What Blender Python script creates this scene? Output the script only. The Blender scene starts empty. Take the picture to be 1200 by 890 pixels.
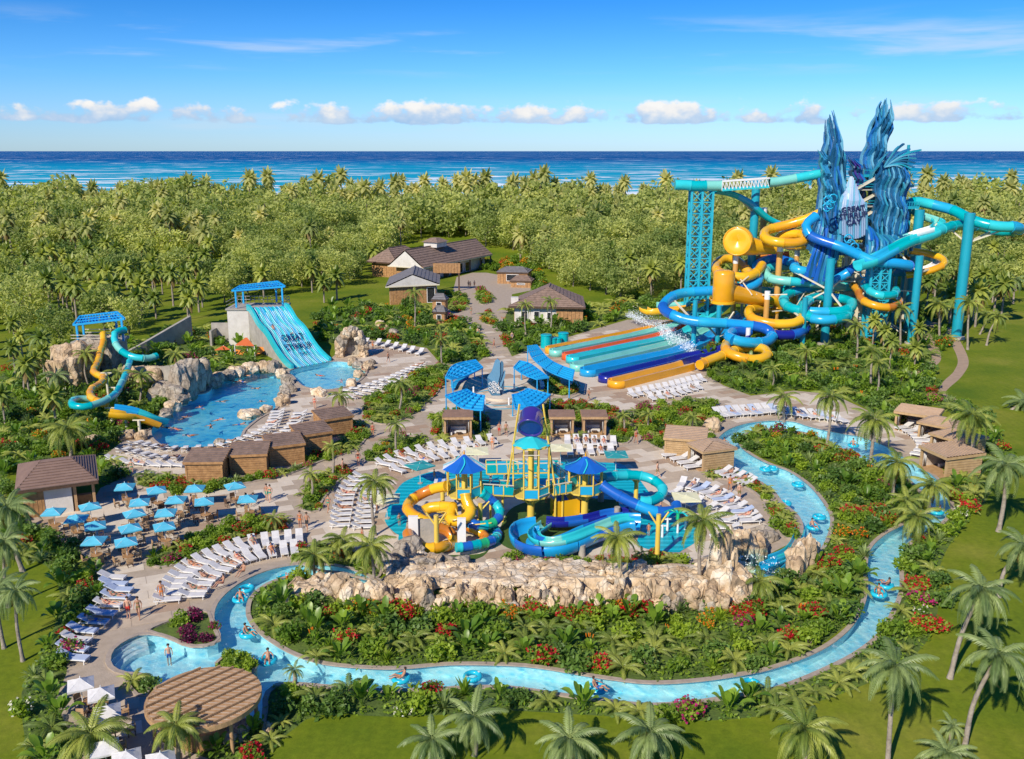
import bpy, bmesh, math, random
import numpy as np
from mathutils import Vector, Matrix, noise
from mathutils.geometry import delaunay_2d_cdt
R = math.radians
random.seed(7)
scene = bpy.context.scene
COL = scene.collection
CAM_H = 36.0
F = 1100.0                      # focal length in photo pixels (photo 1200 x 890)
PITCH = math.atan(268.0 / F)    # horizon at v = 177
cam_d = bpy.data.cameras.new('camera')
cam = bpy.data.objects.new('camera', cam_d)
COL.objects.link(cam)
cam.location = (0, 0, CAM_H)
cam.rotation_euler = (math.pi / 2 - PITCH, 0, 0)
cam_d.sensor_width = 36.0
cam_d.lens = 36.0 * F / 1200.0
cam_d.clip_start = 0.5
cam_d.clip_end = 120000.0
scene.camera = cam
SUN_AZ = R(212.0)      # compass bearing of the sun, clockwise from +Y
SUN_EL = R(37.0)
sun_dir = Vector((math.sin(SUN_AZ) * math.cos(SUN_EL), math.cos(SUN_AZ) * math.cos(SUN_EL), math.sin(SUN_EL)))
sd = bpy.data.lights.new('sun', 'SUN')
sd.energy = 4.0
sd.angle = R(0.6)
sd.color = (1.0, 0.90, 0.76)
so = bpy.data.objects.new('sun', sd)
so.rotation_euler = sun_dir.to_track_quat('Z', 'Y').to_euler()
COL.objects.link(so)
world = bpy.data.worlds.new('World')
scene.world = world
world.use_nodes = True
wn, wl = world.node_tree.nodes, world.node_tree.links
wn.clear()
def N(nodes, typ, **kw):
 n = nodes.new(typ)
 for k, v in kw.items():
  if k in ('ins',):
   for i, x in v.items(): n.inputs[i].default_value = x
  else: setattr(n, k, v)
 return n
def ramp(nodes, stops, interp='LINEAR'):
 r = nodes.new('ShaderNodeValToRGB')
 r.color_ramp.interpolation = interp
 e = r.color_ramp.elements
 while len(e) < len(stops): e.new(0.5)
 for i, (p, c) in enumerate(stops):
  e[i].position = p
  e[i].color = (c[0], c[1], c[2], 1) if isinstance(c, (tuple, list)) else (c, c, c, 1)
 return r
def build_world():
 sky = N(wn, 'ShaderNodeTexSky', sky_type='NISHITA', sun_disc=False)
 sky.sun_elevation = SUN_EL
 sky.sun_rotation = SUN_AZ
 sky.altitude = 0; sky.air_density = 1.0; sky.dust_density = 0.15; sky.ozone_density = 3.5
 hs = N(wn, 'ShaderNodeHueSaturation', ins={'Hue': 0.503, 'Saturation': 1.12, 'Value': 1.0})
 wl.new(sky.outputs[0], hs.inputs['Color'])
 bg = N(wn, 'ShaderNodeBackground', ins={'Strength': 0.145})
 tc = N(wn, 'ShaderNodeTexCoord')
 sep = N(wn, 'ShaderNodeSeparateXYZ')
 wl.new(tc.outputs['Generated'], sep.inputs[0])
 def math_(op, a, b=None, clamp=False):
  m = N(wn, 'ShaderNodeMath', operation=op, use_clamp=clamp)
  for i, x in ((0, a), (1, b)):
   if x is None: continue
   if isinstance(x, (int, float)): m.inputs[i].default_value = x
   else: wl.new(x, m.inputs[i])
  return m.outputs[0]
 az = math_('ARCTAN2', sep.outputs[0], sep.outputs[1])
 el = math_('ARCSINE', sep.outputs[2])
 grad = N(wn, 'ShaderNodeMapRange', interpolation_type='SMOOTHSTEP', ins={'From Min': 0.0, 'From Max': 0.20, 'To Min': 0.0, 'To Max': 1.0})
 wl.new(el, grad.inputs[0])
 tint = ramp(wn, [(0.0, (0.34, 0.50, 0.84)), (0.30, (0.21, 0.455, 0.79)), (1.0, (0.05, 0.305, 0.61))])
 wl.new(grad.outputs[0], tint.inputs[0])
 mul = N(wn, 'ShaderNodeMix', data_type='RGBA', blend_type='MULTIPLY', ins={'Factor': 1.0})
 wl.new(hs.outputs[0], mul.inputs[6]); wl.new(tint.outputs[0], mul.inputs[7])
 wl.new(mul.outputs[2], bg.inputs[0])
 def noise_at(sx, sy, off, scale, detail, rough, dist=0.0):
  c = N(wn, 'ShaderNodeCombineXYZ')
  wl.new(math_('MULTIPLY', az, sx), c.inputs[0])
  wl.new(math_('MULTIPLY', el, sy), c.inputs[1])
  c.inputs[2].default_value = off
  n = N(wn, 'ShaderNodeTexNoise', ins={'Scale': scale, 'Detail': detail, 'Roughness': rough, 'Distortion': dist})
  wl.new(c.outputs[0], n.inputs[0])
  return n.outputs[0]
 def band(lo, hi, soft_lo, soft_hi):
  a = N(wn, 'ShaderNodeMapRange', interpolation_type='SMOOTHSTEP', ins={'From Min': lo, 'From Max': lo + soft_lo})
  b = N(wn, 'ShaderNodeMapRange', interpolation_type='SMOOTHSTEP', ins={'From Min': hi - soft_hi, 'From Max': hi, 'To Min': 1.0, 'To Max': 0.0})
  wl.new(el, a.inputs[0]); wl.new(el, b.inputs[0])
  return math_('MULTIPLY', a.outputs[0], b.outputs[0])
 n1 = noise_at(1.0, 1.5, 3.4, 34.0, 8.0, 0.53)          # fluffy
 n2 = noise_at(1.0, 1.0, 9.7, 14.0, 2.0, 0.5)             # groups
 env = band(0.020, 0.066, 0.010, 0.028)
 dens = math_('ADD', math_('MULTIPLY', n1, 0.85), math_('MULTIPLY', n2, 0.36))
 dens = math_('ADD', dens, math_('MULTIPLY', math_('SUBTRACT', env, 1.0), 0.42))
 mr = N(wn, 'ShaderNodeMapRange', interpolation_type='SMOOTHSTEP', ins={'From Min': 0.505, 'From Max': 0.635})
 wl.new(dens, mr.inputs[0])
 cmask = math_('MULTIPLY', mr.outputs[0], 0.95)
 top = N(wn, 'ShaderNodeMapRange', ins={'From Min': 0.024, 'From Max': 0.050})
 n1b = noise_at(1.0, 1.5, 3.4, 34.0, 4.0, 0.53)
 wl.new(math_('ADD', el, math_('MULTIPLY', math_('SUBTRACT', n1b, 0.5), 0.05)), top.inputs[0])
 ccol = ramp(wn, [(0.0, (0.30, 0.53, 0.84)), (0.45, (0.55, 0.69, 0.88)), (0.8, (0.93, 0.91, 0.89)), (1.0, (1.0, 0.97, 0.93))])
 wl.new(top.outputs[0], ccol.inputs[0])
 bgc = N(wn, 'ShaderNodeBackground', ins={'Strength': 0.72})
 wl.new(ccol.outputs[0], bgc.inputs[0])
 mix1 = N(wn, 'ShaderNodeMixShader')
 wl.new(cmask, mix1.inputs[0]); wl.new(bg.outputs[0], mix1.inputs[1]); wl.new(bgc.outputs[0], mix1.inputs[2])
 n3 = noise_at(0.9, 9.0, 5.1, 5.0, 5.0, 0.55, 0.3)
 e3 = math_('ADD', math_('MULTIPLY', band(0.068, 0.135, 0.022, 0.03), 1.2), math_('MULTIPLY', band(0.004, 0.06, 0.02, 0.03), 0.9))
 m3 = N(wn, 'ShaderNodeMapRange', interpolation_type='SMOOTHSTEP', ins={'From Min': 0.50, 'From Max': 0.74})
 wl.new(n3, m3.inputs[0])
 c3 = math_('MULTIPLY', math_('MULTIPLY', m3.outputs[0], e3), 0.50)
 bgd = N(wn, 'ShaderNodeBackground', ins={'Strength': 0.64, 'Color': (0.72, 0.85, 0.98, 1)})
 mix2 = N(wn, 'ShaderNodeMixShader')
 wl.new(c3, mix2.inputs[0]); wl.new(mix1.outputs[0], mix2.inputs[1]); wl.new(bgd.outputs[0], mix2.inputs[2])
 out = N(wn, 'ShaderNodeOutputWorld')
 wl.new(mix2.outputs[0], out.inputs[0])
build_world()
scene.view_settings.view_transform = 'Standard'
scene.view_settings.look = 'None'
scene.view_settings.exposure = 0.45
scene.view_settings.gamma = 1.0
SP, CP = math.sin(PITCH), math.cos(PITCH)
def ray(u, v):
 a, b = (u - 600.0) / F, -(v - 445.0) / F
 return Vector((a, CP + b * SP, -SP + b * CP))
def G(u, v, z=0.0):
 d = ray(u, v); t = (z - CAM_H) / d.z
 return Vector((d.x * t, d.y * t, z))
def P(u, v, Y):
 d = ray(u, v); t = Y / d.y
 return Vector((d.x * t, Y, CAM_H + d.z * t))
def to_px(p):
 d = Vector(p) - Vector((0, 0, CAM_H))
 z = d.y * CP - d.z * SP; y = d.y * SP + d.z * CP
 if z <= 0.01: return (-9999, -9999)
 return (600 + F * d.x / z, 445 - F * y / z)
def inside(pt, poly):
 x, y = pt; c = False; n = len(poly); j = n - 1
 for i in range(n):
  xi, yi = poly[i]; xj, yj = poly[j]
  if (yi > y) != (yj > y) and x < (xj - xi) * (y - yi) / (yj - yi) + xi: c = not c
  j = i
 return c
def lerp(a, b, t): return a + (b - a) * t
MATS = {}
def newmat(name):
 m = bpy.data.materials.new(name); m.use_nodes = True
 m.node_tree.nodes.clear()
 return m, m.node_tree.nodes, m.node_tree.links
def pm(name, c1, c2=None, scale=1.0, rough=0.6, bump=0.0, bscale=None, metal=0.0, spec=0.5, detail=4, world=True, contrast=(0.35, 0.65), coat=0.0):
 """Principled material: two tones of one stuff mixed by noise, with fine relief."""
 if name in MATS: return MATS[name]
 m, n, l = newmat(name)
 b = N(n, 'ShaderNodeBsdfPrincipled', ins={'Roughness': rough, 'Metallic': metal, 'Specular IOR Level': spec, 'Coat Weight': coat})
 o = N(n, 'ShaderNodeOutputMaterial'); l.new(b.outputs[0], o.inputs[0])
 if c2 is None: c2 = tuple(min(1, x * 0.82) for x in c1)
 if world: src = N(n, 'ShaderNodeNewGeometry').outputs['Position']
 else: src = N(n, 'ShaderNodeTexCoord').outputs['Object']
 t = N(n, 'ShaderNodeTexNoise', ins={'Scale': scale, 'Detail': detail, 'Roughness': 0.6}); l.new(src, t.inputs[0])
 r = ramp(n, [(contrast[0], c2), (contrast[1], c1)]); l.new(t.outputs[0], r.inputs[0])
 l.new(r.outputs[0], b.inputs['Base Color'])
 if bump:
  t2 = N(n, 'ShaderNodeTexNoise', ins={'Scale': bscale or scale * 4, 'Detail': 5}); l.new(src, t2.inputs[0])
  bp = N(n, 'ShaderNodeBump', ins={'Strength': min(1, bump), 'Distance': 0.1}); l.new(t2.outputs[0], bp.inputs['Height'])
  l.new(bp.outputs[0], b.inputs['Normal'])
 MATS[name] = m
 return m
def leafmat(name, c1, c2, scale=0.6, rough=0.5, trans=0.30, spec=0.35):
 if name in MATS: return MATS[name]
 m, n, l = newmat(name)
 b = N(n, 'ShaderNodeBsdfPrincipled', ins={'Roughness': rough, 'Specular IOR Level': spec})
 tr = N(n, 'ShaderNodeBsdfTranslucent'); mx = N(n, 'ShaderNodeMixShader', ins={0: trans}); o = N(n, 'ShaderNodeOutputMaterial')
 g = N(n, 'ShaderNodeNewGeometry'); oi = N(n, 'ShaderNodeObjectInfo')
 t = N(n, 'ShaderNodeTexNoise', ins={'Scale': scale, 'Detail': 5, 'Roughness': 0.75}); l.new(g.outputs['Position'], t.inputs[0])
 ad = N(n, 'ShaderNodeMath', operation='MULTIPLY_ADD', ins={1: 0.30, 2: -0.15}); l.new(oi.outputs['Random'], ad.inputs[0])
 s = N(n, 'ShaderNodeMath', operation='ADD'); l.new(t.outputs[0], s.inputs[0]); l.new(ad.outputs[0], s.inputs[1])
 mid = tuple((a + b_) / 2 for a, b_ in zip(c1, c2))
 r = ramp(n, [(0.30, c2), (0.52, mid), (0.72, c1)]); l.new(s.outputs[0], r.inputs[0])
 l.new(r.outputs[0], b.inputs['Base Color'])
 tc = N(n, 'ShaderNodeMix', data_type='RGBA', blend_type='MULTIPLY', ins={'Factor': 1.0}); tc.inputs[7].default_value = (1.5, 1.6, 0.7, 1)
 l.new(r.outputs[0], tc.inputs[6]); l.new(tc.outputs[2], tr.inputs[0])
 l.new(b.outputs[0], mx.inputs[1]); l.new(tr.outputs[0], mx.inputs[2]); l.new(mx.outputs[0], o.inputs[0])
 MATS[name] = m
 return m
def watermat(name, tint, deep, rscale=1.4, gloss=0.16, foam=0.0):
 """Clear pool water: tinted transparency over the real basin, rippled reflection."""
 m, n, l = newmat(name)
 g = N(n, 'ShaderNodeNewGeometry')
 t = N(n, 'ShaderNodeTexNoise', ins={'Scale': rscale, 'Detail': 4, 'Roughness': 0.6, 'Distortion': 0.6}); l.new(g.outputs['Position'], t.inputs[0])
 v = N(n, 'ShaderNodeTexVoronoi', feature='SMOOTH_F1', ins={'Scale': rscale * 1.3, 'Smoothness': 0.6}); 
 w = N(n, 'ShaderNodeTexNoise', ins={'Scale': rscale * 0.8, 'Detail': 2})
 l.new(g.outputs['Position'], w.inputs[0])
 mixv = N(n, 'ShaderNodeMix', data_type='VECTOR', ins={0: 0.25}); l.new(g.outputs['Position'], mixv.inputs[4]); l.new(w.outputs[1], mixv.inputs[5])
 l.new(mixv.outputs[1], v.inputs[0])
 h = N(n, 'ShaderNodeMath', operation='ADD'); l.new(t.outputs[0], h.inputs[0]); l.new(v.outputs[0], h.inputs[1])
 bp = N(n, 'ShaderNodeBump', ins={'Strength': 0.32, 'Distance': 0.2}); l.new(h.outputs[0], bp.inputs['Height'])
 r = ramp(n, [(0.35, deep), (0.75, tint)]); l.new(h.outputs[0], r.inputs[0])  # caustic light speckle painted into the transparency tint from the ripple height
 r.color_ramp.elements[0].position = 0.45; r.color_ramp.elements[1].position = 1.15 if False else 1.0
 tr = N(n, 'ShaderNodeBsdfTransparent'); l.new(r.outputs[0], tr.inputs[0])
 gl = N(n, 'ShaderNodeBsdfGlossy', ins={'Roughness': 0.08, 'Color': (1, 1, 1, 1)}); l.new(bp.outputs[0], gl.inputs['Normal'])
 fr = N(n, 'ShaderNodeFresnel', ins={'IOR': 1.33}); l.new(bp.outputs[0], fr.inputs['Normal'])
 fm = N(n, 'ShaderNodeMath', operation='MULTIPLY', use_clamp=True, ins={1: gloss * 5}); l.new(fr.outputs[0], fm.inputs[0])
 mx = N(n, 'ShaderNodeMixShader'); l.new(fm.outputs[0], mx.inputs[0]); l.new(tr.outputs[0], mx.inputs[1]); l.new(gl.outputs[0], mx.inputs[2])
 last = mx
 if foam:
  fn = N(n, 'ShaderNodeTexNoise', ins={'Scale': rscale * 1.2, 'Detail': 6, 'Roughness': 0.7, 'Distortion': 1.2}); l.new(g.outputs['Position'], fn.inputs[0])
  fr2 = N(n, 'ShaderNodeMapRange', ins={'From Min': 0.63 - foam * 0.1, 'From Max': 0.78 - foam * 0.1, 'To Max': 0.7}); l.new(fn.outputs[0], fr2.inputs[0])
  df = N(n, 'ShaderNodeBsdfDiffuse', ins={'Color': (0.75, 0.9, 0.95, 1)})
  m2 = N(n, 'ShaderNodeMixShader'); l.new(fr2.outputs[0], m2.inputs[0]); l.new(mx.outputs[0], m2.inputs[1]); l.new(df.outputs[0], m2.inputs[2])
  last = m2
 o = N(n, 'ShaderNodeOutputMaterial'); l.new(last.outputs[0], o.inputs[0])
 MATS[name] = m
 return m
def rockmat(name, c1, c2, c3, scale=0.7):
 m, n, l = newmat(name); g = N(n, 'ShaderNodeTexCoord'); g2 = N(n, 'ShaderNodeNewGeometry')
 b = N(n, 'ShaderNodeBsdfPrincipled', ins={'Roughness': 0.9, 'Specular IOR Level': 0.2}); o = N(n, 'ShaderNodeOutputMaterial'); l.new(b.outputs[0], o.inputs[0])
 t = N(n, 'ShaderNodeTexNoise', ins={'Scale': scale, 'Detail': 9, 'Roughness': 0.7}); l.new(g2.outputs['Position'], t.inputs[0])
 r = ramp(n, [(0.30, c2), (0.46, c3), (0.62, c1)]); l.new(t.outputs[0], r.inputs[0])
 mp = N(n, 'ShaderNodeMapping'); mp.inputs['Scale'].default_value = (1, 1, 0.45); l.new(g2.outputs['Position'], mp.inputs[0])
 w = N(n, 'ShaderNodeTexNoise', ins={'Scale': 1.2, 'Detail': 3}); l.new(mp.outputs[0], w.inputs[0]); mv = N(n, 'ShaderNodeMix', data_type='VECTOR', ins={0: 0.35}); l.new(mp.outputs[0], mv.inputs[4]); l.new(w.outputs[1], mv.inputs[5])
 v = N(n, 'ShaderNodeTexVoronoi', feature='DISTANCE_TO_EDGE', ins={'Scale': 1.5}); l.new(mv.outputs[1], v.inputs[0])
 cr = ramp(n, [(0.0, 0.50), (0.04, 0.92), (0.09, 1.0)]); l.new(v.outputs[0], cr.inputs[0])
 x = N(n, 'ShaderNodeMix', data_type='RGBA', blend_type='MULTIPLY', ins={'Factor': 1.0}); l.new(r.outputs[0], x.inputs[6]); l.new(cr.outputs[0], x.inputs[7]); l.new(x.outputs[2], b.inputs['Base Color'])
 t2 = N(n, 'ShaderNodeTexNoise', ins={'Scale': 4.5, 'Detail': 8, 'Roughness': 0.75}); l.new(g2.outputs['Position'], t2.inputs[0])
 h = N(n, 'ShaderNodeMath', operation='ADD'); l.new(t2.outputs[0], h.inputs[0]); l.new(cr.outputs[0], h.inputs[1])
 bp = N(n, 'ShaderNodeBump', ins={'Strength': 0.8, 'Distance': 0.12}); l.new(h.outputs[0], bp.inputs['Height']); l.new(bp.outputs[0], b.inputs['Normal'])
 return m
M = {}
M['white'] = pm('white_plastic', (0.80, 0.80, 0.78), (0.72, 0.72, 0.71), 2, 0.4)
M['white_cloth'] = pm('white_cloth', (0.68, 0.67, 0.645), (0.58, 0.57, 0.55), 3, 0.8, 0.2, 20)
M['blue_cushion'] = pm('blue_cushion', (0.46, 0.54, 0.68), (0.38, 0.46, 0.60), 3, 0.8)
M['cream_cloth'] = pm('cream_cloth', (0.78, 0.76, 0.48), (0.70, 0.68, 0.42), 1.2, 0.8)
M['teal_cloth'] = pm('teal_cloth', (0.03, 0.34, 0.34), (0.02, 0.27, 0.28), 1.2, 0.7)
M['aqua_cloth'] = pm('aqua_cloth', (0.10, 0.50, 0.66), (0.07, 0.40, 0.56), 1.0, 0.7)
M['wood'] = pm('warm_wood', (0.47, 0.26, 0.105), (0.30, 0.155, 0.06), 2.2, 0.6, 0.3, 14)
M['wood_light'] = pm('light_wood', (0.50, 0.32, 0.16), (0.38, 0.23, 0.11), 2.5, 0.6, 0.3, 14)
M['wood_dark'] = pm('dark_wood', (0.11, 0.06, 0.035), (0.07, 0.04, 0.022), 3, 0.6)
M['wood_tan'] = pm('tan_wood', (0.50, 0.34, 0.17), (0.40, 0.26, 0.12), 2.0, 0.7, 0.2, 10)
M['roof_brown'] = pm('brown_roof', (0.29, 0.20, 0.15), (0.18, 0.125, 0.095), 1.3, 0.8, 0.5, 9)
M['roof_grey'] = pm('grey_roof', (0.21, 0.20, 0.20), (0.15, 0.145, 0.145), 1.3, 0.8, 0.5, 9)
M['roof_tan'] = pm('tan_roof', (0.27, 0.175, 0.13), (0.22, 0.14, 0.105), 1.0, 0.8, 0.3, 9)
M['roof_sand'] = pm('sand_roof', (0.50, 0.36, 0.24), (0.42, 0.30, 0.20), 1.0, 0.8, 0.3, 9)
M['plaster'] = pm('white_plaster', (0.66, 0.63, 0.58), (0.55, 0.52, 0.47), 0.8, 0.8, 0.2, 8)
M['glass_dark'] = pm('dark_glass', (0.03, 0.035, 0.04), (0.02, 0.02, 0.025), 1, 0.15)
M['interior'] = pm('cabana_lining', (0.55, 0.48, 0.40), (0.35, 0.28, 0.22), 2, 0.8)
M['concrete'] = pm('concrete', (0.40, 0.37, 0.32), (0.30, 0.28, 0.24), 0.8, 0.85, 0.4, 6)
M['kerb'] = pm('stone_kerb', (0.42, 0.35, 0.28), (0.33, 0.27, 0.21), 2, 0.8, 0.2, 10)
M['paving'] = pm('paving_joints', (0.44, 0.36, 0.27), (0.37, 0.30, 0.22), 1.2, 0.85, 0.3, 8)
M['slab_a'] = pm('sand_slab', (0.52, 0.42, 0.30), (0.44, 0.35, 0.25), 0.9, 0.8, 0.2, 12)
M['slab_b'] = pm('pale_slab', (0.66, 0.58, 0.46), (0.58, 0.50, 0.39), 0.9, 0.8, 0.2, 12)
M['slab_c'] = pm('brown_slab', (0.42, 0.30, 0.20), (0.35, 0.25, 0.17), 0.9, 0.8, 0.2, 12)
M['rock'] = rockmat('limestone', (0.62, 0.49, 0.33), (0.22, 0.165, 0.11), (0.46, 0.33, 0.20))
M['rock_pale'] = rockmat('pale_limestone', (0.78, 0.69, 0.54), (0.34, 0.25, 0.16), (0.64, 0.48, 0.30), 0.6)
M['rock_grey'] = rockmat('grey_rock', (0.46, 0.41, 0.33), (0.16, 0.14, 0.115), (0.34, 0.28, 0.21), 0.6)
M['sand'] = pm('sand', (0.62, 0.54, 0.42), (0.52, 0.44, 0.33), 0.2, 0.9)
M['soil'] = pm('bed_ground', (0.11, 0.17, 0.022), (0.06, 0.10, 0.016), 0.7, 0.95, 0.8, 5)
M['trunk'] = pm('palm_trunk', (0.34, 0.29, 0.23), (0.20, 0.165, 0.13), 2.0, 0.85, 0.7, 7, contrast=(0.3, 0.6))
M['bark'] = pm('bark', (0.26, 0.22, 0.17), (0.13, 0.10, 0.08), 2.0, 0.9, 0.6, 6)
M['skin1'] = pm('skin_light', (0.62, 0.36, 0.24), (0.56, 0.31, 0.20), 2, 0.5)
M['skin2'] = pm('skin_tan', (0.46, 0.24, 0.14), (0.40, 0.20, 0.12), 2, 0.5)
M['hair'] = pm('hair', (0.045, 0.028, 0.018), (0.03, 0.018, 0.012), 5, 0.6)
for k, c in {'red': (0.62, 0.05, 0.03), 'green': (0.03, 0.30, 0.20), 'blue': (0.03, 0.12, 0.42), 'black': (0.03, 0.03, 0.035),
             'orange': (0.75, 0.20, 0.03), 'olive': (0.22, 0.18, 0.07), 'aqua': (0.02, 0.40, 0.45)}.items():
 M['sw_' + k] = pm(k + '_swimwear', c, None, 3, 0.7)
def plastic(k, c, k2=0.88, rough=0.26):
 M[k] = pm(k + '_fibreglass', c, tuple(x * k2 for x in c), 0.35, rough, coat=0.25)
plastic('s_blue', (0.012, 0.33, 0.68)); plastic('s_dblue', (0.012, 0.125, 0.50)); plastic('s_lblue', (0.02, 0.40, 0.66))
plastic('s_navy', (0.012, 0.018, 0.26)); plastic('s_teal', (0.0, 0.42, 0.46)); plastic('s_mint', (0.20, 0.60, 0.52))
plastic('s_aqua', (0.03, 0.55, 0.60)); plastic('s_yellow', (0.84, 0.47, 0.015)); plastic('s_orange', (0.80, 0.37, 0.012)); plastic('s_dorange', (0.60, 0.20, 0.02))
plastic('s_red', (0.72, 0.12, 0.02)); plastic('s_pyellow', (0.80, 0.58, 0.10)); plastic('s_green', (0.02, 0.45, 0.18))
plastic('s_purple', (0.05, 0.03, 0.24)); plastic('s_cream', (0.72, 0.66, 0.50), rough=0.4); plastic('s_white', (0.80, 0.80, 0.78), rough=0.4)
plastic('canopy', (0.010, 0.37, 0.76), rough=0.5); plastic('canopy_d', (0.01, 0.13, 0.55), rough=0.5); plastic('steel_teal', (0.01, 0.34, 0.46), rough=0.4)
plastic('steel_aqua', (0.02, 0.42, 0.56), rough=0.4); plastic('ring', (0.02, 0.50, 0.68)); plastic('fin_a', (0.01, 0.10, 0.22), rough=0.4)
plastic('fin_b', (0.02, 0.20, 0.40), rough=0.4); plastic('fin_c', (0.03, 0.27, 0.40), rough=0.4); plastic('fin_d', (0.12, 0.38, 0.54), rough=0.4)
plastic('fin_e', (0.01, 0.14, 0.42), rough=0.4); plastic('panel', (0.30, 0.42, 0.60), rough=0.5)
plastic('logo', (0.008, 0.012, 0.09), rough=0.5); plastic('amber', (0.62, 0.33, 0.08), rough=0.5)
plastic('sail', (0.52, 0.11, 0.02), rough=0.8); plastic('sail_b', (0.70, 0.24, 0.03), rough=0.8)
M['frond'] = leafmat('palm_frond', (0.40, 0.43, 0.08), (0.13, 0.20, 0.035), 0.5, 0.45)
M['frond_cool'] = leafmat('palm_frond_cool', (0.34, 0.42, 0.15), (0.12, 0.19, 0.06), 0.5, 0.45)
M['frond_dry'] = leafmat('palm_frond_dry', (0.34, 0.24, 0.08), (0.16, 0.11, 0.035), 0.7, 0.6)
M['frond_far'] = leafmat('far_palm_frond', (0.66, 0.60, 0.23), (0.19, 0.25, 0.07), 0.05, 0.7, 0.4)  # lightened so the frond colour also carries distance haze
M['leaf_far'] = leafmat('far_tree_leaf', (0.56, 0.57, 0.17), (0.15, 0.23, 0.055), 0.07, 0.7, 0.4)  # pale leaf tone mimics haze over the wood, no volume used
M['leaf'] = leafmat('shrub_leaf', (0.34, 0.45, 0.035), (0.11, 0.21, 0.02), 0.8, 0.5, 0.4)
M['leaf_dark'] = leafmat('dark_leaf', (0.17, 0.28, 0.045), (0.06, 0.13, 0.022), 0.8, 0.5)
M['leaf_banana'] = leafmat('banana_leaf', (0.25, 0.38, 0.04), (0.09, 0.19, 0.02), 0.9, 0.35, 0.35)
M['leaf_purple'] = leafmat('purple_leaf', (0.15, 0.03, 0.07), (0.06, 0.012, 0.03), 0.8, 0.5)
M['petal_red'] = leafmat('red_petal', (0.62, 0.012, 0.03), (0.40, 0.01, 0.02), 2, 0.6)
M['petal_pink'] = leafmat('magenta_petal', (0.52, 0.02, 0.18), (0.34, 0.01, 0.12), 2, 0.6)
M['petal_orange'] = leafmat('orange_petal', (0.85, 0.30, 0.015), (0.70, 0.16, 0.01), 2, 0.6)
M['petal_white'] = leafmat('white_petal', (0.80, 0.78, 0.66), (0.66, 0.62, 0.5), 2, 0.6)
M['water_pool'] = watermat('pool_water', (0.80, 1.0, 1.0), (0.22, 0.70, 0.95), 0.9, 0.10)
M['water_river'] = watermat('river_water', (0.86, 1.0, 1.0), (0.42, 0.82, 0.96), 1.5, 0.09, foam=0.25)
M['tile'] = pm('pool_tile', (0.66, 0.90, 0.92), (0.44, 0.80, 0.88), 1.1, 0.4, contrast=(0.3, 0.6))
M['tile_deep'] = pm('deep_pool_tile', (0.34, 0.78, 0.88), (0.12, 0.58, 0.78), 0.12, 0.4, contrast=(0.3, 0.6))
M['foam'] = pm('foam', (0.85, 0.9, 0.92), (0.7, 0.82, 0.88), 4, 0.7)
def lawn_mat():
 m, n, l = newmat('lawn_grass')
 g = N(n, 'ShaderNodeNewGeometry')
 b = N(n, 'ShaderNodeBsdfPrincipled', ins={'Roughness': 0.9, 'Specular IOR Level': 0.15}); o = N(n, 'ShaderNodeOutputMaterial'); l.new(b.outputs[0], o.inputs[0])
 t = N(n, 'ShaderNodeTexNoise', ins={'Scale': 0.06, 'Detail': 6, 'Roughness': 0.65}); l.new(g.outputs['Position'], t.inputs[0])
 t2 = N(n, 'ShaderNodeTexNoise', ins={'Scale': 1.6, 'Detail': 8, 'Roughness': 0.85}); l.new(g.outputs['Position'], t2.inputs[0])
 wv = N(n, 'ShaderNodeTexWave', ins={'Scale': 0.32, 'Distortion': 4, 'Detail': 2}); l.new(g.outputs['Position'], wv.inputs[0])
 r = ramp(n, [(0.3, (0.085, 0.155, 0.008)), (0.5, (0.15, 0.205, 0.011)), (0.7, (0.24, 0.255, 0.035))]); l.new(t.outputs[0], r.inputs[0])
 r2 = ramp(n, [(0.25, (0.58, 0.62, 0.6)), (0.75, (1.35, 1.25, 1.2))]); l.new(t2.outputs[0], r2.inputs[0])
 r3 = ramp(n, [(0.0, (0.975, 0.975, 0.975)), (1.0, (1.025, 1.025, 1.0))]); l.new(wv.outputs[0], r3.inputs[0])
 a = N(n, 'ShaderNodeMix', data_type='RGBA', blend_type='MULTIPLY', ins={'Factor': 1.0}); l.new(r.outputs[0], a.inputs[6]); l.new(r2.outputs[0], a.inputs[7])
 c = N(n, 'ShaderNodeMix', data_type='RGBA', blend_type='MULTIPLY', ins={'Factor': 1.0}); l.new(a.outputs[2], c.inputs[6]); l.new(r3.outputs[0], c.inputs[7])
 l.new(c.outputs[2], b.inputs['Base Color'])
 bp = N(n, 'ShaderNodeBump', ins={'Strength': 0.5, 'Distance': 0.08}); l.new(t2.outputs[0], bp.inputs['Height']); l.new(bp.outputs[0], b.inputs['Normal'])
 return m
M['lawn'] = lawn_mat()
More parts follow.
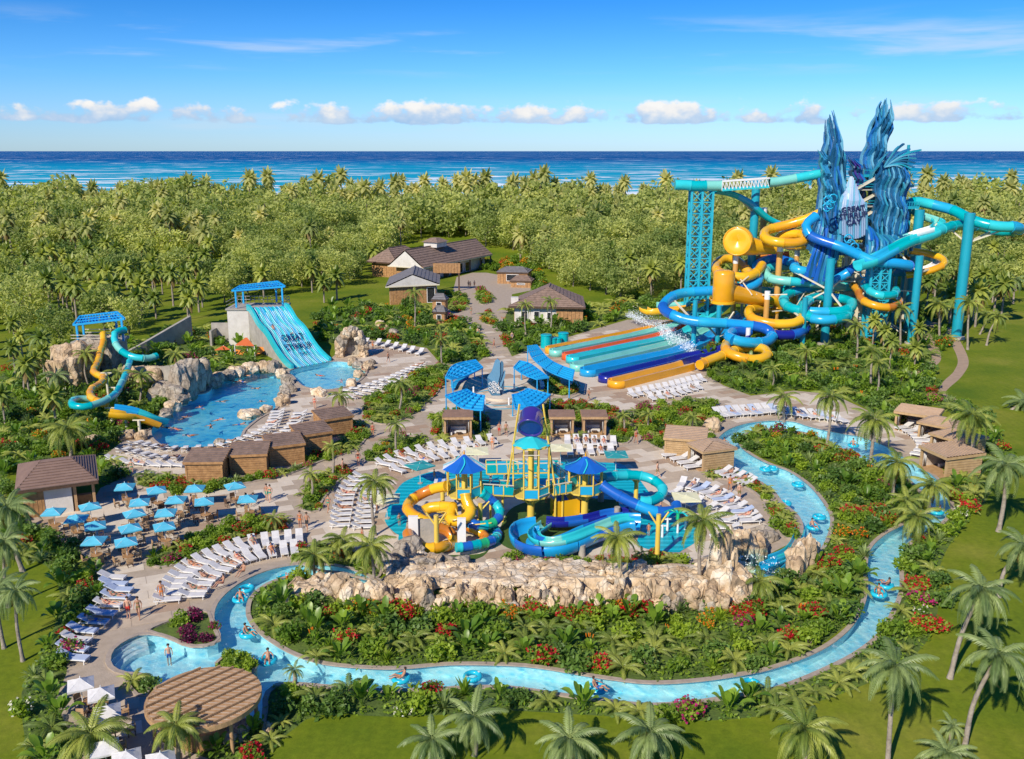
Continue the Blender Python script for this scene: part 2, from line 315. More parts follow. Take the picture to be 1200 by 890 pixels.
def ocean_mat():
 m, n, l = newmat('ocean_water')
 g = N(n, 'ShaderNodeNewGeometry'); sp = N(n, 'ShaderNodeSeparateXYZ'); l.new(g.outputs['Position'], sp.inputs[0])
 lg = N(n, 'ShaderNodeMath', operation='LOGARITHM', ins={1: 10.0}); l.new(sp.outputs[1], lg.inputs[0])
 wob = N(n, 'ShaderNodeTexNoise', ins={'Scale': 0.0022, 'Detail': 5, 'Roughness': 0.6}); 
 mp = N(n, 'ShaderNodeMapping'); mp.inputs['Scale'].default_value = (1, 1.6, 1); l.new(g.outputs['Position'], mp.inputs[0]); l.new(mp.outputs[0], wob.inputs[0])
 ma = N(n, 'ShaderNodeMath', operation='MULTIPLY_ADD', ins={1: 0.28, 2: -0.14}); l.new(wob.outputs[0], ma.inputs[0])
 sm = N(n, 'ShaderNodeMath', operation='ADD'); l.new(lg.outputs[0], sm.inputs[0]); l.new(ma.outputs[0], sm.inputs[1])
 mr = N(n, 'ShaderNodeMapRange', ins={'From Min': 2.78, 'From Max': 3.9}); l.new(sm.outputs[0], mr.inputs[0])
 r = ramp(n, [(0.0, (0.14, 0.50, 0.56)), (0.20, (0.012, 0.36, 0.50)), (0.52, (0.004, 0.27, 0.46)), (0.68, (0.003, 0.14, 0.36)), (0.80, (0.003, 0.085, 0.27)), (1.0, (0.005, 0.10, 0.30))])
 l.new(mr.outputs[0], r.inputs[0])
 mp2 = N(n, 'ShaderNodeMapping'); mp2.inputs['Scale'].default_value = (0.0075, 0.016, 1); l.new(g.outputs['Position'], mp2.inputs[0])
 s1 = N(n, 'ShaderNodeTexNoise', ins={'Scale': 1.0, 'Detail': 8, 'Roughness': 0.66, 'Distortion': 0.8}); l.new(mp2.outputs[0], s1.inputs[0])
 near = N(n, 'ShaderNodeMapRange', ins={'From Min': 2.85, 'From Max': 3.45, 'To Min': 0.135, 'To Max': 0.03}); l.new(lg.outputs[0], near.inputs[0])
 s2 = N(n, 'ShaderNodeMath', operation='ADD'); l.new(s1.outputs[0], s2.inputs[0]); l.new(near.outputs[0], s2.inputs[1])
 fm = N(n, 'ShaderNodeMapRange', interpolation_type='SMOOTHSTEP', ins={'From Min': 0.60, 'From Max': 0.69}); l.new(s2.outputs[0], fm.inputs[0])
 mx = N(n, 'ShaderNodeMix', data_type='RGBA'); l.new(fm.outputs[0], mx.inputs[0]); l.new(r.outputs[0], mx.inputs[6]); mx.inputs[7].default_value = (0.75, 0.82, 0.86, 1)
 mp3 = N(n, 'ShaderNodeMapping'); mp3.inputs['Scale'].default_value = (0.009, 0.03, 1); l.new(g.outputs['Position'], mp3.inputs[0])
 s3 = N(n, 'ShaderNodeTexNoise', ins={'Scale': 1.0, 'Detail': 7, 'Roughness': 0.7}); l.new(mp3.outputs[0], s3.inputs[0])
 r5 = ramp(n, [(0.3, (0.88, 0.90, 0.92)), (0.7, (1.10, 1.09, 1.07))]); l.new(s3.outputs[0], r5.inputs[0])
 m5 = N(n, 'ShaderNodeMix', data_type='RGBA', blend_type='MULTIPLY', ins={'Factor': 1.0}); l.new(mx.outputs[2], m5.inputs[6]); l.new(r5.outputs[0], m5.inputs[7])
 d = N(n, 'ShaderNodeBsdfDiffuse'); l.new(m5.outputs[2], d.inputs[0])
 gl = N(n, 'ShaderNodeBsdfGlossy', ins={'Roughness': 0.35}); ms = N(n, 'ShaderNodeMixShader', ins={0: 0.02}); l.new(d.outputs[0], ms.inputs[1]); l.new(gl.outputs[0], ms.inputs[2])
 o = N(n, 'ShaderNodeOutputMaterial'); l.new(ms.outputs[0], o.inputs[0])
 return m
M['ocean'] = ocean_mat()
def wavy_mat(name, base, line, scale, width=0.18, rough=0.4):
 """flat print: curling pale lines on coloured pads and sheets"""
 m, n, l = newmat(name)
 g = N(n, 'ShaderNodeNewGeometry')
 w = N(n, 'ShaderNodeTexWave', wave_type='BANDS', ins={'Scale': scale, 'Distortion': 3.5, 'Detail': 1.0, 'Detail Scale': 0.6}); w.bands_direction = 'Y'; l.new(g.outputs['Position'], w.inputs[0])
 r = ramp(n, [(0.0, base), (0.84 - width / 2, base), (0.86, line), (0.95, line), (1.0, base)]); l.new(w.outputs[0], r.inputs[0])
 b = N(n, 'ShaderNodeBsdfPrincipled', ins={'Roughness': rough}); l.new(r.outputs[0], b.inputs['Base Color'])
 o = N(n, 'ShaderNodeOutputMaterial'); l.new(b.outputs[0], o.inputs[0])
 return m
M['splash'] = wavy_mat('splash_pad_print', (0.0, 0.34, 0.42), (0.02, 0.60, 0.72), 0.32)
M['turf'] = pm('play_turf', (0.055, 0.12, 0.012), (0.04, 0.09, 0.010), 1.5, 0.9, 0.3, 20)
class MB:
 def __init__(s): s.v = []; s.f = []; s.m = []; s.mats = []; s.smooth = []
 def mi(s, mat):
  if isinstance(mat, str): mat = M[mat]
  if mat not in s.mats: s.mats.append(mat)
  return s.mats.index(mat)
 def add(s, verts, faces, mat, smooth=False):
  o = len(s.v); k = s.mi(mat)
  s.v.extend([tuple(p) for p in verts])
  for f in faces: s.f.append(tuple(i + o for i in f)); s.m.append(k); s.smooth.append(smooth)
  return s
 def box(s, c, size, mat, rz=0.0, mtx=None, taper=1.0):
  x, y, z = size[0] / 2, size[1] / 2, size[2] / 2
  pts = [(-x, -y, -z), (x, -y, -z), (x, y, -z), (-x, y, -z), (-x * taper, -y * taper, z), (x * taper, -y * taper, z), (x * taper, y * taper, z), (-x * taper, y * taper, z)]
  T = Matrix.Translation(Vector(c)) @ (mtx if mtx is not None else Matrix.Rotation(rz, 4, 'Z'))
  return s.add([T @ Vector(p) for p in pts], [(0, 3, 2, 1), (4, 5, 6, 7), (0, 1, 5, 4), (1, 2, 6, 5), (2, 3, 7, 6), (3, 0, 4, 7)], mat)
 def beam(s, p, q, w, h, mat, up=Vector((0, 0, 1))):
  p, q = Vector(p), Vector(q); d = q - p; L = d.length
  if L < 1e-5: return s
  d /= L; sd_ = d.cross(up)
  if sd_.length < 1e-3: sd_ = d.cross(Vector((0, 1, 0)))
  sd_.normalize(); u = sd_.cross(d)
  pts = []
  for e in (p, q):
   for a, b in ((-1, -1), (1, -1), (1, 1), (-1, 1)): pts.append(e + sd_ * a * w / 2 + u * b * h / 2)
  return s.add(pts, [(0, 3, 2, 1), (4, 5, 6, 7), (0, 1, 5, 4), (1, 2, 6, 5), (2, 3, 7, 6), (3, 0, 4, 7)], mat)
 def cyl(s, p, q, r0, r1, mat, n=10, caps=True, smooth=True):
  p, q = Vector(p), Vector(q); d = (q - p).normalized()
  a = d.cross(Vector((0, 0, 1)))
  if a.length < 1e-3: a = Vector((1, 0, 0))
  a.normalize(); b = d.cross(a)
  pts = []
  for c, r in ((p, r0), (q, r1)):
   for i in range(n):
    t = 2 * math.pi * i / n; pts.append(c + a * math.cos(t) * r + b * math.sin(t) * r)
  s.add(pts, [(i, n + i, n + (i + 1) % n, (i + 1) % n) for i in range(n)], mat, smooth)
  if caps: s.add(pts[n:], [tuple(reversed(range(n)))], mat); s.add(pts[:n], [tuple(range(n))], mat)
  return s
 def poly(s, pts, mat): return s.add(pts, [tuple(range(len(pts)))], mat)
 def prism(s, pts, z0, z1, mat, mat_side=None):
  n = len(pts)
  b = [(p[0], p[1], z0) for p in pts]; t = [(p[0], p[1], z1) for p in pts]
  s.add(t, [tuple(range(n))], mat)
  s.add(b, [tuple(reversed(range(n)))], mat)
  return s.add(b + t, [(i, (i + 1) % n, n + (i + 1) % n, n + i) for i in range(n)], mat_side or mat)
 def sweep(s, path, prof, mat, closed_prof=True, closed=False, smooth=True, caps=True, up=Vector((0, 0, 1))):
  """prof: (side, up) offsets; carried along path without roll"""
  n = len(path); k = len(prof); pts = []
  for i, p in enumerate(path):
   if closed: d = path[(i + 1) % n] - path[i - 1]
   else: d = path[min(i + 1, n - 1)] - path[max(i - 1, 0)]
   if d.length < 1e-6: d = Vector((0, 1, 0))
   d.normalize(); sdv = d.cross(up)
   if sdv.length < 1e-3: sdv = Vector((1, 0, 0))
   sdv.normalize(); u = sdv.cross(d)
   for a, b in prof: pts.append(p + sdv * a + u * b)
  fs = []
  for i in range(n if closed else n - 1):
   j = (i + 1) % n
   for q in range(k if closed_prof else k - 1):
    w = (q + 1) % k
    fs.append((i * k + q, j * k + q, j * k + w, i * k + w))
  s.add(pts, fs, mat, smooth)
  if caps and closed_prof and not closed:
   s.add(pts[:k], [tuple(reversed(range(k)))], mat); s.add(pts[-k:], [tuple(range(k))], mat)
  return s
 def mesh(s, name):
  me = bpy.data.meshes.new(name)
  me.from_pydata(s.v, [], s.f)
  for m in s.mats: me.materials.append(m)
  me.polygons.foreach_set('material_index', s.m)
  me.polygons.foreach_set('use_smooth', s.smooth)
  me.update()
  return me
def circ(r, n=10, sx=1.0): return [(r * sx * math.cos(2 * math.pi * i / n), r * math.sin(2 * math.pi * i / n)) for i in range(n)]
def spline(pts, step=1.0, closed=False):
 """Catmull-Rom through points, resampled evenly"""
 pts = [Vector(p) for p in pts]; n = len(pts); out = []
 rng = range(n) if closed else range(n - 1)
 for i in rng:
  if closed: a, b, c, d = pts[i - 1], pts[i], pts[(i + 1) % n], pts[(i + 2) % n]
  else: a, b, c, d = pts[max(i - 1, 0)], pts[i], pts[i + 1], pts[min(i + 2, n - 1)]
  k = 10
  for j in range(k):
   t = j / k
   out.append(0.5 * ((2 * b) + (-a + c) * t + (2 * a - 5 * b + 4 * c - d) * t * t + (-a + 3 * b - 3 * c + d) * t ** 3))
 out.append(pts[0].copy() if closed else pts[-1])
 res = [out[0]]; acc = 0
 for p, q in zip(out, out[1:]):
  L = (q - p).length; pos = 0
  while L > 1e-9 and acc + (L - pos) >= step:
   pos += step - acc; acc = 0; res.append(p.lerp(q, pos / L))
  acc += L - pos
 if closed:
  if (res[-1] - res[0]).length < step * 0.6: res.pop()
 elif (res[-1] - out[-1]).length > step * 0.3: res.append(out[-1])
 return res
def tag(o, label=None, cat=None, group=None, kind=None):
 if label: o['label'] = label
 if cat: o['category'] = cat
 if group: o['group'] = group
 if kind: o['kind'] = kind
 return o
def thing(name, label, cat, loc=(0, 0, 0), rz=0.0, group=None, sc=1.0, rot=None):
 o = bpy.data.objects.new(name, None); COL.objects.link(o)
 o.empty_display_size = 0.2
 o.location = loc; o.rotation_euler = rot if rot else (0, 0, rz)
 o.scale = (sc, sc, sc) if not isinstance(sc, (tuple, list)) else sc
 return tag(o, label, cat, group)
def part(name, mesh, parent=None, loc=None, rot=None, sc=None, label=None, kind=None):
 """link one mesh object; mesh may be an MB or a finished mesh (shared)"""
 if isinstance(mesh, MB): mesh = mesh.mesh(name)
 o = bpy.data.objects.new(name, mesh); COL.objects.link(o)
 if parent is not None: o.parent = parent
 if loc is not None: o.location = loc
 if rot is not None: o.rotation_euler = rot
 if sc is not None: o.scale = (sc, sc, sc) if not isinstance(sc, (tuple, list)) else sc
 if label: o['label'] = label
 if kind: o['kind'] = kind
 return o
class Kit:
 """a kind of thing: named parts (with sub-parts) sharing mesh data between all its individuals"""
 def __init__(s, name, cat): s.name = name; s.cat = cat; s.parts = []
 def add(s, name, mb, parent=None, loc=None, rot=None, sc=None, label=None):
  me = mb.mesh(name) if isinstance(mb, MB) else mb
  s.parts.append((name, me, parent, loc, rot, sc, label)); return len(s.parts) - 1
 def place(s, label, loc, rz=0.0, group=None, sc=1.0, rot=None, swap=None):
  root = thing(s.name, label, s.cat, loc, rz, group, sc, rot); made = []
  for i, (nm, me, par, l_, r_, sc_, lb) in enumerate(s.parts):
   if swap and nm in swap: me = swap[nm]
   made.append(part(nm, me, root if par is None else made[par], l_, r_, sc_, lb))
  return root
ORD = ['first', 'second', 'third', 'fourth', 'fifth', 'sixth', 'seventh', 'eighth', 'ninth', 'tenth', 'eleventh', 'twelfth', 'thirteenth', 'fourteenth', 'fifteenth', 'sixteenth', 'seventeenth', 'eighteenth', 'nineteenth', 'twentieth']
def ordn(i): return ORD[i] if i < len(ORD) else '%dth' % (i + 1) if (i + 1) % 10 > 3 else '%d%s' % (i + 1, ['th', 'st', 'nd', 'rd'][(i + 1) % 10])
def text_mesh(txt, size, mat, depth=0.03, align='CENTER', space=0.9, bold=.022):
 c = bpy.data.curves.new('lettering', 'FONT'); c.body = txt; c.size = size; c.extrude = depth; c.align_x = align; c.align_y = 'CENTER'; c.space_line = space
 c.offset = size * bold; c.resolution_u = 2
 o = bpy.data.objects.new('lettering_tmp', c); COL.objects.link(o)
 dg = bpy.context.evaluated_depsgraph_get(); me = bpy.data.meshes.new_from_object(o.evaluated_get(dg))
 bpy.data.objects.remove(o); bpy.data.curves.remove(c)
 me.name = 'lettering'; me.materials.clear(); me.materials.append(M[mat]); return me
def soup(name, tris, matidx, mats):
 """tris: (n,3 or 4,3) array of faces"""
 a = np.asarray(tris, dtype=np.float32); n, k, _ = a.shape
 me = bpy.data.meshes.new(name)
 me.vertices.add(n * k); me.vertices.foreach_set('co', a.reshape(-1))
 me.loops.add(n * k); me.loops.foreach_set('vertex_index', np.arange(n * k, dtype=np.int32))
 me.polygons.add(n); me.polygons.foreach_set('loop_start', np.arange(0, n * k, k, dtype=np.int32))
 for m in mats: me.materials.append(M[m])
 me.polygons.foreach_set('material_index', np.asarray(matidx, dtype=np.int32))
 me.update(calc_edges=True); me.validate()
 return me
rng = np.random.default_rng(11)
def leaf_quads(centres, size, aspect=0.5, up_bias=0.3, jitter=0.35, rr=None):
 """small leaf faces: one folded-free quad per centre, random facing"""
 rr = rr or rng; n = len(centres)
 nrm = rr.normal(size=(n, 3)); nrm[:, 2] = np.abs(nrm[:, 2]) + up_bias
 nrm /= np.linalg.norm(nrm, axis=1)[:, None]
 t = rr.normal(size=(n, 3)); t -= nrm * (t * nrm).sum(1)[:, None]; t /= np.linalg.norm(t, axis=1)[:, None]
 b = np.cross(nrm, t); s = size * (1 + jitter * rr.uniform(-1, 1, n))[:, None]
 c = np.asarray(centres)
 return np.stack([c - t * s, c + b * s * aspect, c + t * s, c - b * s * aspect], axis=1)
def blob_points(n, cs, rs, rr=None, shell=0.55):
 """points through the outer part of several uneven lobes"""
 rr = rr or rng; k = len(cs); w = np.array([r[0] * r[1] for r in rs]); w = w / w.sum()
 idx = rr.choice(k, n, p=w); d = rr.normal(size=(n, 3)); d /= np.linalg.norm(d, axis=1)[:, None]
 rad = (shell + (1 - shell) * rr.random(n) ** 0.6) * (0.88 + 0.24 * rr.random(n))
 return np.array(cs)[idx] + d * rad[:, None] * np.array(rs)[idx]
RIVER = [(500,690),(460,684),(440,678),(420,669),(395,663),(370,661),(340,662),(310,669),(283,681),(262,696),(250,711),(247,727),(253,742),(255,752),(240,757),(222,757),(205,750),(188,744),(165,743),(145,751),(130,762),(125,775),(130,785),(145,791),(175,796),(200,830),(300,848),(312,838),(313,818),(322,806),(340,803),(400,808),(450,811),(500,810),(560,807),(600,808),(650,815),(700,822),(760,828),(820,824),(870,816),(905,810),(935,800),(970,785),(1003,768),(1032,745),(1050,715),(1058,690),(1058,662),(1066,640),(1085,627),(1108,612),(1117,596),(1112,578),(1098,560),(1080,547),(1068,540),(1050,530),(1041,524),(1011,512),(985,508),(950,500),(930,494),(900,493),(870,497),(848,506),(836,520),(838,535),(850,547),(870,556),(890,566),(905,577),(915,590),(930,602),(938,616),(934,632),(915,648),(885,652),(850,650),(845,668),(870,680),
 (895,680),(925,672),(950,660),(968,640),(976,615),(972,597),(952,571),(927,553),(903,544),(885,535),(870,524),(868,514),(880,508),(900,504),(930,506),(955,512),(975,525),(995,537),(1020,546),(1045,552),(1062,562),(1078,578),(1086,592),(1084,602),(1060,613),(1035,626),(1018,642),(1013,660),(1013,690),(1008,712),(994,735),(970,755),(940,770),(905,782),(880,788),(820,797),(760,800),(700,793),(640,783),(600,779),(530,778),(480,782),(450,783),(400,780),(370,775),(345,766),(325,755),(307,742),(295,728),(292,715),(297,700),(312,687),(335,678),(360,676),(390,684),(420,688),(455,694),(500,700)]
POOL = [(177,510),(180,497),(193,487),(200,478),(205,470),(222,464),(243,460),(250,450),(253,443),(275,437),(300,433),(325,435),(337,440),(338,452),(334,463),(328,474),(318,483),(303,491),(287,504),(281,514),(262,522),(235,525),(205,525),(187,521)]
SPLASH_POOL = [(341,434),(387,424),(410,425),(428,430),(427,440),(415,450),(395,456),(375,457),(355,453),(345,443)]
ISLAND = [(277 + 24 * math.cos(t * math.pi / 8), 781 + 12 * math.sin(t * math.pi / 8)) for t in range(16)]
PAVING = [(95,895),(65,820),(78,790),(82,740),(112,712),(122,690),(105,655),(60,628),(30,612),(28,600),(110,585),(118,572),(140,562),(132,545),(125,532),(150,512),(176,500),(195,475),(245,452),(253,436),(335,426),(388,420),(405,405),(430,398),(500,408),(515,425),(535,428),(560,425),(572,415),(565,395),(545,375),(522,372),(515,355),(530,345),(535,325),(560,318),(600,325),(625,340),(600,345),(598,360),(590,375),(588,395),(600,418),(625,408),(650,400),(700,385),(735,375),(790,375),(830,400),(828,440),(848,452),(880,464),(930,458),(975,462),(1010,478),(1045,495),(1085,500),(1098,530),(1085,548),(1040,535),(950,508),(900,505),(850,510),(840,520),(850,545),(905,580),(935,610),(930,635),(880,660),(840,655),(800,662),(440,662),(440,680),(340,668),(260,697),(257,755),(190,755),(145,760),(135,775),(150,795),(200,835),(190,870),(260,895)]
BEDS = {   # planted islands in the paving
 'bed by the umbrella terrace': [(176,657),(177,662),(187,666),(210,661),(227,652),(253,642),(300,629),(326,624),(338,619),(336,615),(326,609),(306,609),(283,611),(250,621),(225,632),(200,639),(183,647)],
 'bed behind the brown cabanas': [(162,566),(164,571),(202,577),(225,579),(288,567),(339,556),(377,541),(415,528),(431,510),(427,500),(410,496),(407,510),(377,530),(352,545),(316,556),(283,559),(263,564),(228,565),(200,560),(170,558)],
 'bed left of the play area': [(354,597),(364,601),(374,599),(377,589),(395,566),(408,556),(402,548),(387,553),(364,566),(355,581)],
 'bed above the play area loungers': [(427,536),(429,542),(448,541),(478,531),(496,524),(491,513),(470,512),(453,518),(437,528)],
 'garden bed between diagonal loungers and plaza': [(505,431),(520,429),(519,445),(513,460),(500,472),(472,492),(450,498),(430,492),(425,480),(440,466),(462,455),(482,444),(495,436)],
 'bed around the single cabana': [(505,497),(516,518),(526,518),(526,500),(552,500),(556,516),(571,518),(572,502),(560,486),(520,485)],
 'bed behind the twin cabanas': [(634,486),(630,505),(636,520),(645,516),(645,495),(675,495),(677,512),(681,512),(682,495),(713,495),(715,516),(735,520),(740,505),(722,483),(680,473),(645,474)],
 'bed below the racing slides': [(742,486),(745,502),(757,518),(778,528),(779,516),(825,520),(833,508),(848,492),(838,482),(830,470),(790,474),(755,478)],
 'bed below the shade canopies': [(630,446),(636,456),(652,464),(672,463),(674,458),(655,452),(640,446)],
 'lawn bed beside the entry pool': [(174,740),(188,745),(205,751),(222,758),(240,758),(256,752),(252,738),(247,725),(243,717),(232,717),(200,728),(182,735)],
 'bed beside the pergola': [(145,793),(160,797),(172,799),(175,810),(165,818),(152,806)],
 'small planter on the walkway': [(560,342),(571,342),(573,355),(562,356)],
 'lower planter on the walkway': [(565,369),(576,369),(579,380),(568,380)],
 'bed left of the walkway huts': [(525,345),(541,347),(545,362),(527,365)],
 'bed beside the oval hedge': ISLAND,
 'bed below the play area cabanas': [(828,552),(838,548),(862,556),(890,568),(908,582),(897,588),(880,575),(850,562),(830,562)],
 'bed between rocks and river': [(895,590),(913,592),(928,604),(936,616),(930,632),(915,628),(905,610)],
 'bed below the splash pad': [(600,655),(600,665),(790,668),(800,655),(760,650),(740,657),(640,657)],
 'bed along the play area edge': [(340,650),(370,668),(400,672),(440,680),(445,660),(420,650),(400,640),(370,640)],
}
PLANT = {
 'garden beside the slide tower': [(822,436),(848,450),(880,462),(930,456),(975,460),(1010,476),(1040,492),(1050,500),(1060,478),(1105,478),(1140,520),(1145,548),(1100,548),(1112,560),(1122,580),(1126,600),(1145,600),(1165,570),(1180,530),(1150,490),(1120,470),(1085,440),(1110,400),(1090,370),(1000,372),(930,375),(905,395),(850,405),(830,405)],
 'planting on the outer river bank': [(1058,662),(1066,640),(1085,627),(1108,612),(1117,596),(1112,578),(1140,575),(1140,600),(1112,640),(1100,670),(1100,700),(1095,735),(1075,765),(1040,790),(1000,808),(960,822),(900,838),(820,845),(720,840),(640,835),(600,833),(520,838),(440,840),(380,834),(350,850),(320,875),(300,895),(215,895),(230,850),(300,850),(312,838),(313,818),(320,804),(400,795),(600,790),(760,810),(900,790),(1000,740),(1040,690)],
 'inner garden below the rock wall': [(292,715),(297,700),(312,687),(335,678),(360,676),(390,684),(420,690),(500,702),(600,705),(700,705),(790,705),(870,700),(900,681),(940,668),(1013,660),(1012,710),(940,770),(880,788),(760,800),(640,783),(450,783),(400,780),(345,766),(307,742),(295,728)],
 'garden between the river arms': [(870,524),(868,514),(880,506),(950,510),(1040,550),(1085,590),(1020,635),(1013,700),(940,668),(968,640),(976,615),(972,597),(930,555)],
 'hillside garden by the rock slides': [(0,520),(0,440),(60,425),(90,405),(170,400),(230,385),(260,400),(285,410),(300,430),(255,440),(245,455),(200,475),(178,500),(150,512),(125,532),(135,548),(140,562),(118,570),(110,540),(15,550),(10,600),(0,600)],
 'garden bank by the left lawn': [(28,607),(60,628),(105,655),(122,690),(112,712),(82,740),(78,790),(65,820),(95,895),(40,895),(25,830),(30,800),(60,745),(70,695),(50,660),(0,650),(0,600)],
 'garden behind the wave slide': [(375,395),(400,404),(430,397),(500,407),(515,425),(500,440),(470,445),(440,470),(445,490),(460,495),(480,485),(505,468),(520,455),(525,430),(560,424),(570,415),(563,395),(545,378),(522,375),(500,360),(455,360),(400,362),(375,368)],
 'garden beside the barn roofed house': [(592,372),(589,395),(600,416),(625,406),(650,398),(700,383),(735,373),(790,373),(830,385),(830,350),(740,350),(690,362),(600,362)],
 'garden at the top of the walkway': [(560,316),(600,323),(628,338),(615,345),(640,338),(625,315),(600,305),(575,308)],
}
LAWN_HOLES = []
PATHS = [[(1072,378),(1085,376),(1110,383),(1122,395),(1135,422),(1128,440),(1112,455),(1108,462),(1122,468),(1118,470),(1100,462),(1105,448),(1118,435),(1122,420),(1110,398),(1092,385)],
         [(1072,382),(1090,392),(1103,420),(1085,435),(1070,445),(1065,440),(1082,428),(1092,420),(1083,400)]]
def build_ground():
 GZ = 0.0
 polys = []
 def smooth_px(poly, step=0.8):
  return [Vector((p.x, p.y)) for p in spline([G(u, v) for u, v in poly], step, closed=True)]
 water_w = {'river': smooth_px(RIVER, 0.9), 'pool': smooth_px(POOL, 0.9), 'splash': smooth_px(SPLASH_POOL, 0.9)}
 bedw = {k: smooth_px(v, 0.8) for k, v in BEDS.items()}
 plantw = {k: smooth_px(v, 2.0) for k, v in PLANT.items()}
 pavew = [Vector((G(u, v).x, G(u, v).y)) for u, v in PAVING]
 pathw = [smooth_px(p, 1.5) for p in PATHS]
 verts = []; edges = []
 def ring(pts):
  o = len(verts); verts.extend(pts); n = len(pts)
  edges.extend([(o + i, o + (i + 1) % n) for i in range(n)])
 ring([Vector(p) for p in ((-1600, -300), (1600, -300), (1600, 285), (-1600, 285))])
 for w in water_w.values(): ring(w)
 for w in bedw.values(): ring(w)
 for w in plantw.values(): ring(w)
 ring(pavew)
 for w in pathw: ring(w)
 ov, oe, of, _, _, _ = delaunay_2d_cdt(verts, edges, [], 1, 1e-3)
 buckets = {}
 def cls(c):
  c = (c.x, c.y)
  if inside(c, bedw['bed beside the oval hedge']): return 'bed'
  for k, w in water_w.items():
   if inside(c, w): return k
  for k, w in bedw.items():
   if inside(c, w): return 'bed'
  for w in pathw:
   if inside(c, w): return 'path'
  if inside(c, pavew): return 'paving'
  for k, w in plantw.items():
   if inside(c, w): return 'bed'
  return 'lawn'
 for f in of:
  pts = [ov[i] for i in f]
  c = sum(pts, Vector((0, 0))) / len(pts)
  if abs((pts[1] - pts[0]).cross(pts[2] - pts[0])) < 1e-7: continue
  buckets.setdefault(cls(c), []).append(pts)
 zs = {'river': -1.0, 'pool': -1.4, 'splash': -0.9}
 mats = {'bed': 'soil', 'path': 'slab_c', 'paving': 'paving', 'lawn': 'lawn', 'river': 'tile', 'pool': 'tile_deep', 'splash': 'tile'}
 nms = {'bed': 'planting_bed_ground', 'path': 'garden_path', 'paving': 'paving', 'lawn': 'lawn', 'river': 'lazy_river_floor', 'pool': 'pool_floor', 'splash': 'landing_pool_floor'}
 objs = {}
 for k, tris in buckets.items():
  mb = MB(); z = zs.get(k, GZ)
  for t in tris:
   if (t[1] - t[0]).cross(t[2] - t[0]) < 0: t = t[::-1]
   mb.add([(p.x, p.y, z) for p in t], [tuple(range(len(t)))], mats[k])
  objs[k] = part(nms[k], mb, kind='structure')
  if k in zs:
   wb = MB()
   for t in tris:
    if (t[1] - t[0]).cross(t[2] - t[0]) < 0: t = t[::-1]
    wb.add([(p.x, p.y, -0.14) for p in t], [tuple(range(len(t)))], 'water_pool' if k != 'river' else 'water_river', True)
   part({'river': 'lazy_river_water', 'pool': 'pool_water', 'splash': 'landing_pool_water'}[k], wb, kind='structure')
 def walls(name, w, z, mat, cop):
  mb = MB(); n = len(w)
  mb.add([(p.x, p.y, z) for p in w] + [(p.x, p.y, 0.0) for p in w], [(i, n + i, n + (i + 1) % n, (i + 1) % n) for i in range(n)], mat)
  part(name + '_wall', mb, kind='structure')
  if cop:
   cb = MB(); cb.sweep([Vector((p.x, p.y, 0.0)) for p in w], [(-0.28, 0.02), (-0.28, 0.11), (0.10, 0.11), (0.10, -0.05)], 'kerb', closed=True, smooth=False)
   part(name + '_coping', cb, kind='structure')
 walls('lazy_river', water_w['river'], -1.0, 'tile', True)
 walls('pool', water_w['pool'], -1.4, 'tile_deep', True)
 walls('landing_pool', water_w['splash'], -0.9, 'tile', True)
 walls('oval_hedge_island', bedw['bed beside the oval hedge'], -1.0, 'kerb', False)
 for k, w in bedw.items():
  cb = MB(); cb.sweep([Vector((p.x, p.y, 0.0)) for p in w], [(-0.12, -0.02), (-0.12, 0.14), (0.12, 0.14), (0.12, -0.02)], 'kerb', closed=True, smooth=False)
  part('bed_kerb', cb, kind='structure')
 placed = 0; meshes = []
 for mt in ('slab_a', 'slab_b', 'slab_c'):
  b = MB(); b.box((0, 0, 0), (2.96, 1.46, 0.02), mt); meshes.append(b.mesh('paving_slab'))
 ang = R(24); ca, sa = math.cos(ang), math.sin(ang); cand = []
 allw = list(water_w.values()) + list(bedw.values())
 rr = random.Random(4)
 xs = [p.x for p in pavew]; ys = [p.y for p in pavew]
 for j in range(-160, 260):
  for i in range(-70, 90):
   a = (i + 0.5 * (j % 2)) * 3.0; b = j * 1.5
   x = a * ca - b * sa; y = a * sa + b * ca
   if not (min(xs) < x < max(xs) and min(ys) < y < max(ys)): continue
   if y > 190: continue
   cs = [(x + dx * ca - dy * sa, y + dx * sa + dy * ca) for dx, dy in ((-1.48, -.73), (1.48, -.73), (1.48, .73), (-1.48, .73), (0, 0))]
   if not all(inside(c, pavew) for c in cs): continue
   if any(inside(c, w) for w in allw for c in cs): continue
   u, v = to_px((x, y, 0))
   if not (-30 < u < 1230 and v < 915): continue
   cand.append((y, x, rr.choice([0, 0, 0, 1, 1, 2])))
 cand = [(y, x, (1 if noise.noise(Vector((x * .12, y * .12, 1))) > 0.12 else 2 if noise.noise(Vector((x * .2, y * .2, 7))) > 0.30 else k)) for y, x, k in cand]
 cand.sort()
 for y, x, k in cand[:300]:
  part('paving_slab', meshes[k], objs['paving'], (x, y, 0.012), (0, 0, ang))
 rest = MB()
 for y, x, k in cand[300:]: rest.box((x, y, 0.012), (2.96, 1.46, 0.02), ('slab_a', 'slab_b', 'slab_c')[k], ang)
 part('paving_slabs', rest, objs['paving'], kind='stuff')
 sb = MB(); c0 = G(178, 770); 
 for i, r in enumerate((3.9, 3.45, 3.0, 2.55)):
  pts = []
  for a in range(-9, 10):
   t = math.pi + a * 0.12
   pts.append(Vector((c0.x + r * 0.95 * math.cos(t), c0.y + r * 1.0 * math.sin(t), -0.22 - i * 0.13)))
  sb2 = MB(); sb2.sweep(pts, [(-0.22, -0.6), (-0.22, 0.0), (0.22, 0.0), (0.22, -0.6)], 'white', smooth=False)
  part('pool_step', sb2, objs['river'])
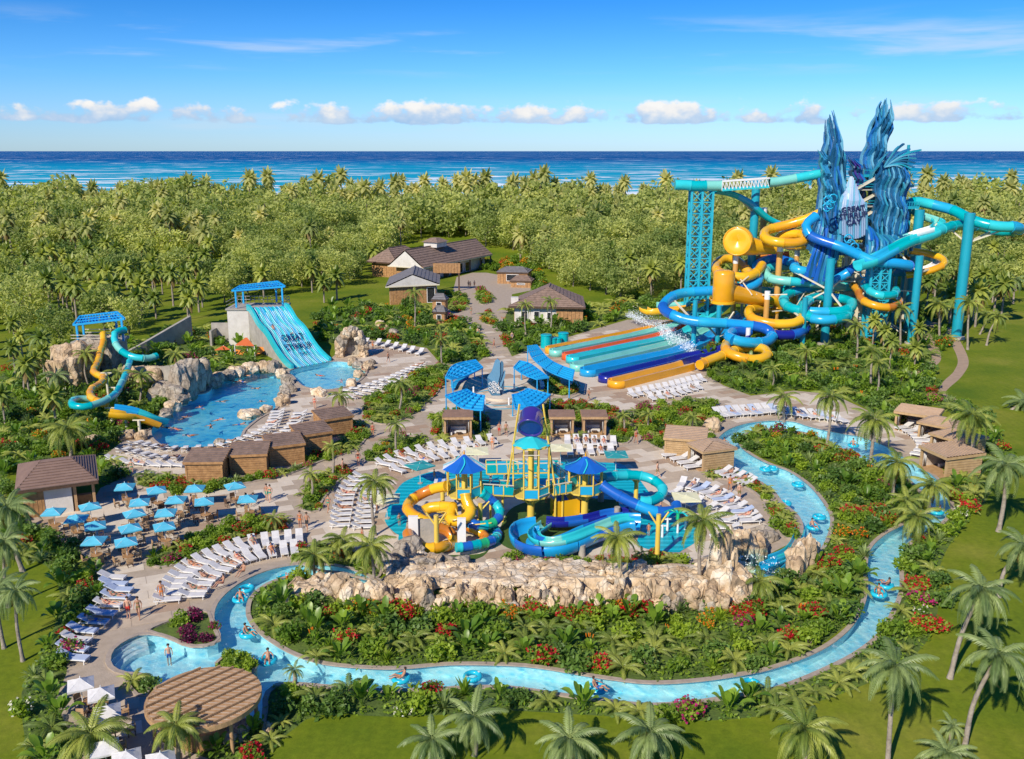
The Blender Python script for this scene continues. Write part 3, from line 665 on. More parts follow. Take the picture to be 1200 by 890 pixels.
 return water_w, bedw, plantw, pavew, objs
WATER_W, BED_W, PLANT_W, PAVE_W, GOBJ = build_ground()
def land_z(x, y):
 t = max(0.0, min(1.0, (y - 292) / 140.0)); s = t * t * (3 - 2 * t)
 z = 7.0 * s + 1.4 * s * noise.noise(Vector((x * 0.012, y * 0.012, 0)))
 q = max(0.0, min(1.0, (y - 470) / 150.0)); q = q * q * (3 - 2 * q)
 return z * (1 - q) - 1.6 * q
def build_far():
 mb = MB(); X = [-1600, -900, -600] + list(range(-420, 421, 20)) + [600, 900, 1600]; Y = list(range(285, 641, 12)) + [700]
 vs = [(x, y, 0.0 if y == 285 else land_z(x, y)) for y in Y for x in X]; n = len(X)
 fs = [(j * n + i, j * n + i + 1, (j + 1) * n + i + 1, (j + 1) * n + i) for j in range(len(Y) - 1) for i in range(n - 1)]
 near = [f for f in fs if vs[f[0]][1] < 520]; beach = [f for f in fs if vs[f[0]][1] >= 520]
 mb.add(vs, near, 'lawn', True)
 part('forest_floor', mb, kind='structure')
 mb = MB(); mb.add(vs, beach, 'sand', True); part('beach', mb, kind='structure')
 mb = MB(); mb.add([(-60000, 560, -0.7), (60000, 560, -0.7), (60000, 90000, -0.7), (-60000, 90000, -0.7)], [(0, 1, 2, 3)], 'ocean')
 part('ocean', mb, kind='structure')
 mb = MB(); mb.add([(-60000, -60000, -2.5), (60000, -60000, -2.5), (60000, 600, -2.5), (-60000, 600, -2.5)], [(0, 1, 2, 3)], 'ocean')
 part('surrounding_sea', mb, kind='structure')
build_far()
def slide_thing(name, label, pts, kind, cols, rad=1.3, seg=4.0, step=1.0, flange=True, cat='water slide', group=None, supports=None, prof=None):
 """pts: world points. kind 'tube' or 'flume'. Sections alternate colours; every section is a part."""
 path = spline(pts, step)
 if pts[0].y > 150: rad *= 0.62 if abs(rad - 1.55) < .06 else 0.74
 t = thing(name, label, cat, (path[-1].x, path[-1].y, 0), 0, group)
 off = Vector((path[-1].x, path[-1].y, 0))
 k = max(1, int(round(seg / step))); i = 0; c = 0
 while i < len(path) - 1:
  j = min(len(path) - 1, i + k)
  if len(path) - 1 - j < k * 0.4: j = len(path) - 1
  mb = MB(); sub = [p - off for p in path[max(0, i):j + 1]]
  col = cols[c % len(cols)]
  if kind == 'tube':
   mb.sweep(sub, circ(rad, 12), col)
   if flange:
    e = sub[0]; d = (sub[1] - sub[0]).normalized() * 0.09
    mb.sweep([e - d, e + d], circ(rad * 1.08, 12), col)
  else:
   r = rad; th = r * 0.12
   pr = [(-r * math.cos(a) , -r * 0.8 * math.sin(a)) for a in [math.pi * q / 8 for q in range(9)]]
   pr = [(-r, r * 0.45)] + pr + [(r, r * 0.45)]
   outp = [(x * 1.12, y - th if abs(x) < r * 0.95 else y) for x, y in reversed(pr)]
   mb.sweep(sub, prof or (pr + outp), col)
  part('slide_section', mb, t); i = j; c += 1
 return t, path
def pts3(lst): return [P(u, v, Y) for u, v, Y in lst]
column_n = [0]
def column(u, v_top, Y, w, col, label, u_base=None, top=None, cap=None, z0=0.0, name='support_column'):
 p = P(u, v_top, Y); ub = u if u_base is None else u_base
 d = ray(ub, 400); x0 = None
 b = Vector((p.x, Y, z0))
 if u_base is not None:
  lo = P(ub, 380, Y); b = Vector((lo.x, Y, z0))
 t = thing(name, label, 'column', b)
 mb = MB(); w *= .86; mb.cyl((0, 0, 0), (p.x - b.x, 0, p.z - z0), w / 2, w / 2, col, 12)
 part('shaft', mb, t)
 mb = MB(); mb.cyl((0, 0, 0.0), (0, 0, 0.5), w * 0.85, w * 0.8, 'concrete', 12); part('footing', mb, t)
 if cap:
  mb = MB(); mb.cyl((p.x - b.x, 0, p.z - z0), (p.x - b.x, 0, p.z - z0 + 1.6), w / 2 * 1.02, w / 2 * 1.02, cap, 12); part('cap', mb, t)
 return t
def arms(t, root_z, targets, col='s_cream', w=0.28):
 for q in targets:
  mb = MB(); mb.beam((0, 0, root_z), Vector(q) - t.location, w, w, col); part('support_arm', mb, t)
def lattice(label, u0, u1, v_top, v_bot, Y, col, bays):
 a = P(u0, v_top, Y); b = P(u1, v_top, Y); z1 = a.z; z0 = 0.0
 w = b.x - a.x; cx = (a.x + b.x) / 2
 t = thing('lattice_tower', label, 'tower', (cx, Y, 0))
 for sx in (-1, 0, 1):
  for sy in (0, 1):
   mb = MB(); mb.box((sx * w / 2, sy * w * 0.6, z1 / 2), (0.42, 0.42, z1), col); part('leg', mb, t)
 h = z1 / bays
 for i in range(bays):
  for sx in (-1, 0):
   for sy in (0, 1):
    x0 = sx * w / 2; x1 = x0 + w / 2; y = sy * w * 0.6
    mb = MB(); mb.beam((x0, y, i * h), (x1, y, (i + 1) * h), 0.16, 0.16, col); mb.beam((x1, y + .05, i * h), (x0, y + .05, (i + 1) * h), 0.16, 0.16, col)
    mb.beam((x0, y, (i + 1) * h), (x1, y, (i + 1) * h), 0.2, 0.2, col); part('cross_brace', mb, t)
  for sx in (-1, 1):
   mb = MB(); mb.beam((sx * w / 2, 0, i * h), (sx * w / 2, w * 0.6, (i + 1) * h), 0.16, 0.16, col); mb.beam((sx * w / 2 + .04, w * .6, i * h), (sx * w / 2 + .04, 0, (i + 1) * h), 0.16, 0.16, col); part('cross_brace', mb, t)
 return t
def fin_spire(name, label, prof, Y, n, depth, seed, back=True, cols=('fin_a', 'fin_b', 'fin_c', 'fin_e', 'fin_a', 'fin_d', 'fin_b')):
 """prof: list of (v, u_left, u_right). Curved upright slats standing round an oval plan."""
 rr = random.Random(seed); base = P((prof[-1][1] + prof[-1][2]) / 2, prof[-1][0], Y)
 t = thing(name, label, 'sculpture', (base.x, Y, 0))
 vs = [p[0] for p in prof]
 def width(v):
  for a, b in zip(prof, prof[1:]):
   if a[0] <= v <= b[0]:
    s = (v - a[0]) / (b[0] - a[0]); return lerp(a[1], b[1], s), lerp(a[2], b[2], s)
  return prof[-1][1], prof[-1][2]
 for side in ((1, -1) if back else (1,)):
  for k in range(n):
   tt = (k + 0.5) / n; ph = rr.uniform(0, 0.5) + k * 0.16
   v0, v1 = vs[0], vs[-1]
   edge = abs(tt - 0.5) * 2
   top = v0 + (v1 - v0) * (rr.uniform(0.0, 0.10) + (0.10 * rr.random() if edge < .6 else 0.2 * edge * rr.random()))
   bot = v1 - (v1 - v0) * rr.uniform(0.0, 0.10)
   path = []; steps = 18
   for s in range(steps + 1):
    v = bot + (top - bot) * s / steps
    l_, r_ = width(v); u = l_ + (r_ - l_) * tt
    mw = (r_ - l_)
    u += 0.042 * mw * math.sin(s * 0.9 + ph) + 0.018 * mw * math.sin(s * 2.1 + ph * 2)
    pw = P(u, v, Y); ww = mw / F * Y
    yy = -side * math.sqrt(max(0, 1 - (2 * tt - 1) ** 2)) * min(depth, ww * 0.7) + 0.5 * math.sin(s * 1.1 + ph)
    path.append(Vector((pw.x - base.x, yy, pw.z)))
   w = 0.36; d = 1.2
   mb = MB(); c = cols[rr.randrange(len(cols))]
   pts = []
   for i, q in enumerate(path):
    tp = 1.0 if i < steps - 3 else (steps - i + 0.6) / 4
    for a, b in ((-w, -d), (w, -d), (w, d), (-w, d)): pts.append(q + Vector((a * 0.5 * tp, b * 0.5 * tp, 0)))
   fs = []
   for i in range(steps):
    for q in range(4): fs.append((i * 4 + q, i * 4 + (q + 1) % 4, i * 4 + 4 + (q + 1) % 4, i * 4 + 4 + q))
   fs.append((0, 3, 2, 1)); fs.append(tuple(steps * 4 + q for q in range(4)))
   mb.add(pts, fs, c); part('fin', mb, t)
 return t
def build_tower():
 fin_spire('wave_spire', 'tall left spire of wavy blue fins on the slide tower, pointed dark top', [(124,969,975),(140,969,981),(160,967,984),(185,964,986),(215,960,991),(250,959,993),(275,961,992),(300,966,996)], 186, 15, 2.6, 3)
 fin_spire('wave_spire', 'tallest right spire of pale blue branching fins on the slide tower', [(111,1038,1043),(125,1030,1046),(145,1023,1043),(165,1017,1039),(185,1011,1034),(205,1012,1036),(225,1016,1040)], 194, 12, 2.0, 5, cols=('fin_d', 'fin_b', 'fin_a', 'fin_d', 'fin_c', 'fin_e', 'fin_a'))
 fin_spire('wave_spire', 'broad right tower of long rippling blue and turquoise fins with a fanned crest', [(174,1048,1060),(190,1030,1062),(205,1024,1061),(235,1022,1059),(265,1018,1060),(292,1012,1056)], 187, 20, 3.4, 8)
 fin_spire('wave_spire', 'small pale side fin leaning on the left spire', [(172,957,964),(190,960,970),(210,963,972),(235,966,974)], 184, 5, 0.8, 9, back=False, cols=('fin_c', 'fin_d', 'fin_b'))
 fin_spire('wave_spire', 'dark purple blue jagged fin cluster between the two spires', [(182,994,999),(195,996,1008),(215,1000,1012),(235,1003,1012)], 191, 6, 1.0, 10, cols=('fin_a', 'fin_e', 's_purple', 'fin_a'))
 t = thing('fan_crest', 'turquoise palm like fan of fins sweeping right from the broad fin tower', 'sculpture', P(1040, 195, 184))
 root = P(1036, 196, 184)
 for i, (u, v) in enumerate([(1055, 171), (1060, 168), (1066, 175), (1079, 176), (1072, 181), (1073, 186), (1072, 191), (1071, 196), (1068, 199), (1063, 202)]):
  e = P(u, v, 184); m = (root + e) / 2 + Vector((0, -0.5, 0.8)); mb = MB()
  mb.sweep([p - t.location for p in spline([root, m, e], 0.8)], [(-0.28, -0.14), (0.28, -0.14), (0.28, 0.14), (-0.28, 0.14)], ('fin_c', 'fin_a', 'fin_b', 'steel_teal', 'fin_d')[i % 5], smooth=False); part('fin', mb, t)
 def skirt(label, roots, tips, Ya, Yb, n, seed, bow=1.0):
  rr = random.Random(seed); c = P(roots[0][0], roots[0][1], Ya); t = thing('fin_skirt', label, 'sculpture', (c.x, c.y, 0))
  for i in range(n):
   s = i / (n - 1); 
   def at(L):
    k = s * (len(L) - 1); a = int(min(k, len(L) - 2)); f = k - a; return (lerp(L[a][0], L[a + 1][0], f), lerp(L[a][1], L[a + 1][1], f))
   a = at(roots); b = at(tips); A = P(a[0], a[1], Ya); B = P(b[0] + rr.uniform(-2, 2), b[1] + rr.uniform(-4, 4), Yb)
   m = (A + B) / 2 + Vector((rr.uniform(-.4, .4), -bow, rr.uniform(0.2, 1.0)))
   mb = MB(); mb.sweep([p - t.location for p in spline([A, m, B], 1.2)], [(-0.2, -0.3), (0.2, -0.3), (0.2, 0.3), (-0.2, 0.3)], ('fin_a', 'fin_e', 'fin_b', 's_dblue', 'fin_c')[rr.randrange(5)], smooth=False); part('fin', mb, t)
 skirt('skirt of dark and bright blue strands hanging below the left spire', [(962,262),(975,268),(985,270)], [(941,330),(962,330),(982,300)], 184, 181, 20, 1)
 skirt('blue strands draped down the left flank of the slide tower', [(961,245),(964,262)], [(946,292),(962,300)], 184, 182, 10, 4)
 skirt('skirt of blue fins sweeping right below the broad fin tower', [(1014,268),(1030,276),(1058,274)], [(1014,312),(1040,300),(1072,290)], 184, 180, 24, 2, 1.5)
 skirt('lower row of blue fins beside the logo panel', [(1013,262),(1022,270)], [(1013,300),(1030,308)], 183, 181, 9, 6)
 c = P(1000, 252, 182); t = thing('logo_panel', 'pale blue feathered panel with the park name between the spires', 'sign', c)
 rr = random.Random(3)
 L = [(992, 206), (997, 200), (1003, 206), (1007, 212), (1013, 222)]
 for i in range(13):
  s = i / 12; ub = 985 + 30 * s; vb = 274 + 6 * math.sin(s * 3.1); ut = 997 + 17 * (s - 0.3); vt = 207 + 30 * abs(s - 0.35) ** 1.3 * 1.8
  a = P(ub, vb, 182); b = P(ub, 240, 181.6); e = P(ut, vt, 183.5); mb = MB()
  w = 0.26
  mb.sweep([p - c for p in spline([a, b, e], 1.2)], [(-0.27, -0.12), (0.27, -0.12), (0.27, 0.12), (-0.27, 0.12)], 'panel' if i % 3 else 'fin_d', smooth=False); part('feather', mb, t)
 mb = MB(); pl = [P(u, v, 182.3) - c for u, v in ((985, 244), (1014, 240), (1016, 262), (1012, 275), (988, 272))]
 mb.add(pl + [p + Vector((0, 0.3, 0)) for p in pl], [(0, 1, 2, 3, 4), (9, 8, 7, 6, 5)] + [(i, i + 5, (i + 1) % 5 + 5, (i + 1) % 5) for i in range(5)], 'panel'); part('backing_panel', mb, t)
 part('lettering', text_mesh('GREAT\nSTIRRUP\nCAY', 1.45, 'logo', 0.05, space=0.85), t, P(1000, 253, 181.25) - c, (math.pi / 2, R(-7), 0))
 c = P(1003, 300, 190); t = thing('stair_tower', 'cream stair tower with teal railings inside the blue fins', 'tower', (c.x, c.y, 0))
 for x in (-3, 3):
  for y in (-3, 3): mb = MB(); mb.box((x, y, 15), (0.6, 0.6, 30), 's_cream'); part('post', mb, t)
 for k in range(9):
  z = 3 + k * 3.2; mb = MB(); mb.box((0, 0, z), (6.8, 6.8, 0.25), 'concrete'); part('landing', mb, t)
  mb = MB(); mb.beam((-2.6, -3.3, z), (2.6, -3.3, z + 3.0), 1.3, 0.3, 's_cream'); part('stair_flight', mb, t)
  mb = MB()
  for zz in (0.6, 1.1): mb.beam((-3.5, -3.6, z + zz), (3.5, -3.6, z + zz), 0.1, 0.1, 'steel_teal'); mb.beam((3.5, -3.6, z + zz), (3.5, 3.5, z + zz), 0.1, 0.1, 'steel_teal')
  part('railing', mb, t)
 mb = MB(); mb.box((0.5, -1.5, 9), (4.6, 3, 18), 's_cream'); part('core_wall', mb, t)
 for lab, quad, Y in (('upper teal launch deck behind the right spire', (1008, 1062, 206), 192), ('middle teal launch deck between the spires', (1008, 1066, 218), 190), ('teal launch deck right of the fin tower', (1052, 1072, 243), 188)):
  a = P(quad[0], quad[2], Y); b = P(quad[1], quad[2], Y); t = thing('launch_deck', lab, 'platform', (a.x, Y, 0))
  mb = MB(); mb.box(((b.x - a.x) / 2, 0, a.z), (b.x - a.x, 4, 0.5), 'steel_teal'); part('deck', mb, t)
  mb = MB(); mb.beam((0, -2, a.z + 1.1), (b.x - a.x, -2, a.z + 1.1), 0.12, 0.12, 'steel_teal')
  for q in range(8): mb.beam(((b.x - a.x) * q / 7, -2, a.z), ((b.x - a.x) * q / 7, -2, a.z + 1.1), 0.1, 0.1, 'steel_teal')
  part('railing', mb, t)
  mb = MB(); mb.box((b.x - a.x - 0.5, 1, a.z / 2), (0.5, 0.5, a.z), 'steel_teal'); part('post', mb, t)
 lattice('tall turquoise lattice tower under the end of the top slide', 811, 836, 224, 360, 186, 'steel_aqua', 13)
 lattice('low turquoise lattice tower ringed by slides beside the palms', 1022, 1044, 310, 395, 176, 'steel_aqua', 9)
 for lab, pts_, r in (('bright blue coral like ornament on the front of the slide tower', [(1013, 320), (1020, 316), (1027, 322), (1022, 330), (1014, 333), (1019, 324)], 0.9), ('turquoise coral net draped between the spires', [(994, 280), (997, 286), (1001, 290), (1004, 296), (999, 296), (1007, 302)], 0.8), ('turquoise coral knot high on the left spire', [(970, 235), (976, 233), (973, 240), (969, 243)], 0.8)):
  c = P(pts_[0][0], pts_[0][1], 178); t = thing('coral_ornament', lab, 'ornament', c)
  for u, v in pts_:
   o = P(u, v, 178) - c; mb = MB(); mb.sweep([o + Vector((r * math.cos(a * .7), -0.1, r * math.sin(a * .7))) for a in range(9)], circ(0.16, 6), 's_lblue', closed=True); part('loop', mb, t)
 B = ('s_blue', 's_dblue', 's_blue', 's_lblue')
 slide_thing('tube_slide', 'long blue tube slide looping out left and winding down to the racing slides',
  pts3([(956,254,183),(945,264,182),(948,275,181),(962,282,180),(986,290,178),(1010,301,177),(1026,307,176),(1051,309,176),(1066,312,177),(1062,318,183),(1040,318,187),(1013,312,188),(986,320,186),(965,321,183),(947,319,182),(933,316,182),(929,309,187),(910,304,191),(893,307,192),(886,314,189),(889,327,184),(880,335,182),(846,340,182),(831,341,182),(804,343,182),(788,348,180),(778,357,177),(779,364,174),(790,370,171),(804,375,170),(825,378,169),(846,379,169),(869,381,169),(892,384,168.5),(903,390,168),(904,396,166),(896,401,164),(879,402,162),(861,399,162),(854,394,164),(860,389,167),(878,389,169)]), 'tube', B, 1.28, 4.6)
 slide_thing('tube_slide', 'turquoise tube slide making a wide front loop with a tight ring inside it',
  pts3([(1004,312,188),(996,320,188),(986,327,187),(971,334,186),(948,338,185),(930,342,184),(920,348,182),(919,355,179),(926,361,176),(944,365,174),(965,366,173),(986,365,173),(997,361,174.5),(998,355,177),(988,351,180),(972,349,181),(956,349,180),(946,354,177),(942,362,174),(948,371,172),(960,375,170),(975,375,170),(990,372,172),(996,366,175)]), 'tube', ('s_teal', 's_aqua', 's_teal', 's_lblue'), 1.25, 4.2)
 slide_thing('tube_slide', 'pale mint tube slide curving behind the orange posts',
  pts3([(935,312,190),(915,312,190),(900,315,189),(897,320,186),(904,327,184),(925,330,182.5),(953,332,183),(977,336,184),(1000,336,187),(1018,330,190)]), 'tube', ('s_mint', 's_aqua', 's_mint'), 1.2, 4.4)
 Yl = ('s_yellow', 's_orange', 's_yellow')
 slide_thing('tube_slide', 'upper yellow tube slide leaving the left spire in a double curl',
  pts3([(963,249,186),(945,257,187),(925,263,188),(905,268,188),(896,273,186),(898,280,183),(910,284,181),(933,285,181),(944,281,183),(938,275,187),(922,275,189),(912,280,190),(925,288,188),(948,287,184),(960,290,183)]), 'tube', Yl, 1.25, 5)
 slide_thing('tube_slide', 'middle yellow tube slide curling behind the large amber barrel',
  pts3([(882,324,183),(876,318,187),(862,305,192),(848,304,192),(839,311,189),(841,318,185),(854,323,182),(872,325,181),(886,320,183),(893,311,187)]), 'tube', Yl, 1.25, 5)
 slide_thing('tube_slide', 'lower right yellow tube slide ringed round an orange post',
  pts3([(895,352,182),(905,352,183),(914,358,184),(905,366,184),(890,362,182),(878,364,178),(880,372,174),(892,377,172),(910,380,171),(930,379,171),(940,373,173),(935,364,178),(920,360,180)]), 'tube', Yl, 1.2, 5)
 slide_thing('tube_slide', 'lowest yellow tube slide spiralling to the nearest racing lane',
  pts3([(852,403,164),(850,409,160),(858,416,157),(876,421,156),(890,421,156.5),(899,417,158),(896,410,161),(884,407,163),(868,408,163),(856,414,160),(844,418,157),(831,423,155),(820,428,153)]), 'tube', Yl, 1.15, 5)
 slide_thing('open_slide', 'narrow yellow open slide reaching left above the racing lanes',
  pts3([(754,362,188),(762,365,186),(785,363,186),(808,360,186),(825,354,187),(840,350,188)]), 'flume', ('s_yellow', 's_orange'), 1.15, 5)
 slide_thing('open_slide', 'short pale mint open slide tucked behind the yellow one', pts3([(770,357,190),(785,357,190),(805,356,190),(828,346,191)]), 'flume', ('s_mint', 's_aqua'), 1.1, 5)
 slide_thing('tube_slide', 'big turquoise tube slide reaching furthest right in a hairpin',
  pts3([(1052,246,189),(1071,237,190),(1087,239,190),(1100,242,189),(1115,246,187),(1126,251,185),(1137,257,183),(1154,263,181),(1175,266,180),(1190,266,180),(1195,269,182),(1188,271,186),(1170,271,188),(1150,266,189),(1126,264,186),(1107,268,182),(1096,272,180)]), 'tube', ('s_teal', 's_aqua', 's_lblue', 's_teal'), 1.35, 4.4)
 slide_thing('open_slide', 'wide turquoise open slide falling left from the hairpin to the tower foot',
  pts3([(1096,272,180),(1084,277,179),(1067,282,178),(1051,290,177),(1038,297,176),(1022,306,175),(1005,311,174)]), 'flume', ('s_aqua', 's_teal', 's_lblue'), 1.7, 5)
 slide_thing('open_slide', 'pale mint open slide running beside the wide turquoise one',
  pts3([(1070,246,189),(1080,252,188),(1094,257,186),(1101,261,184),(1098,266,182),(1090,269,181),(1078,272,181),(1060,279,181),(1044,286,181),(1030,294,180),(1015,302,180)]), 'flume', ('s_mint', 's_aqua', 's_white'), 1.3, 5)
 slide_thing('tube_slide', 'aqua top slide running level out to the lattice tower',
  pts3([(962,204,187),(945,207,187),(930,210,187),(913,213,187),(900,214,187)]), 'tube', ('s_aqua', 's_mint'), 1.5, 5)
 slide_thing('tube_slide', 'closed teal end of the top slide above the lattice tower', pts3([(845,218,186),(830,218,186),(814,218,186),(800,217,186),(791,217,186)]), 'tube', ('s_mint', 's_teal', 's_aqua'), 1.6, 3)
 c = P(872, 217, 186.5); t = thing('slide_truss', 'white and aqua openwork channel in the middle of the top slide', 'water slide', c)
 a, b = P(845, 218, 186) - c, P(900, 214, 187) - c
 for dz, dy in ((.85, -1), (-.85, -1), (.85, 1), (-.85, 1)):
  mb = MB(); mb.beam(a + Vector((0, dy, dz)), b + Vector((0, dy, dz)), 0.3, 0.3, 's_white' if dz > 0 else 's_aqua'); part('chord', mb, t)
 for i in range(14):
  p = a.lerp(b, i / 13); q = a.lerp(b, min(1, (i + 1) / 13)); mb = MB(); mb.beam(p + Vector((0, -1, .85)), q + Vector((0, -1, -.85)), 0.14, 0.14, 's_white'); mb.beam(p + Vector((0, -1, -.85)), p + Vector((0, -1, .85)), 0.14, 0.14, 's_white'); part('strut', mb, t)
 mb = MB(); mb.sweep([a, b], [(-.9, -0.7), (.9, -0.7), (.9, -0.5), (-.9, -0.5)], 's_aqua', smooth=False); part('channel', mb, t)
 slide_thing('open_slide', 'teal branch curving down from the top slide behind the blue post', pts3([(838,223,188),(858,227,189),(878,237,190),(898,254,191),(915,262,191),(930,268,191)]), 'flume', ('s_teal', 's_lblue'), 1.1, 5)
 slide_thing('tube_slide', 'orange tube slide bulging right behind the low lattice tower', pts3([(1067,294,184),(1080,296,184),(1094,299,183),(1105,304,181),(1106,310,179),(1097,315,178),(1084,319,178),(1062,323,179)]), 'tube', ('s_orange', 's_yellow'), 0.9, 5)
 slide_thing('open_slide', 'mint open slide inside the orange curve at the right', pts3([(1066,297,186),(1080,300,186),(1092,303,185),(1098,308,183),(1090,313,182),(1076,317,182)]), 'flume', ('s_mint', 's_white'), 1.0, 5)
 slide_thing('tube_slide', 'amber tube ring round the low lattice tower', pts3([(1000,335,184),(1006,342,180),(1009,350,176),(1018,356,173),(1032,360,172),(1046,360,173),(1054,354,177),(1050,349,181)]), 'tube', ('s_orange', 's_dorange'), 1.0, 5)
 slide_thing('tube_slide', 'teal tube ring above the amber one on the low lattice tower', pts3([(1014,332,180),(1016,338,176),(1024,344,173),(1035,347,172.5),(1048,345,174),(1050,340,178)]), 'tube', ('s_aqua', 's_teal'), 1.0, 3)
 slide_thing('tube_slide', 'navy tube slide low under the turquoise ring', pts3([(904,392,170),(920,393,170),(935,391,171),(945,384,174)]), 'tube', ('s_navy', 's_dblue'), 1.25, 4)
 slide_thing('tube_slide', 'deep blue tube slide crossing under the tower front', pts3([(1006,308,183),(996,318,181),(985,325,181),(972,331,184),(955,335,188)]), 'tube', ('s_dblue', 's_blue'), 1.2, 4)
 slide_thing('open_slide', 'brown red open slide behind the amber barrel', pts3([(868,311,193),(885,304,193),(905,300,193),(925,297,192)]), 'flume', ('s_dorange', 's_red'), 1.2, 6)
 slide_thing('open_slide', 'red open slide tucked deep behind the coral ornament', pts3([(998,332,190),(1012,327,190),(1030,322,190),(1050,306,190),(1066,300,189)]), 'flume', ('s_red', 's_dorange'), 1.0, 6)
 slide_thing('tube_slide', 'teal tube slide low at the back of the tower foot', pts3([(875,312,195),(868,330,193),(880,338,192),(905,342,191),(925,338,191)]), 'tube', ('s_teal', 's_mint'), 1.1, 5)
 c = P(865, 283, 185); t = thing('slide_barrel', 'round amber barrel of a slide facing the camera, like a shallow bowl', 'slide drum', c)
 d = Vector((-0.35, -0.88, 0.05)).normalized(); mb = MB()
 r = 2.85
 prof = [(0.0, 0.5), (0.35, 0.9), (0.62, 1.05), (0.9, 1.05), (1.0, 0.85), (1.02, 0.0), (0.95, -2.6), (0.0, -2.8)]
 a = d.cross(Vector((0, 0, 1))).normalized(); b = a.cross(d); n = 28; pts = []
 for rad_, dd in prof:
  for i in range(n): th = 2 * math.pi * i / n; pts.append(d * dd + (a * math.cos(th) + b * math.sin(th)) * max(rad_, 0.001) * r)
 fs = [(k * n + i, k * n + (i + 1) % n, (k + 1) * n + (i + 1) % n, (k + 1) * n + i) for k in range(len(prof) - 1) for i in range(n)]
 mb.add(pts, fs, 's_yellow', True); part('bowl', mb, t)
 mb = MB(); mb.sweep([d * 1.0 + (a * math.cos(2 * math.pi * i / 28) + b * math.sin(2 * math.pi * i / 28)) * r * 0.93 for i in range(28)], circ(0.16, 6), 's_orange', closed=True); part('rim', mb, t)
 mb = MB(); q = P(886, 291, 187) - c; e = P(908, 293, 189) - c
 mb.cyl(Vector((1.0, 1.5, -0.8)), e, 2.2, 0.9, 's_yellow', 16); part('tail', mb, t)
 c = P(848, 336, 178); t = thing('slide_barrel', 'large upright amber barrel in front of the lower slides', 'slide drum', c)
 mb = MB(); hh = 2.9; rr_ = 2.05; prof = [(0.55, -hh - .3), (0.9, -hh), (1.0, -hh + .5), (1.0, hh - .5), (0.9, hh), (0.5, hh + .25), (0.001, hh + .3)]
 pts = [];
 for rad_, dd in prof:
  for i in range(n): th = 2 * math.pi * i / n; pts.append(Vector((math.cos(th) * rad_ * rr_, math.sin(th) * rad_ * rr_, dd)))
 mb.add(pts, [(k * n + i, k * n + (i + 1) % n, (k + 1) * n + (i + 1) % n, (k + 1) * n + i) for k in range(len(prof) - 1) for i in range(n)], 's_orange', True); part('drum', mb, t)
 mb = MB(); mb.cyl(Vector((0, 0, -hh + 0.2)), Vector((0, 0, -hh - .3)), rr_ * 1.12, rr_ * 1.12, 's_yellow', 24); part('lower_rim', mb, t)
 mb = MB(); mb.cyl(Vector((1.2, 1.0, -1.4)), P(897, 352, 182) - c, 2.0, 1.1, 's_orange', 16); part('tail', mb, t)
 TB = 'steel_teal'
 cl = [(886,222,192,2.0,TB,'tall turquoise post under the top slide'),(974,303,176,1.9,TB,'thick turquoise post in front of the turquoise loop'),(1078,246,186,2.2,TB,'turquoise post under the start of the hairpin slide'),
          (1137,250,182,2.3,TB,'tallest right turquoise post holding the hairpin slide'),(944,349,172,1.2,TB,'short turquoise post left of the turquoise ring'),(815,352,172,1.1,TB,'left turquoise post under the long blue slide'),(843,358,171,1.1,TB,'right turquoise post under the long blue slide'),
          (1065,170,196,0.7,TB,'thin green teal mast right of the fin tower'),(1078,300,176,1.7,TB,'turquoise post under the wide open slide'),(940,320,185,1.0,TB,'slim turquoise post behind the blue curve')]
 heads = {}
 for u, v, Y, w, col, lab in cl: heads[lab] = column(u, v, Y, w, col, lab)
 for u, v, Y, w, lab in ((895,247,195,1.5,'amber post with white top behind the upper yellow curl'),(914,289,184,1.4,'amber post with white top under the upper yellow slide'),(934,294,188,1.2,'second amber post with white top beside the blue strands'),(862,303,186,1.2,'amber post beneath the round barrel'),(899,345,180,1.3,'amber post between the lower yellow slides'),(876.5,389,165,1.0,'amber post inside the blue spiral'),(1014,314,190,1.0,'amber post behind the coral ornament')):
  column(u, v + 6, Y, w, 'amber', lab, cap='s_white')
 for lab, rz_v, tg in (('tallest right turquoise post holding the hairpin slide', 285, [(1175,270,181),(1160,272,184),(1115,270,184)]), ('thick turquoise post in front of the turquoise loop', 340, [(930,318,182),(1000,316,186),(990,365,173),(948,352,178)]),
                         ('left turquoise post under the long blue slide', 378, [(788,350,180),(800,376,170),(780,362,176)]), ('right turquoise post under the long blue slide', 395, [(825,378,169),(869,382,169),(860,366,176)]),
                         ('turquoise post under the start of the hairpin slide', 290, [(1105,304,181),(1098,262,184),(1060,290,180)]), ('tall turquoise post under the top slide', 250, [(860,228,189),(905,258,191)]),
                         ('short turquoise post left of the turquoise ring', 375, [(925,362,176),(965,376,171),(935,378,172)]), ('turquoise post under the wide open slide', 320, [(1050,292,178),(1100,312,179)])):
  t = heads[lab]; z = P(600, rz_v, t.location.y).z; arms(t, max(1.0, z), [P(*q) for q in tg])
 t = thing('brace_frame', 'tangle of cream steel braces under the middle of the slide tower', 'frame', (P(900, 340, 186).x, 186, 0)); rr = random.Random(12)
 for i in range(64):
  a = P(rr.uniform(865, 1060), rr.uniform(315, 385), rr.uniform(178, 192)); b = a + Vector((rr.uniform(-5, 5), rr.uniform(-3, 3), rr.uniform(-4, 1.5)))
  if b.z < 0.3: b.z = 0.3
  if a.z < 0.3: continue
  mb = MB(); mb.beam(a - t.location, b - t.location, 0.2, 0.2, 's_cream'); part('brace', mb, t)
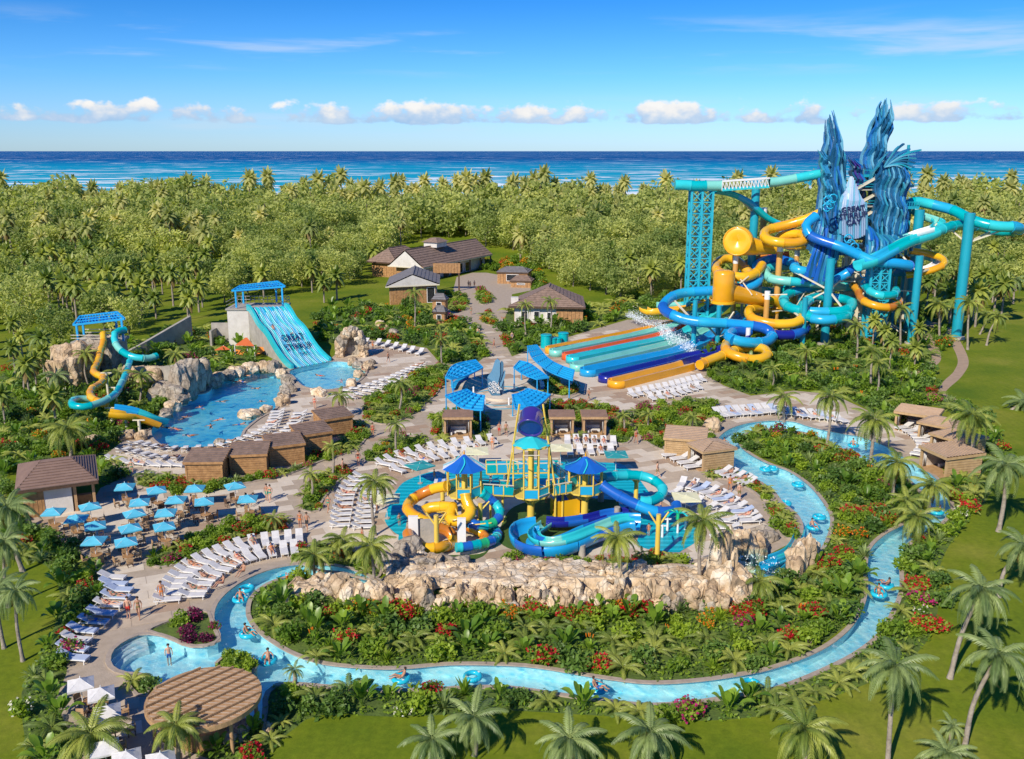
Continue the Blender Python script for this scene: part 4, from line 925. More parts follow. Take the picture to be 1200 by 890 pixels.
 for x, y, h in ((910, 188, 12), (935, 190, 14), (960, 190, 16), (985, 190, 15), (1005, 186, 11), (890, 190, 9), (870, 192, 8), (1035, 184, 14), (1060, 188, 12)):
  p = P(x, 350, y); mb = MB(); mb.box((p.x - t.location.x, y - 186, h / 2), (0.5, 0.5, h), 's_cream'); part('upright', mb, t)
 lanes = [((646,414),(755,392),'s_orange','far orange racing lane',1.0),((652,417),(762,394.5),'s_mint','far mint racing lane, second from the back',1.15),((666,421.5),(776,398),'s_red','red orange racing lane',1.0),((672,425),(782,402),'s_aqua','teal racing lane beside the red one',1.15),
             ((677,434),(786,409),'s_mint','pale mint racing lane in the middle',1.2),((690,440),(795,417),'s_blue','sky blue racing lane in the middle',1.3),((711,447.5),(806,424),'s_navy','navy racing lane, second from the front',1.2),((723,453.5),(806,432.5),'s_orange','nearest orange racing lane',1.3)]
 for i, ((u0, v0), (u1, v1), col, lab, r) in enumerate(lanes):
  a = G(u0, v0, 0.0); b = G(u1, v1, 0.0); d = (b - a).normalized()
  h = 1.2
  c = a.copy(); t = thing('racing_lane', lab + ' ending on the plaza', 'water slide', c, group='racing lanes in a fan')
  w = r * 1.2
  prof = [(-w, 0.0), (w, 0.0), (w, h), (w * 0.72, h), (w * 0.5, h * 0.45), (-w * 0.5, h * 0.45), (-w * 0.72, h), (-w, h)]
  path = [a, a + d * 6, a + d * 12, b]
  rise = P(848 + i * 2, 352 + i * 1.0, 196 - i * 2.2) if i < 4 else P(858 + i * 3, 362 + i * 2.5, 190 - (i - 4) * 5)
  mid = b + (rise - b) * 0.42; mid.z = max(0.8, rise.z * 0.22)
  full = spline([a, a + d * 8, a + d * 16, b + Vector((0, 0, 0.1))] + ([] if i == 7 else [G(850, 414, 1.2), P(872, 398, 166)] if i == 6 else [mid, rise]), 1.4)
  k = 7; j = 0
  while j < len(full) - 1:
   e = min(len(full) - 1, j + k)
   if len(full) - 1 - e < 3: e = len(full) - 1
   mb = MB(); mb.sweep([p - c for p in full[j:e + 1]], prof, col, smooth=False); part('slide_section', mb, t); j = e
  mb = MB(); side = d.cross(Vector((0, 0, 1)))
  mb.sweep([Vector((0, 0, 0)) - d * 0.0 + side * (w - 0.1) * math.cos(q * math.pi / 8) - d * w * 0.85 * math.sin(q * math.pi / 8) + Vector((0, 0, 0)) for q in range(9)], [(-0.18, 0), (0.2, 0), (0.12, h), (-0.1, h)], col, smooth=True); part('end_wall', mb, t)
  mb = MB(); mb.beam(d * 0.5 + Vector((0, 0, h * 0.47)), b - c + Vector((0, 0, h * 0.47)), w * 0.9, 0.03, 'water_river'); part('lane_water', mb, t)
 t = thing('spray_plume', 'white spray thrown up across the racing lanes', 'spray', G(770, 405))
 rr = random.Random(2); cen = []
 for (ua, va, za), (ub, vb, zb) in (((736, 379, 1.5), (790, 400, 1.2)), ((775, 398, 1.2), (812, 420, .8))):
  A = G(ua, va, 0) + Vector((0, 0, za)); B = G(ub, vb, 0) + Vector((0, 0, zb))
  for i in range(3600):
   s = rr.random(); w = 0.3 + 0.6 * math.sin(s * 3.1); cen.append(A.lerp(B, s) + Vector((rr.gauss(0, w), rr.gauss(0, w), abs(rr.gauss(0, 0.5 + w * .4)))) - t.location)
 part('droplets', soup('droplets', leaf_quads(np.array(cen), 0.075, 0.8), np.zeros(len(cen), dtype=int), ['foam']), t, kind='stuff')
 for i, (u, v, s, lab) in enumerate(((640, 407.5, 1.25, 'left teal drum of the four behind the shade canopy'), (647.5, 406.5, 0.85, 'second teal drum, low, of the four'), (653.5, 406, 0.8, 'third teal drum, lowest, of the four'), (660, 404, 1.15, 'right teal drum of the four behind the racing lanes'))):
  t = thing('mat_bin', lab, 'bin', G(u, v)); mb = MB(); mb.cyl((0, 0, 0), (0, 0, 1.9 * s), 1.0 * s ** .5 * .95, 1.0 * s ** .5 * .9, 's_teal', 16); part('drum', mb, t)
  mb = MB(); mb.cyl((0, 0, 1.9 * s), (0, 0, 1.9 * s + 0.14), 1.0 * s ** .5, 0.9 * s ** .5, 's_teal', 16); part('lid', mb, t)
build_tower()
def gantry(label, corners, Yc, sagged=True, postz=0.0):
 """blue slatted canopy. corners: four world points, clockwise from left front"""
 a, b, c, d = corners   # left-back, right-back, right-front, left-front
 t = thing('shade_canopy', label, 'canopy', (d.x, d.y, 0)); o = t.location
 fr = MB()
 for p, q in ((a, b), (b, c), (c, d), (d, a)): fr.beam(p - o, q - o, 0.28, 0.3, 'canopy')
 part('frame', fr, t)
 n = 14
 for i in range(1, n):
  p = a.lerp(b, i / n) - o; q = d.lerp(c, i / n) - o; mb = MB(); mb.beam(p, q, 0.11, 0.12, 'canopy'); part('slat', mb, t)
 for s in (0.33, 0.66):
  mb = MB(); mb.beam(a.lerp(d, s) - o + Vector((0, 0, .05)), b.lerp(c, s) - o + Vector((0, 0, .05)), 0.13, 0.14, 'canopy'); part('purlin', mb, t)
 for i in range(4):
  q0 = (i + 0.1) / 4; q1 = (i + 0.9) / 4; mb = MB(); pts = []
  for s in range(5):
   f = lerp(0.12, 0.85, s / 4); z = -0.25 - 0.55 * math.sin(math.pi * s / 4)
   pts.append(a.lerp(b, q0).lerp(d.lerp(c, q0), f) - o + Vector((0, 0, z))); pts.append(a.lerp(b, q1).lerp(d.lerp(c, q1), f) - o + Vector((0, 0, z)))
  mb.add(pts, [(2 * k, 2 * k + 1, 2 * k + 3, 2 * k + 2) for k in range(4)], 'canopy_d', True); part('shade_cloth', mb, t)
 for p in (a.lerp(b, 0.05), a.lerp(b, 0.95), d.lerp(c, 0.06), d.lerp(c, 0.94)):
  p = p - o; mb = MB(); mb.beam((p.x, p.y, postz), (p.x, p.y, p.z), 0.3, 0.3, 'canopy', up=Vector((0, 1, 0))); part('post', mb, t)
 return t
def rock_mesh(seed, sx, sy, sz, rough=0.28, mat='rock', sub=3, columnar=0.0):
 bm = bmesh.new(); bmesh.ops.create_icosphere(bm, subdivisions=sub, radius=1.0)
 for v in bm.verts:
  p = v.co.copy(); q = Vector((p.x, p.y, p.z * (1 - columnar)))
  m = max(abs(p.x), abs(p.y), abs(p.z)); p = p.lerp(p / m, 0.45)
  n1 = noise.noise(q * 1.3 + Vector((seed * 3.7, 0, 0))); n2 = noise.noise(q * 3.1 + Vector((0, seed * 2.1, 5)))
  cr = -abs(noise.noise(q * 2.0 + Vector((seed, 9, 2)))) * 0.5
  p *= 1 + rough * (n1 + 0.5 * n2 + cr)
  v.co = Vector((p.x * sx, p.y * sy, p.z * sz))
 me = bpy.data.meshes.new('rock'); bm.to_mesh(me); bm.free(); me.materials.append(M[mat])
 me.polygons.foreach_set('use_smooth', [False] * len(me.polygons)); return me
ROCKS = [rock_mesh(i, 1, 1, 1, 0.35, ('rock', 'rock_pale', 'rock_grey')[i % 3]) for i in range(9)]
TALLR = [rock_mesh(20 + i, 1, 1, 1, 0.42, ('rock_pale', 'rock')[i % 2], columnar=0.65) for i in range(6)]
def boulder(u, v, w, h, label, kind=None, dz=-0.15):
 p = G(u, v); k = random.randrange(9) if kind is None else kind
 o = part('boulder', ROCKS[k], None, (p.x, p.y, h * 0.35 + dz), (random.uniform(-.2, .2), random.uniform(-.2, .2), random.uniform(0, 6)), (w / 2, w / 2 * random.uniform(.7, 1), h / 2 * 1.1))
 return tag(o, label, 'boulder', 'limestone boulders')
def build_left():
 Yt = 176.0
 a = P(289, 378, 172); 
 zt = P(290, 360, Yt).z
 dl, dr = P(288, 362, Yt), P(333, 356, Yt + 1.5)
 zt = (dl.z + dr.z) / 2
 t = thing('slide_building', 'pale plaster building with roof deck behind the top of the blue wave slide', 'building', ((dl.x + dr.x) / 2 - 1.6, Yt + 2.0, 0))
 W = (dr.x - dl.x) + 3.2
 mb = MB(); mb.box((0, 0.2, zt / 2 - 0.2), (W, 7.0, zt - 0.4), 'plaster'); part('wall', mb, t)
 mb = MB(); mb.box((0, 0.2, zt - 0.3), (W + 0.5, 7.4, 0.3), 'concrete'); part('deck', mb, t)
 mb = MB()
 for z in (0.5, 1.15):
  for p, q in (((-W / 2, -3.4), (-W / 2, 3.8)), ((-W / 2, 3.8), (W / 2, 3.8)), ((W / 2, 3.8), (W / 2, -3.4))): mb.beam((p[0], p[1], zt + z), (q[0], q[1], zt + z), 0.09, 0.09, 'concrete')
 for i in range(13):
  mb.beam((-W / 2 + W * i / 12, 3.8, zt), (-W / 2 + W * i / 12, 3.8, zt + 1.15), 0.08, 0.08, 'concrete')
 part('railing', mb, t)
 mb = MB(); mb.box((-W / 2 - 2.2, 0, zt * 0.28), (4, 0.4, zt * 0.5), 'concrete'); mb.box((-W / 2 - 3.4, -1.5, zt * 0.2), (0.4, 4, zt * 0.4), 'concrete'); part('side_wall', mb, t)
 Yc = Yt
 gantry('blue slatted canopy over the top of the wave slide', [P(282, 335, Yc + 4), P(325, 330, Yc + 6), P(334, 336, Yc), P(272, 341, Yc - 1)], Yc, postz=zt)
 topL, topR = P(290, 362, Yt - 2.2), P(334, 355.5, Yt - 0.5)
 botL, botR = G(343, 433.5, -0.05), G(387, 424.5, -0.05)
 H = zt + 0.2
 t = thing('wave_slide', 'broad sky blue wave slide with white streaks and lettering, dropping into the landing pool', 'water slide', (botL + botR) / 2); o = t.location
 S = [(0.0, 1.0), (0.06, 0.99), (0.14, 0.90), (0.24, 0.74), (0.33, 0.66), (0.42, 0.60), (0.52, 0.48), (0.62, 0.33), (0.72, 0.21), (0.82, 0.12), (0.92, 0.05), (1.0, 0.01)]
 sp = spline([Vector((s, 0, z)) for s, z in S], 0.03)
 def pt(w, k, dz=0):
  s = sp[k].x; L = topL.lerp(botL, s); R_ = topR.lerp(botR, s); p = L.lerp(R_, w); p.z = H * sp[k].z + dz; return p - o
 n = len(sp); lanes = 9
 for ln in range(lanes):
  mb = MB(); pts = []
  for k in range(n):
   for w, dz in ((0, 0.10), (0.12, 0.0), (0.5, -0.04), (0.88, 0.0), (1, 0.10)): pts.append(pt((ln + w) / lanes, k, dz))
  mb.add(pts, [(k * 5 + q, k * 5 + q + 1, k * 5 + q + 6, k * 5 + q + 5) for k in range(n - 1) for q in range(4)], 's_aqua' if ln % 2 else 's_lblue', True); part('slide_lane', mb, t)
 for w in (0, 1):
  mb = MB(); mb.sweep([pt(w, k, 0.3) for k in range(n)], [(-0.22, -0.8), (0.22, -0.8), (0.22, 0.35), (-0.22, 0.35)], 's_aqua', smooth=False); part('side_wall', mb, t)
 rr = random.Random(6)
 for j in range(22):
  w0 = (j + 0.5) / 22; mb = MB(); pts = []; ph = rr.uniform(0, 6); k0 = rr.randrange(0, 8)
  for k in range(k0, n):
   w = w0 + 0.005 * math.sin(k * 0.35 + ph); hw = 0.0045 + 0.003 * math.sin(k * .5 + ph)
   pts += [pt(w - hw, k, 0.10), pt(w + hw, k, 0.10)]
  mb.add(pts, [(2 * k, 2 * k + 1, 2 * k + 3, 2 * k + 2) for k in range(len(pts) // 2 - 1)], 'foam', True); part('water_streak', mb, t)
 under = MB(); pts = []
 for w in (0.01, 0.99):
  for k in range(n): pts += [pt(w, k, -0.3)]
  for k in range(n): q = pt(w, k); pts += [Vector((q.x, q.y, -0.1))]
 for base in (0, 2 * n): under.add(pts[base:base + 2 * n], [(k, k + 1, n + k + 1, n + k) for k in range(n - 1)], 'concrete')
 part('underside', under, t)
 me = text_mesh('GREAT\nSTIRRUP', 1.25, 'logo', 0.0, space=1.0, bold=.008)
 def on_face(me, s0, w0, ky):
  bm = bmesh.new(); bm.from_mesh(me); bmesh.ops.triangulate(bm, faces=bm.faces[:]); bmesh.ops.subdivide_edges(bm, edges=[e for e in bm.edges if e.calc_length() > .15], cuts=2); bm.to_mesh(me); bm.free()
  for v in me.vertices:
   x, y = v.co.x, v.co.y
   L = (topR - topL).length; w = w0 + x / L * 1.05
   D = (botL - topL).length; s = s0 - y / D * ky
   s = min(max(s, 0.001), 0.999); k = s / 0.03 * 0 ; 
   kk = min(range(n), key=lambda i: abs(sp[i].x - s)); a = min(kk, n - 2)
   if sp[a].x > s and a > 0: a -= 1
   f = (s - sp[a].x) / max(1e-6, sp[a + 1].x - sp[a].x); p = pt(w, a).lerp(pt(w, a + 1), f)
   v.co = p + Vector((0, -0.2, 0.34))
 on_face(me, 0.62, 0.56, 2.2); part('lettering', me, t)
 me = text_mesh('- CAY -', 0.7, 'logo', 0.0); on_face(me, 0.79, 0.58, 2.0); part('lettering', me, t)
 cnt = {}
 for i, (u, v, w, h) in enumerate(((268,443,3,2),(276,440,3.4,2.6),(284,438,3,2.2),(293,436,3.6,2.8),(302,434,3.2,2.2),(312,434,3.4,2.6),(322,435,3,3),(330,441,2.4,2.2),(336,449,2.8,2.4),(338,459,3,2.4),(334,466,2.6,2),(331,474,3.2,2.4),(256,446,3,2.4),(248,452,3,3),
  (293,488,4.0,1.8),(312,483,2.4,1.7),(372,462,2.6,1.8),(378,464,2.0,1.8),(412,452,3,1.9),(421,441,2.6,1.7),(431,433,3,2.2),(414,426,2.4,2),(420,430,2.4,1.8),(436,427,2,1.6),(257,520,2,1.3),(166,515,2.2,2.0),(148,514,2.6,1.8),(157,513,1.8,1.2),(195,487,2.6,1.6),(203,480,2.8,2.2),(188,497,2.4,1.4),(212,470,4,2.4),(105,518,2.6,1.5),(96,520,2.2,1.3),(468,358+20,3,2),(455,388,2.6,2.4),(462,393,2.8,2.2),(445,382,2.4,2),(418,378,2,1.6),(835,505,2.8,3.0),(831,512,2,1.4),
  (885,640,3.6,1.8),(893,632,3.2,2.2),(876,650,2.8,1.8),(940,650,2.2,2.6),(948,655,2.2,3.0),(934,660,2.4,2.4))):
  nm = 'on the back edge of the big pool' if i < 14 else 'beside the pools' if i < 26 else 'at the foot of the rock slides' if i < 34 else 'in the garden below the houses' if i < 39 else 'beside the cabana garden' if i < 41 else 'where the lazy river ends'
  cnt[nm] = cnt.get(nm, 0) + 1; boulder(u, v, w * .78, h * .72, '%s %s boulder %s, %s along the line' % (['flat', 'rounded', 'blocky'][i % 3], 'large' if w > 3 else 'mid sized' if w > 2.4 else 'small', nm, ordn(cnt[nm] - 1)))
 for (u, v, w, h, lab) in ((224,461,4.4,5.6,'tall grey rock outcrop standing at the left end of the big pool'),(213,464,3.4,5.2,'grey rock stack beside the outcrop at the pool'),(236,454,3.6,4.4,'right shoulder of the grey rock outcrop'),(92,449,7.4,7.0,'big tan rock mound under the kids slides'),(78,455,5,5.5,'left flank of the tan rock mound'),(128,440,6,7.0,'peaked grey rock between the two kids slides'),(198,468,5,2.6,'low dark rock ledge above the pool'),(180,452,5,3.0,'rock shelf below the curved turquoise slide'),(158,452,4,3.4,'tan rock face behind the palms of the kids slides')):
  p = G(u, v); o = part('rock_outcrop', rock_mesh(int(u), 1, 1, 1, 0.4, 'rock_grey' if 'grey' in lab or 'dark' in lab else 'rock', 4, 0.4), None, (p.x, p.y, h * 0.38), (0, 0, u), (w / 2, w / 2.4, h / 2 * 1.15)); tag(o, lab, 'rock')
 c = G(413, 418); t = thing('cave_arch', 'arched pale rock cave entrance beside the wave slide', 'rock arch', c)
 for i in range(11):
  a = math.pi * i / 10; x = -2.1 * math.cos(a); z = 0.4 + 4.2 * math.sin(a); part('rock', ROCKS[i % 9], t, (x, random.uniform(-.2, .2), z), (i, i * 2, i), (0.85, 1.1, 0.85))
 mb = MB(); mb.box((0, 1.2, 1.9), (3.6, 0.3, 3.8), 'rock_grey'); part('cave_back', mb, t)
 boulder(401, 390 + 20, 2.6, 3.0, 'upright pale boulder left of the cave arch')
 for i, (tri, col, lab) in enumerate(((((275,405,4.4),(289,395,5.6),(298,406,4.4)), 'sail', 'dark orange triangular sail at the top of the group'), (((250,411,3.2),(262,405,4),(270,410,3.4)), 'sail', 'left dark orange sail'), (((250,414,3),(272,421,3),(257,424,2.4)), 'sail_b', 'lower left light orange sail'), (((274,409,4.2),(293,413,3.6),(273,422,2.6)), 'sail_b', 'middle light orange sail'), (((300,406,4.2),(316,408,3.6),(299,418,2.4)), 'sail_b', 'right light orange sail'))):
  Yb = 166; pts = [P(u, v, Yb + i * 0.4 - (2 if j == 2 else 0)) for j, (u, v, z) in enumerate(tri)]; c = pts[0]
  t = thing('shade_sail', lab + ' above the pool rocks', 'sail', (c.x, c.y, 0), group='orange shade sails'); o = t.location
  mb = MB(); q = [p - o for p in pts]; ce = (q[0] + q[1] + q[2]) / 3 - Vector((0, 0, 0.3)); mb.add(q + [ce], [(0, 1, 3), (1, 2, 3), (2, 0, 3)], col, True); part('cloth', mb, t)
  for p in q: mb = MB(); mb.cyl((p.x, p.y, 0), (p.x, p.y, p.z), 0.09, 0.09, 's_white', 6); part('pole', mb, t)
 Y2 = 150.0
 zd = P(130, 400, Y2).z
 gantry('blue slatted canopy over the start of the kids slides', [P(94, 371, Y2 + 5), P(137, 366, Y2 + 6), P(146, 374, Y2), P(86, 381, Y2)], Y2, postz=zd)
 c = P(118, 400, Y2 + 2); t = thing('slide_platform', 'grey start platform with railing at the top of the kids slides', 'platform', (c.x, c.y, 0))
 mb = MB(); mb.box((0, 0, zd - 0.2), (7.4, 5.5, 0.4), 'concrete'); part('deck', mb, t)
 mb = MB(); mb.box((0, 1.0, zd / 2 - 0.2), (6.4, 3.4, zd - 0.4), 'concrete'); part('base_wall', mb, t)
 mb = MB(); [mb.beam((-3.6, y, zd + z), (3.6, y, zd + z), 0.09, 0.09, 's_cream') for y in (-2.6, 2.6) for z in (.6, 1.1)]; part('railing', mb, t)
 slide_thing('tube_slide', 'turquoise kids slide curving right from the blue canopy', pts3([(146,387,150),(139,388,149),(134,393,148),(136,404,147),(143,412,146),(154,418,145),(166,420,145),(176,420,146),(184,417,147)]), 'tube', ('s_teal', 's_aqua', 's_mint'), 0.55, 2.4)
 slide_thing('tube_slide', 'lower turquoise kids slide making an open loop left above the flowers', pts3([(152,424,142),(147,440,134),(141,452,129),(137,460,126),(128,467,122),(115,473,120),(100,477,118.5),(88,476,118.5),(84,472,120.5),(90,468,123),(104,468,124),(115,470,124),(124,474,122)]), 'tube', ('s_aqua', 's_mint', 's_teal'), 0.48, 2.6)
 slide_thing('tube_slide', 'yellow kids slide dropping from the platform and zigzagging down the rock', pts3([(121,392,149),(121,402,147),(118,411,145),(115,424,141),(110,436,136),(121,443,133),(118,450,130),(108,456,127),(106,464,124),(113,470,122),(126,474,121)]), 'tube', ('s_yellow', 's_orange'), 0.52, 2.4)
 slide_thing('open_slide', 'yellow open run of the kids slide ending in the big pool', [G(128, 484, 3.0), G(145, 486, 2.6), G(160, 488, 2.0), G(174, 492, 1.3), G(187, 497, 0.5)], 'flume', ('s_yellow', 's_orange', 's_red'), 0.75, 3)
 slide_thing('open_slide', 'blue open run of the kids slide ending in the big pool', [G(134, 478, 3.2), G(150, 480, 2.8), G(165, 484, 2.2), G(180, 489, 1.4), G(194, 493, 0.5)], 'flume', ('s_blue', 's_aqua', 's_teal'), 0.7, 3)
 for u, v, h, lab in ((132,500,2.6,'left cream post under the kids slides'),(149,506,2.4,'slim post under the yellow kids run'),(164,508,1.8,'right cream post under the kids runs'),(128,472,4.5,'tan post behind the yellow kids slide'),(137,478,3,'cream trestle under the crossing kids slides')):
  t = thing('slide_post', lab, 'post', G(u, v)); mb = MB(); mb.cyl((0, 0, 0), (0, 0, h), 0.2, 0.2, 's_cream', 8); part('shaft', mb, t); mb = MB(); mb.beam((-0.8, 0, h), (0.8, 0, h), 0.15, 0.15, 's_cream'); part('crossbar', mb, t)
 for lab, px, h in (('long sloping grey wall rising behind the kids slides', ((150,418,1.0),(172,414,2.2),(225,400,5.0)), 0.5), ('grey retaining wall under the curved kids slide', ((177,450,2.5),(208,455,3.8)), 0.5)):
  o0 = G(px[0][0], px[0][1]); t = thing('retaining_wall', lab, 'wall', o0); mb = MB()
  for (u, v, h1), (u2, v2, h2) in zip(px, px[1:]):
   a = G(u, v) - o0; b = G(u2, v2) - o0; n_ = (b - a).cross(Vector((0, 0, 1))).normalized() * 0.3
   pts = [a - n_, b - n_, b + n_, a + n_]; mb.add(pts + [pts[0] + Vector((0, 0, h1)), pts[1] + Vector((0, 0, h2)), pts[2] + Vector((0, 0, h2)), pts[3] + Vector((0, 0, h1))], [(4, 5, 6, 7), (0, 1, 5, 4), (1, 2, 6, 5), (2, 3, 7, 6), (3, 0, 4, 7)], 'concrete')
  part('wall_face', mb, t)
build_left()
def plank_wall(t, a, b, z0, z1, mat='wood', n=None, out=0.05, name='plank'):
 """wall of upright planks from a to b; planks are parts"""
 a, b = Vector(a), Vector(b); L = (b - a).length; d = (b - a) / L; nn = d.cross(Vector((0, 0, 1)))
 n = n or max(3, int(L / 0.8)); w = L / n; rr = random.Random(int(L * 100) + int(a.x * 10))
 me = {}
 for i in range(n):
  key = i % 3
  if key not in me: mb = MB(); mb.box((0, 0, (z0 + z1) / 2), (w * 0.93, 0.10 + 0.03 * key, z1 - z0), mat); me[key] = mb.mesh(name)
  p = a + d * (i + 0.5) * w + nn * out; part(name, me[key], t, (p.x, p.y, 0), (0, 0, math.atan2(d.y, d.x)))
def house(name, label, corners, z_eave, roof_h, kind='hip', roof='roof_brown', over=1.0, walls=('wood', 'wood', 'plaster', 'wood'), windows=(), ridge=0.45, cat='building', doors=()):
 """corners: 4 eave corners on the ground plan, order front-left, front-right, back-right, back-left"""
 cs = [Vector((c.x, c.y, 0)) for c in corners]; ce = sum(cs, Vector()) / 4
 t = thing(name, label, cat, ce); rel = [c - ce for c in cs]
 ins = []
 for i, p in enumerate(rel):
  d1 = (rel[i - 1] - p).normalized(); d2 = (rel[(i + 1) % 4] - p).normalized(); ins.append(p + (d1 + d2) * over)
 core = MB(); core.prism([(p.x, p.y) for p in ins], 0, z_eave - 0.05, 'plaster'); part('wall', core, t)
 for i in range(4):
  a, b = ins[i], ins[(i + 1) % 4]
  if walls[i] in ('wood', 'wood_light', 'wood_dark', 'wood_tan'): plank_wall(t, a, b, 0.0, z_eave - 0.1, walls[i])
  else:
   mb = MB(); mb.beam(a + Vector((0, 0, .2)), b + Vector((0, 0, .2)), 0.2, 0.4, 'concrete'); part('plinth', mb, t)
 for (side, s0, s1, z0, z1) in windows:
  a, b = ins[side], ins[(side + 1) % 4]; d = (b - a); n_ = d.normalized().cross(Vector((0, 0, 1))); p = a + d * s0 + n_ * 0.14; q = a + d * s1 + n_ * 0.14
  mb = MB(); fr = 0.12
  mb.beam(p + Vector((0, 0, z0)), q + Vector((0, 0, z0)), 0.16, fr, 'white'); mb.beam(p + Vector((0, 0, z1)), q + Vector((0, 0, z1)), 0.16, fr, 'white')
  mb.beam(p + Vector((0, 0, z0)), p + Vector((0, 0, z1)), fr, 0.16, 'white'); mb.beam(q + Vector((0, 0, z0)), q + Vector((0, 0, z1)), fr, 0.16, 'white')
  w_ = part('window', mb, t); mb = MB(); mb.add([p + Vector((0, 0, z0)), q + Vector((0, 0, z0)), q + Vector((0, 0, z1)), p + Vector((0, 0, z1))], [(0, 1, 2, 3)], 'glass_dark'); part('pane', mb, w_)
 for (side, s0, s1, h) in doors:
  a, b = ins[side], ins[(side + 1) % 4]; d = (b - a); n_ = d.normalized().cross(Vector((0, 0, 1))); p = a + d * s0 + n_ * 0.16; q = a + d * s1 + n_ * 0.16
  mb = MB(); mb.beam((p + q) / 2 + Vector((0, 0, 0.02)), (p + q) / 2 + Vector((0, 0, h)), (q - p).length, 0.08, 'wood_dark', up=n_); part('door', mb, t)
 z = z_eave; top = [Vector((p.x, p.y, z)) for p in rel]; lf = (top[0] + top[3]) / 2; rt = (top[1] + top[2]) / 2
 fr_ = (top[0] + top[1]) / 2; bk = (top[3] + top[2]) / 2
 if kind in ('hip', 'gable'):
  long_x = (rt - lf).length >= (bk - fr_).length; A, B = (lf, rt) if long_x else (fr_, bk)
  k = 0.0 if kind == 'gable' else ridge * 0.5
  r0 = A.lerp(B, k) + Vector((0, 0, roof_h)); r1 = B.lerp(A, k) + Vector((0, 0, roof_h))
  if long_x: planes = [[top[0], top[1], r1, r0], [top[2], top[3], r0, r1]]; ends = [[top[3], top[0], r0], [top[1], top[2], r1]]
  else: planes = [[top[1], top[2], r1, r0], [top[3], top[0], r0, r1]]; ends = [[top[0], top[1], r0], [top[2], top[3], r1]]
  for pl in planes: roof_plane(t, pl, roof)
  if kind == 'hip':
   for e in ends: roof_plane(t, [e[0], e[1], e[2], e[2] + Vector((0.001, 0, 0))], roof)
  else:
   for e in ends: mb = MB(); inn = [x.lerp((e[0] + e[1]) / 2, 0.06) for x in e]; mb.add([x + Vector((0, 0, -0.02)) for x in inn], [(0, 1, 2)], 'plaster'); part('gable_wall', mb, t)
  mb = MB(); mb.beam(r0 + Vector((0, 0, .1)), r1 + Vector((0, 0, .1)), 0.35, 0.18, roof); part('ridge_cap', mb, t)
 mb = MB()
 for i in range(4): a, b = top[i], top[(i + 1) % 4]; mb.beam(a + Vector((0, 0, -0.16)), b + Vector((0, 0, -0.16)), 0.10, 0.30, 's_cream' if kind == 'gable' else 'wood_dark')
 mb.add([x + Vector((0, 0, -0.04)) for x in top], [(0, 3, 2, 1)], 'wood_light'); part('fascia', mb, t)
 return t
def roof_plane(t, pl, mat, course=0.9):
 """roof side laid in overlapping courses of shingle, each course proud of the one above"""
 a, b, c, d = pl; L = ((d - a).length + (c - b).length) / 2; n = max(3, int(L / course)); nn = (b - a).cross(d - a).normalized()
 if nn.z < 0: nn = -nn
 mb = MB()
 for i in range(n):
  s0, s1 = i / n, min(1, (i + 1.12) / n); p = [a.lerp(d, s0) + nn * 0.14, b.lerp(c, s0) + nn * 0.14, b.lerp(c, s1) + nn * 0.04, a.lerp(d, s1) + nn * 0.04]
  q = [a.lerp(d, s0) + nn * 0.02, b.lerp(c, s0) + nn * 0.02]
  mb.add(p + q, [(0, 1, 2, 3), (4, 5, 1, 0)], mat)
 part('roof', mb, t)
def rect(c, w, d, rz):
 ca, sa = math.cos(rz), math.sin(rz)
 return [Vector((c.x + x * ca - y * sa, c.y + x * sa + y * ca, 0)) for x, y in ((-w / 2, -d / 2), (w / 2, -d / 2), (w / 2, d / 2), (-w / 2, d / 2))]
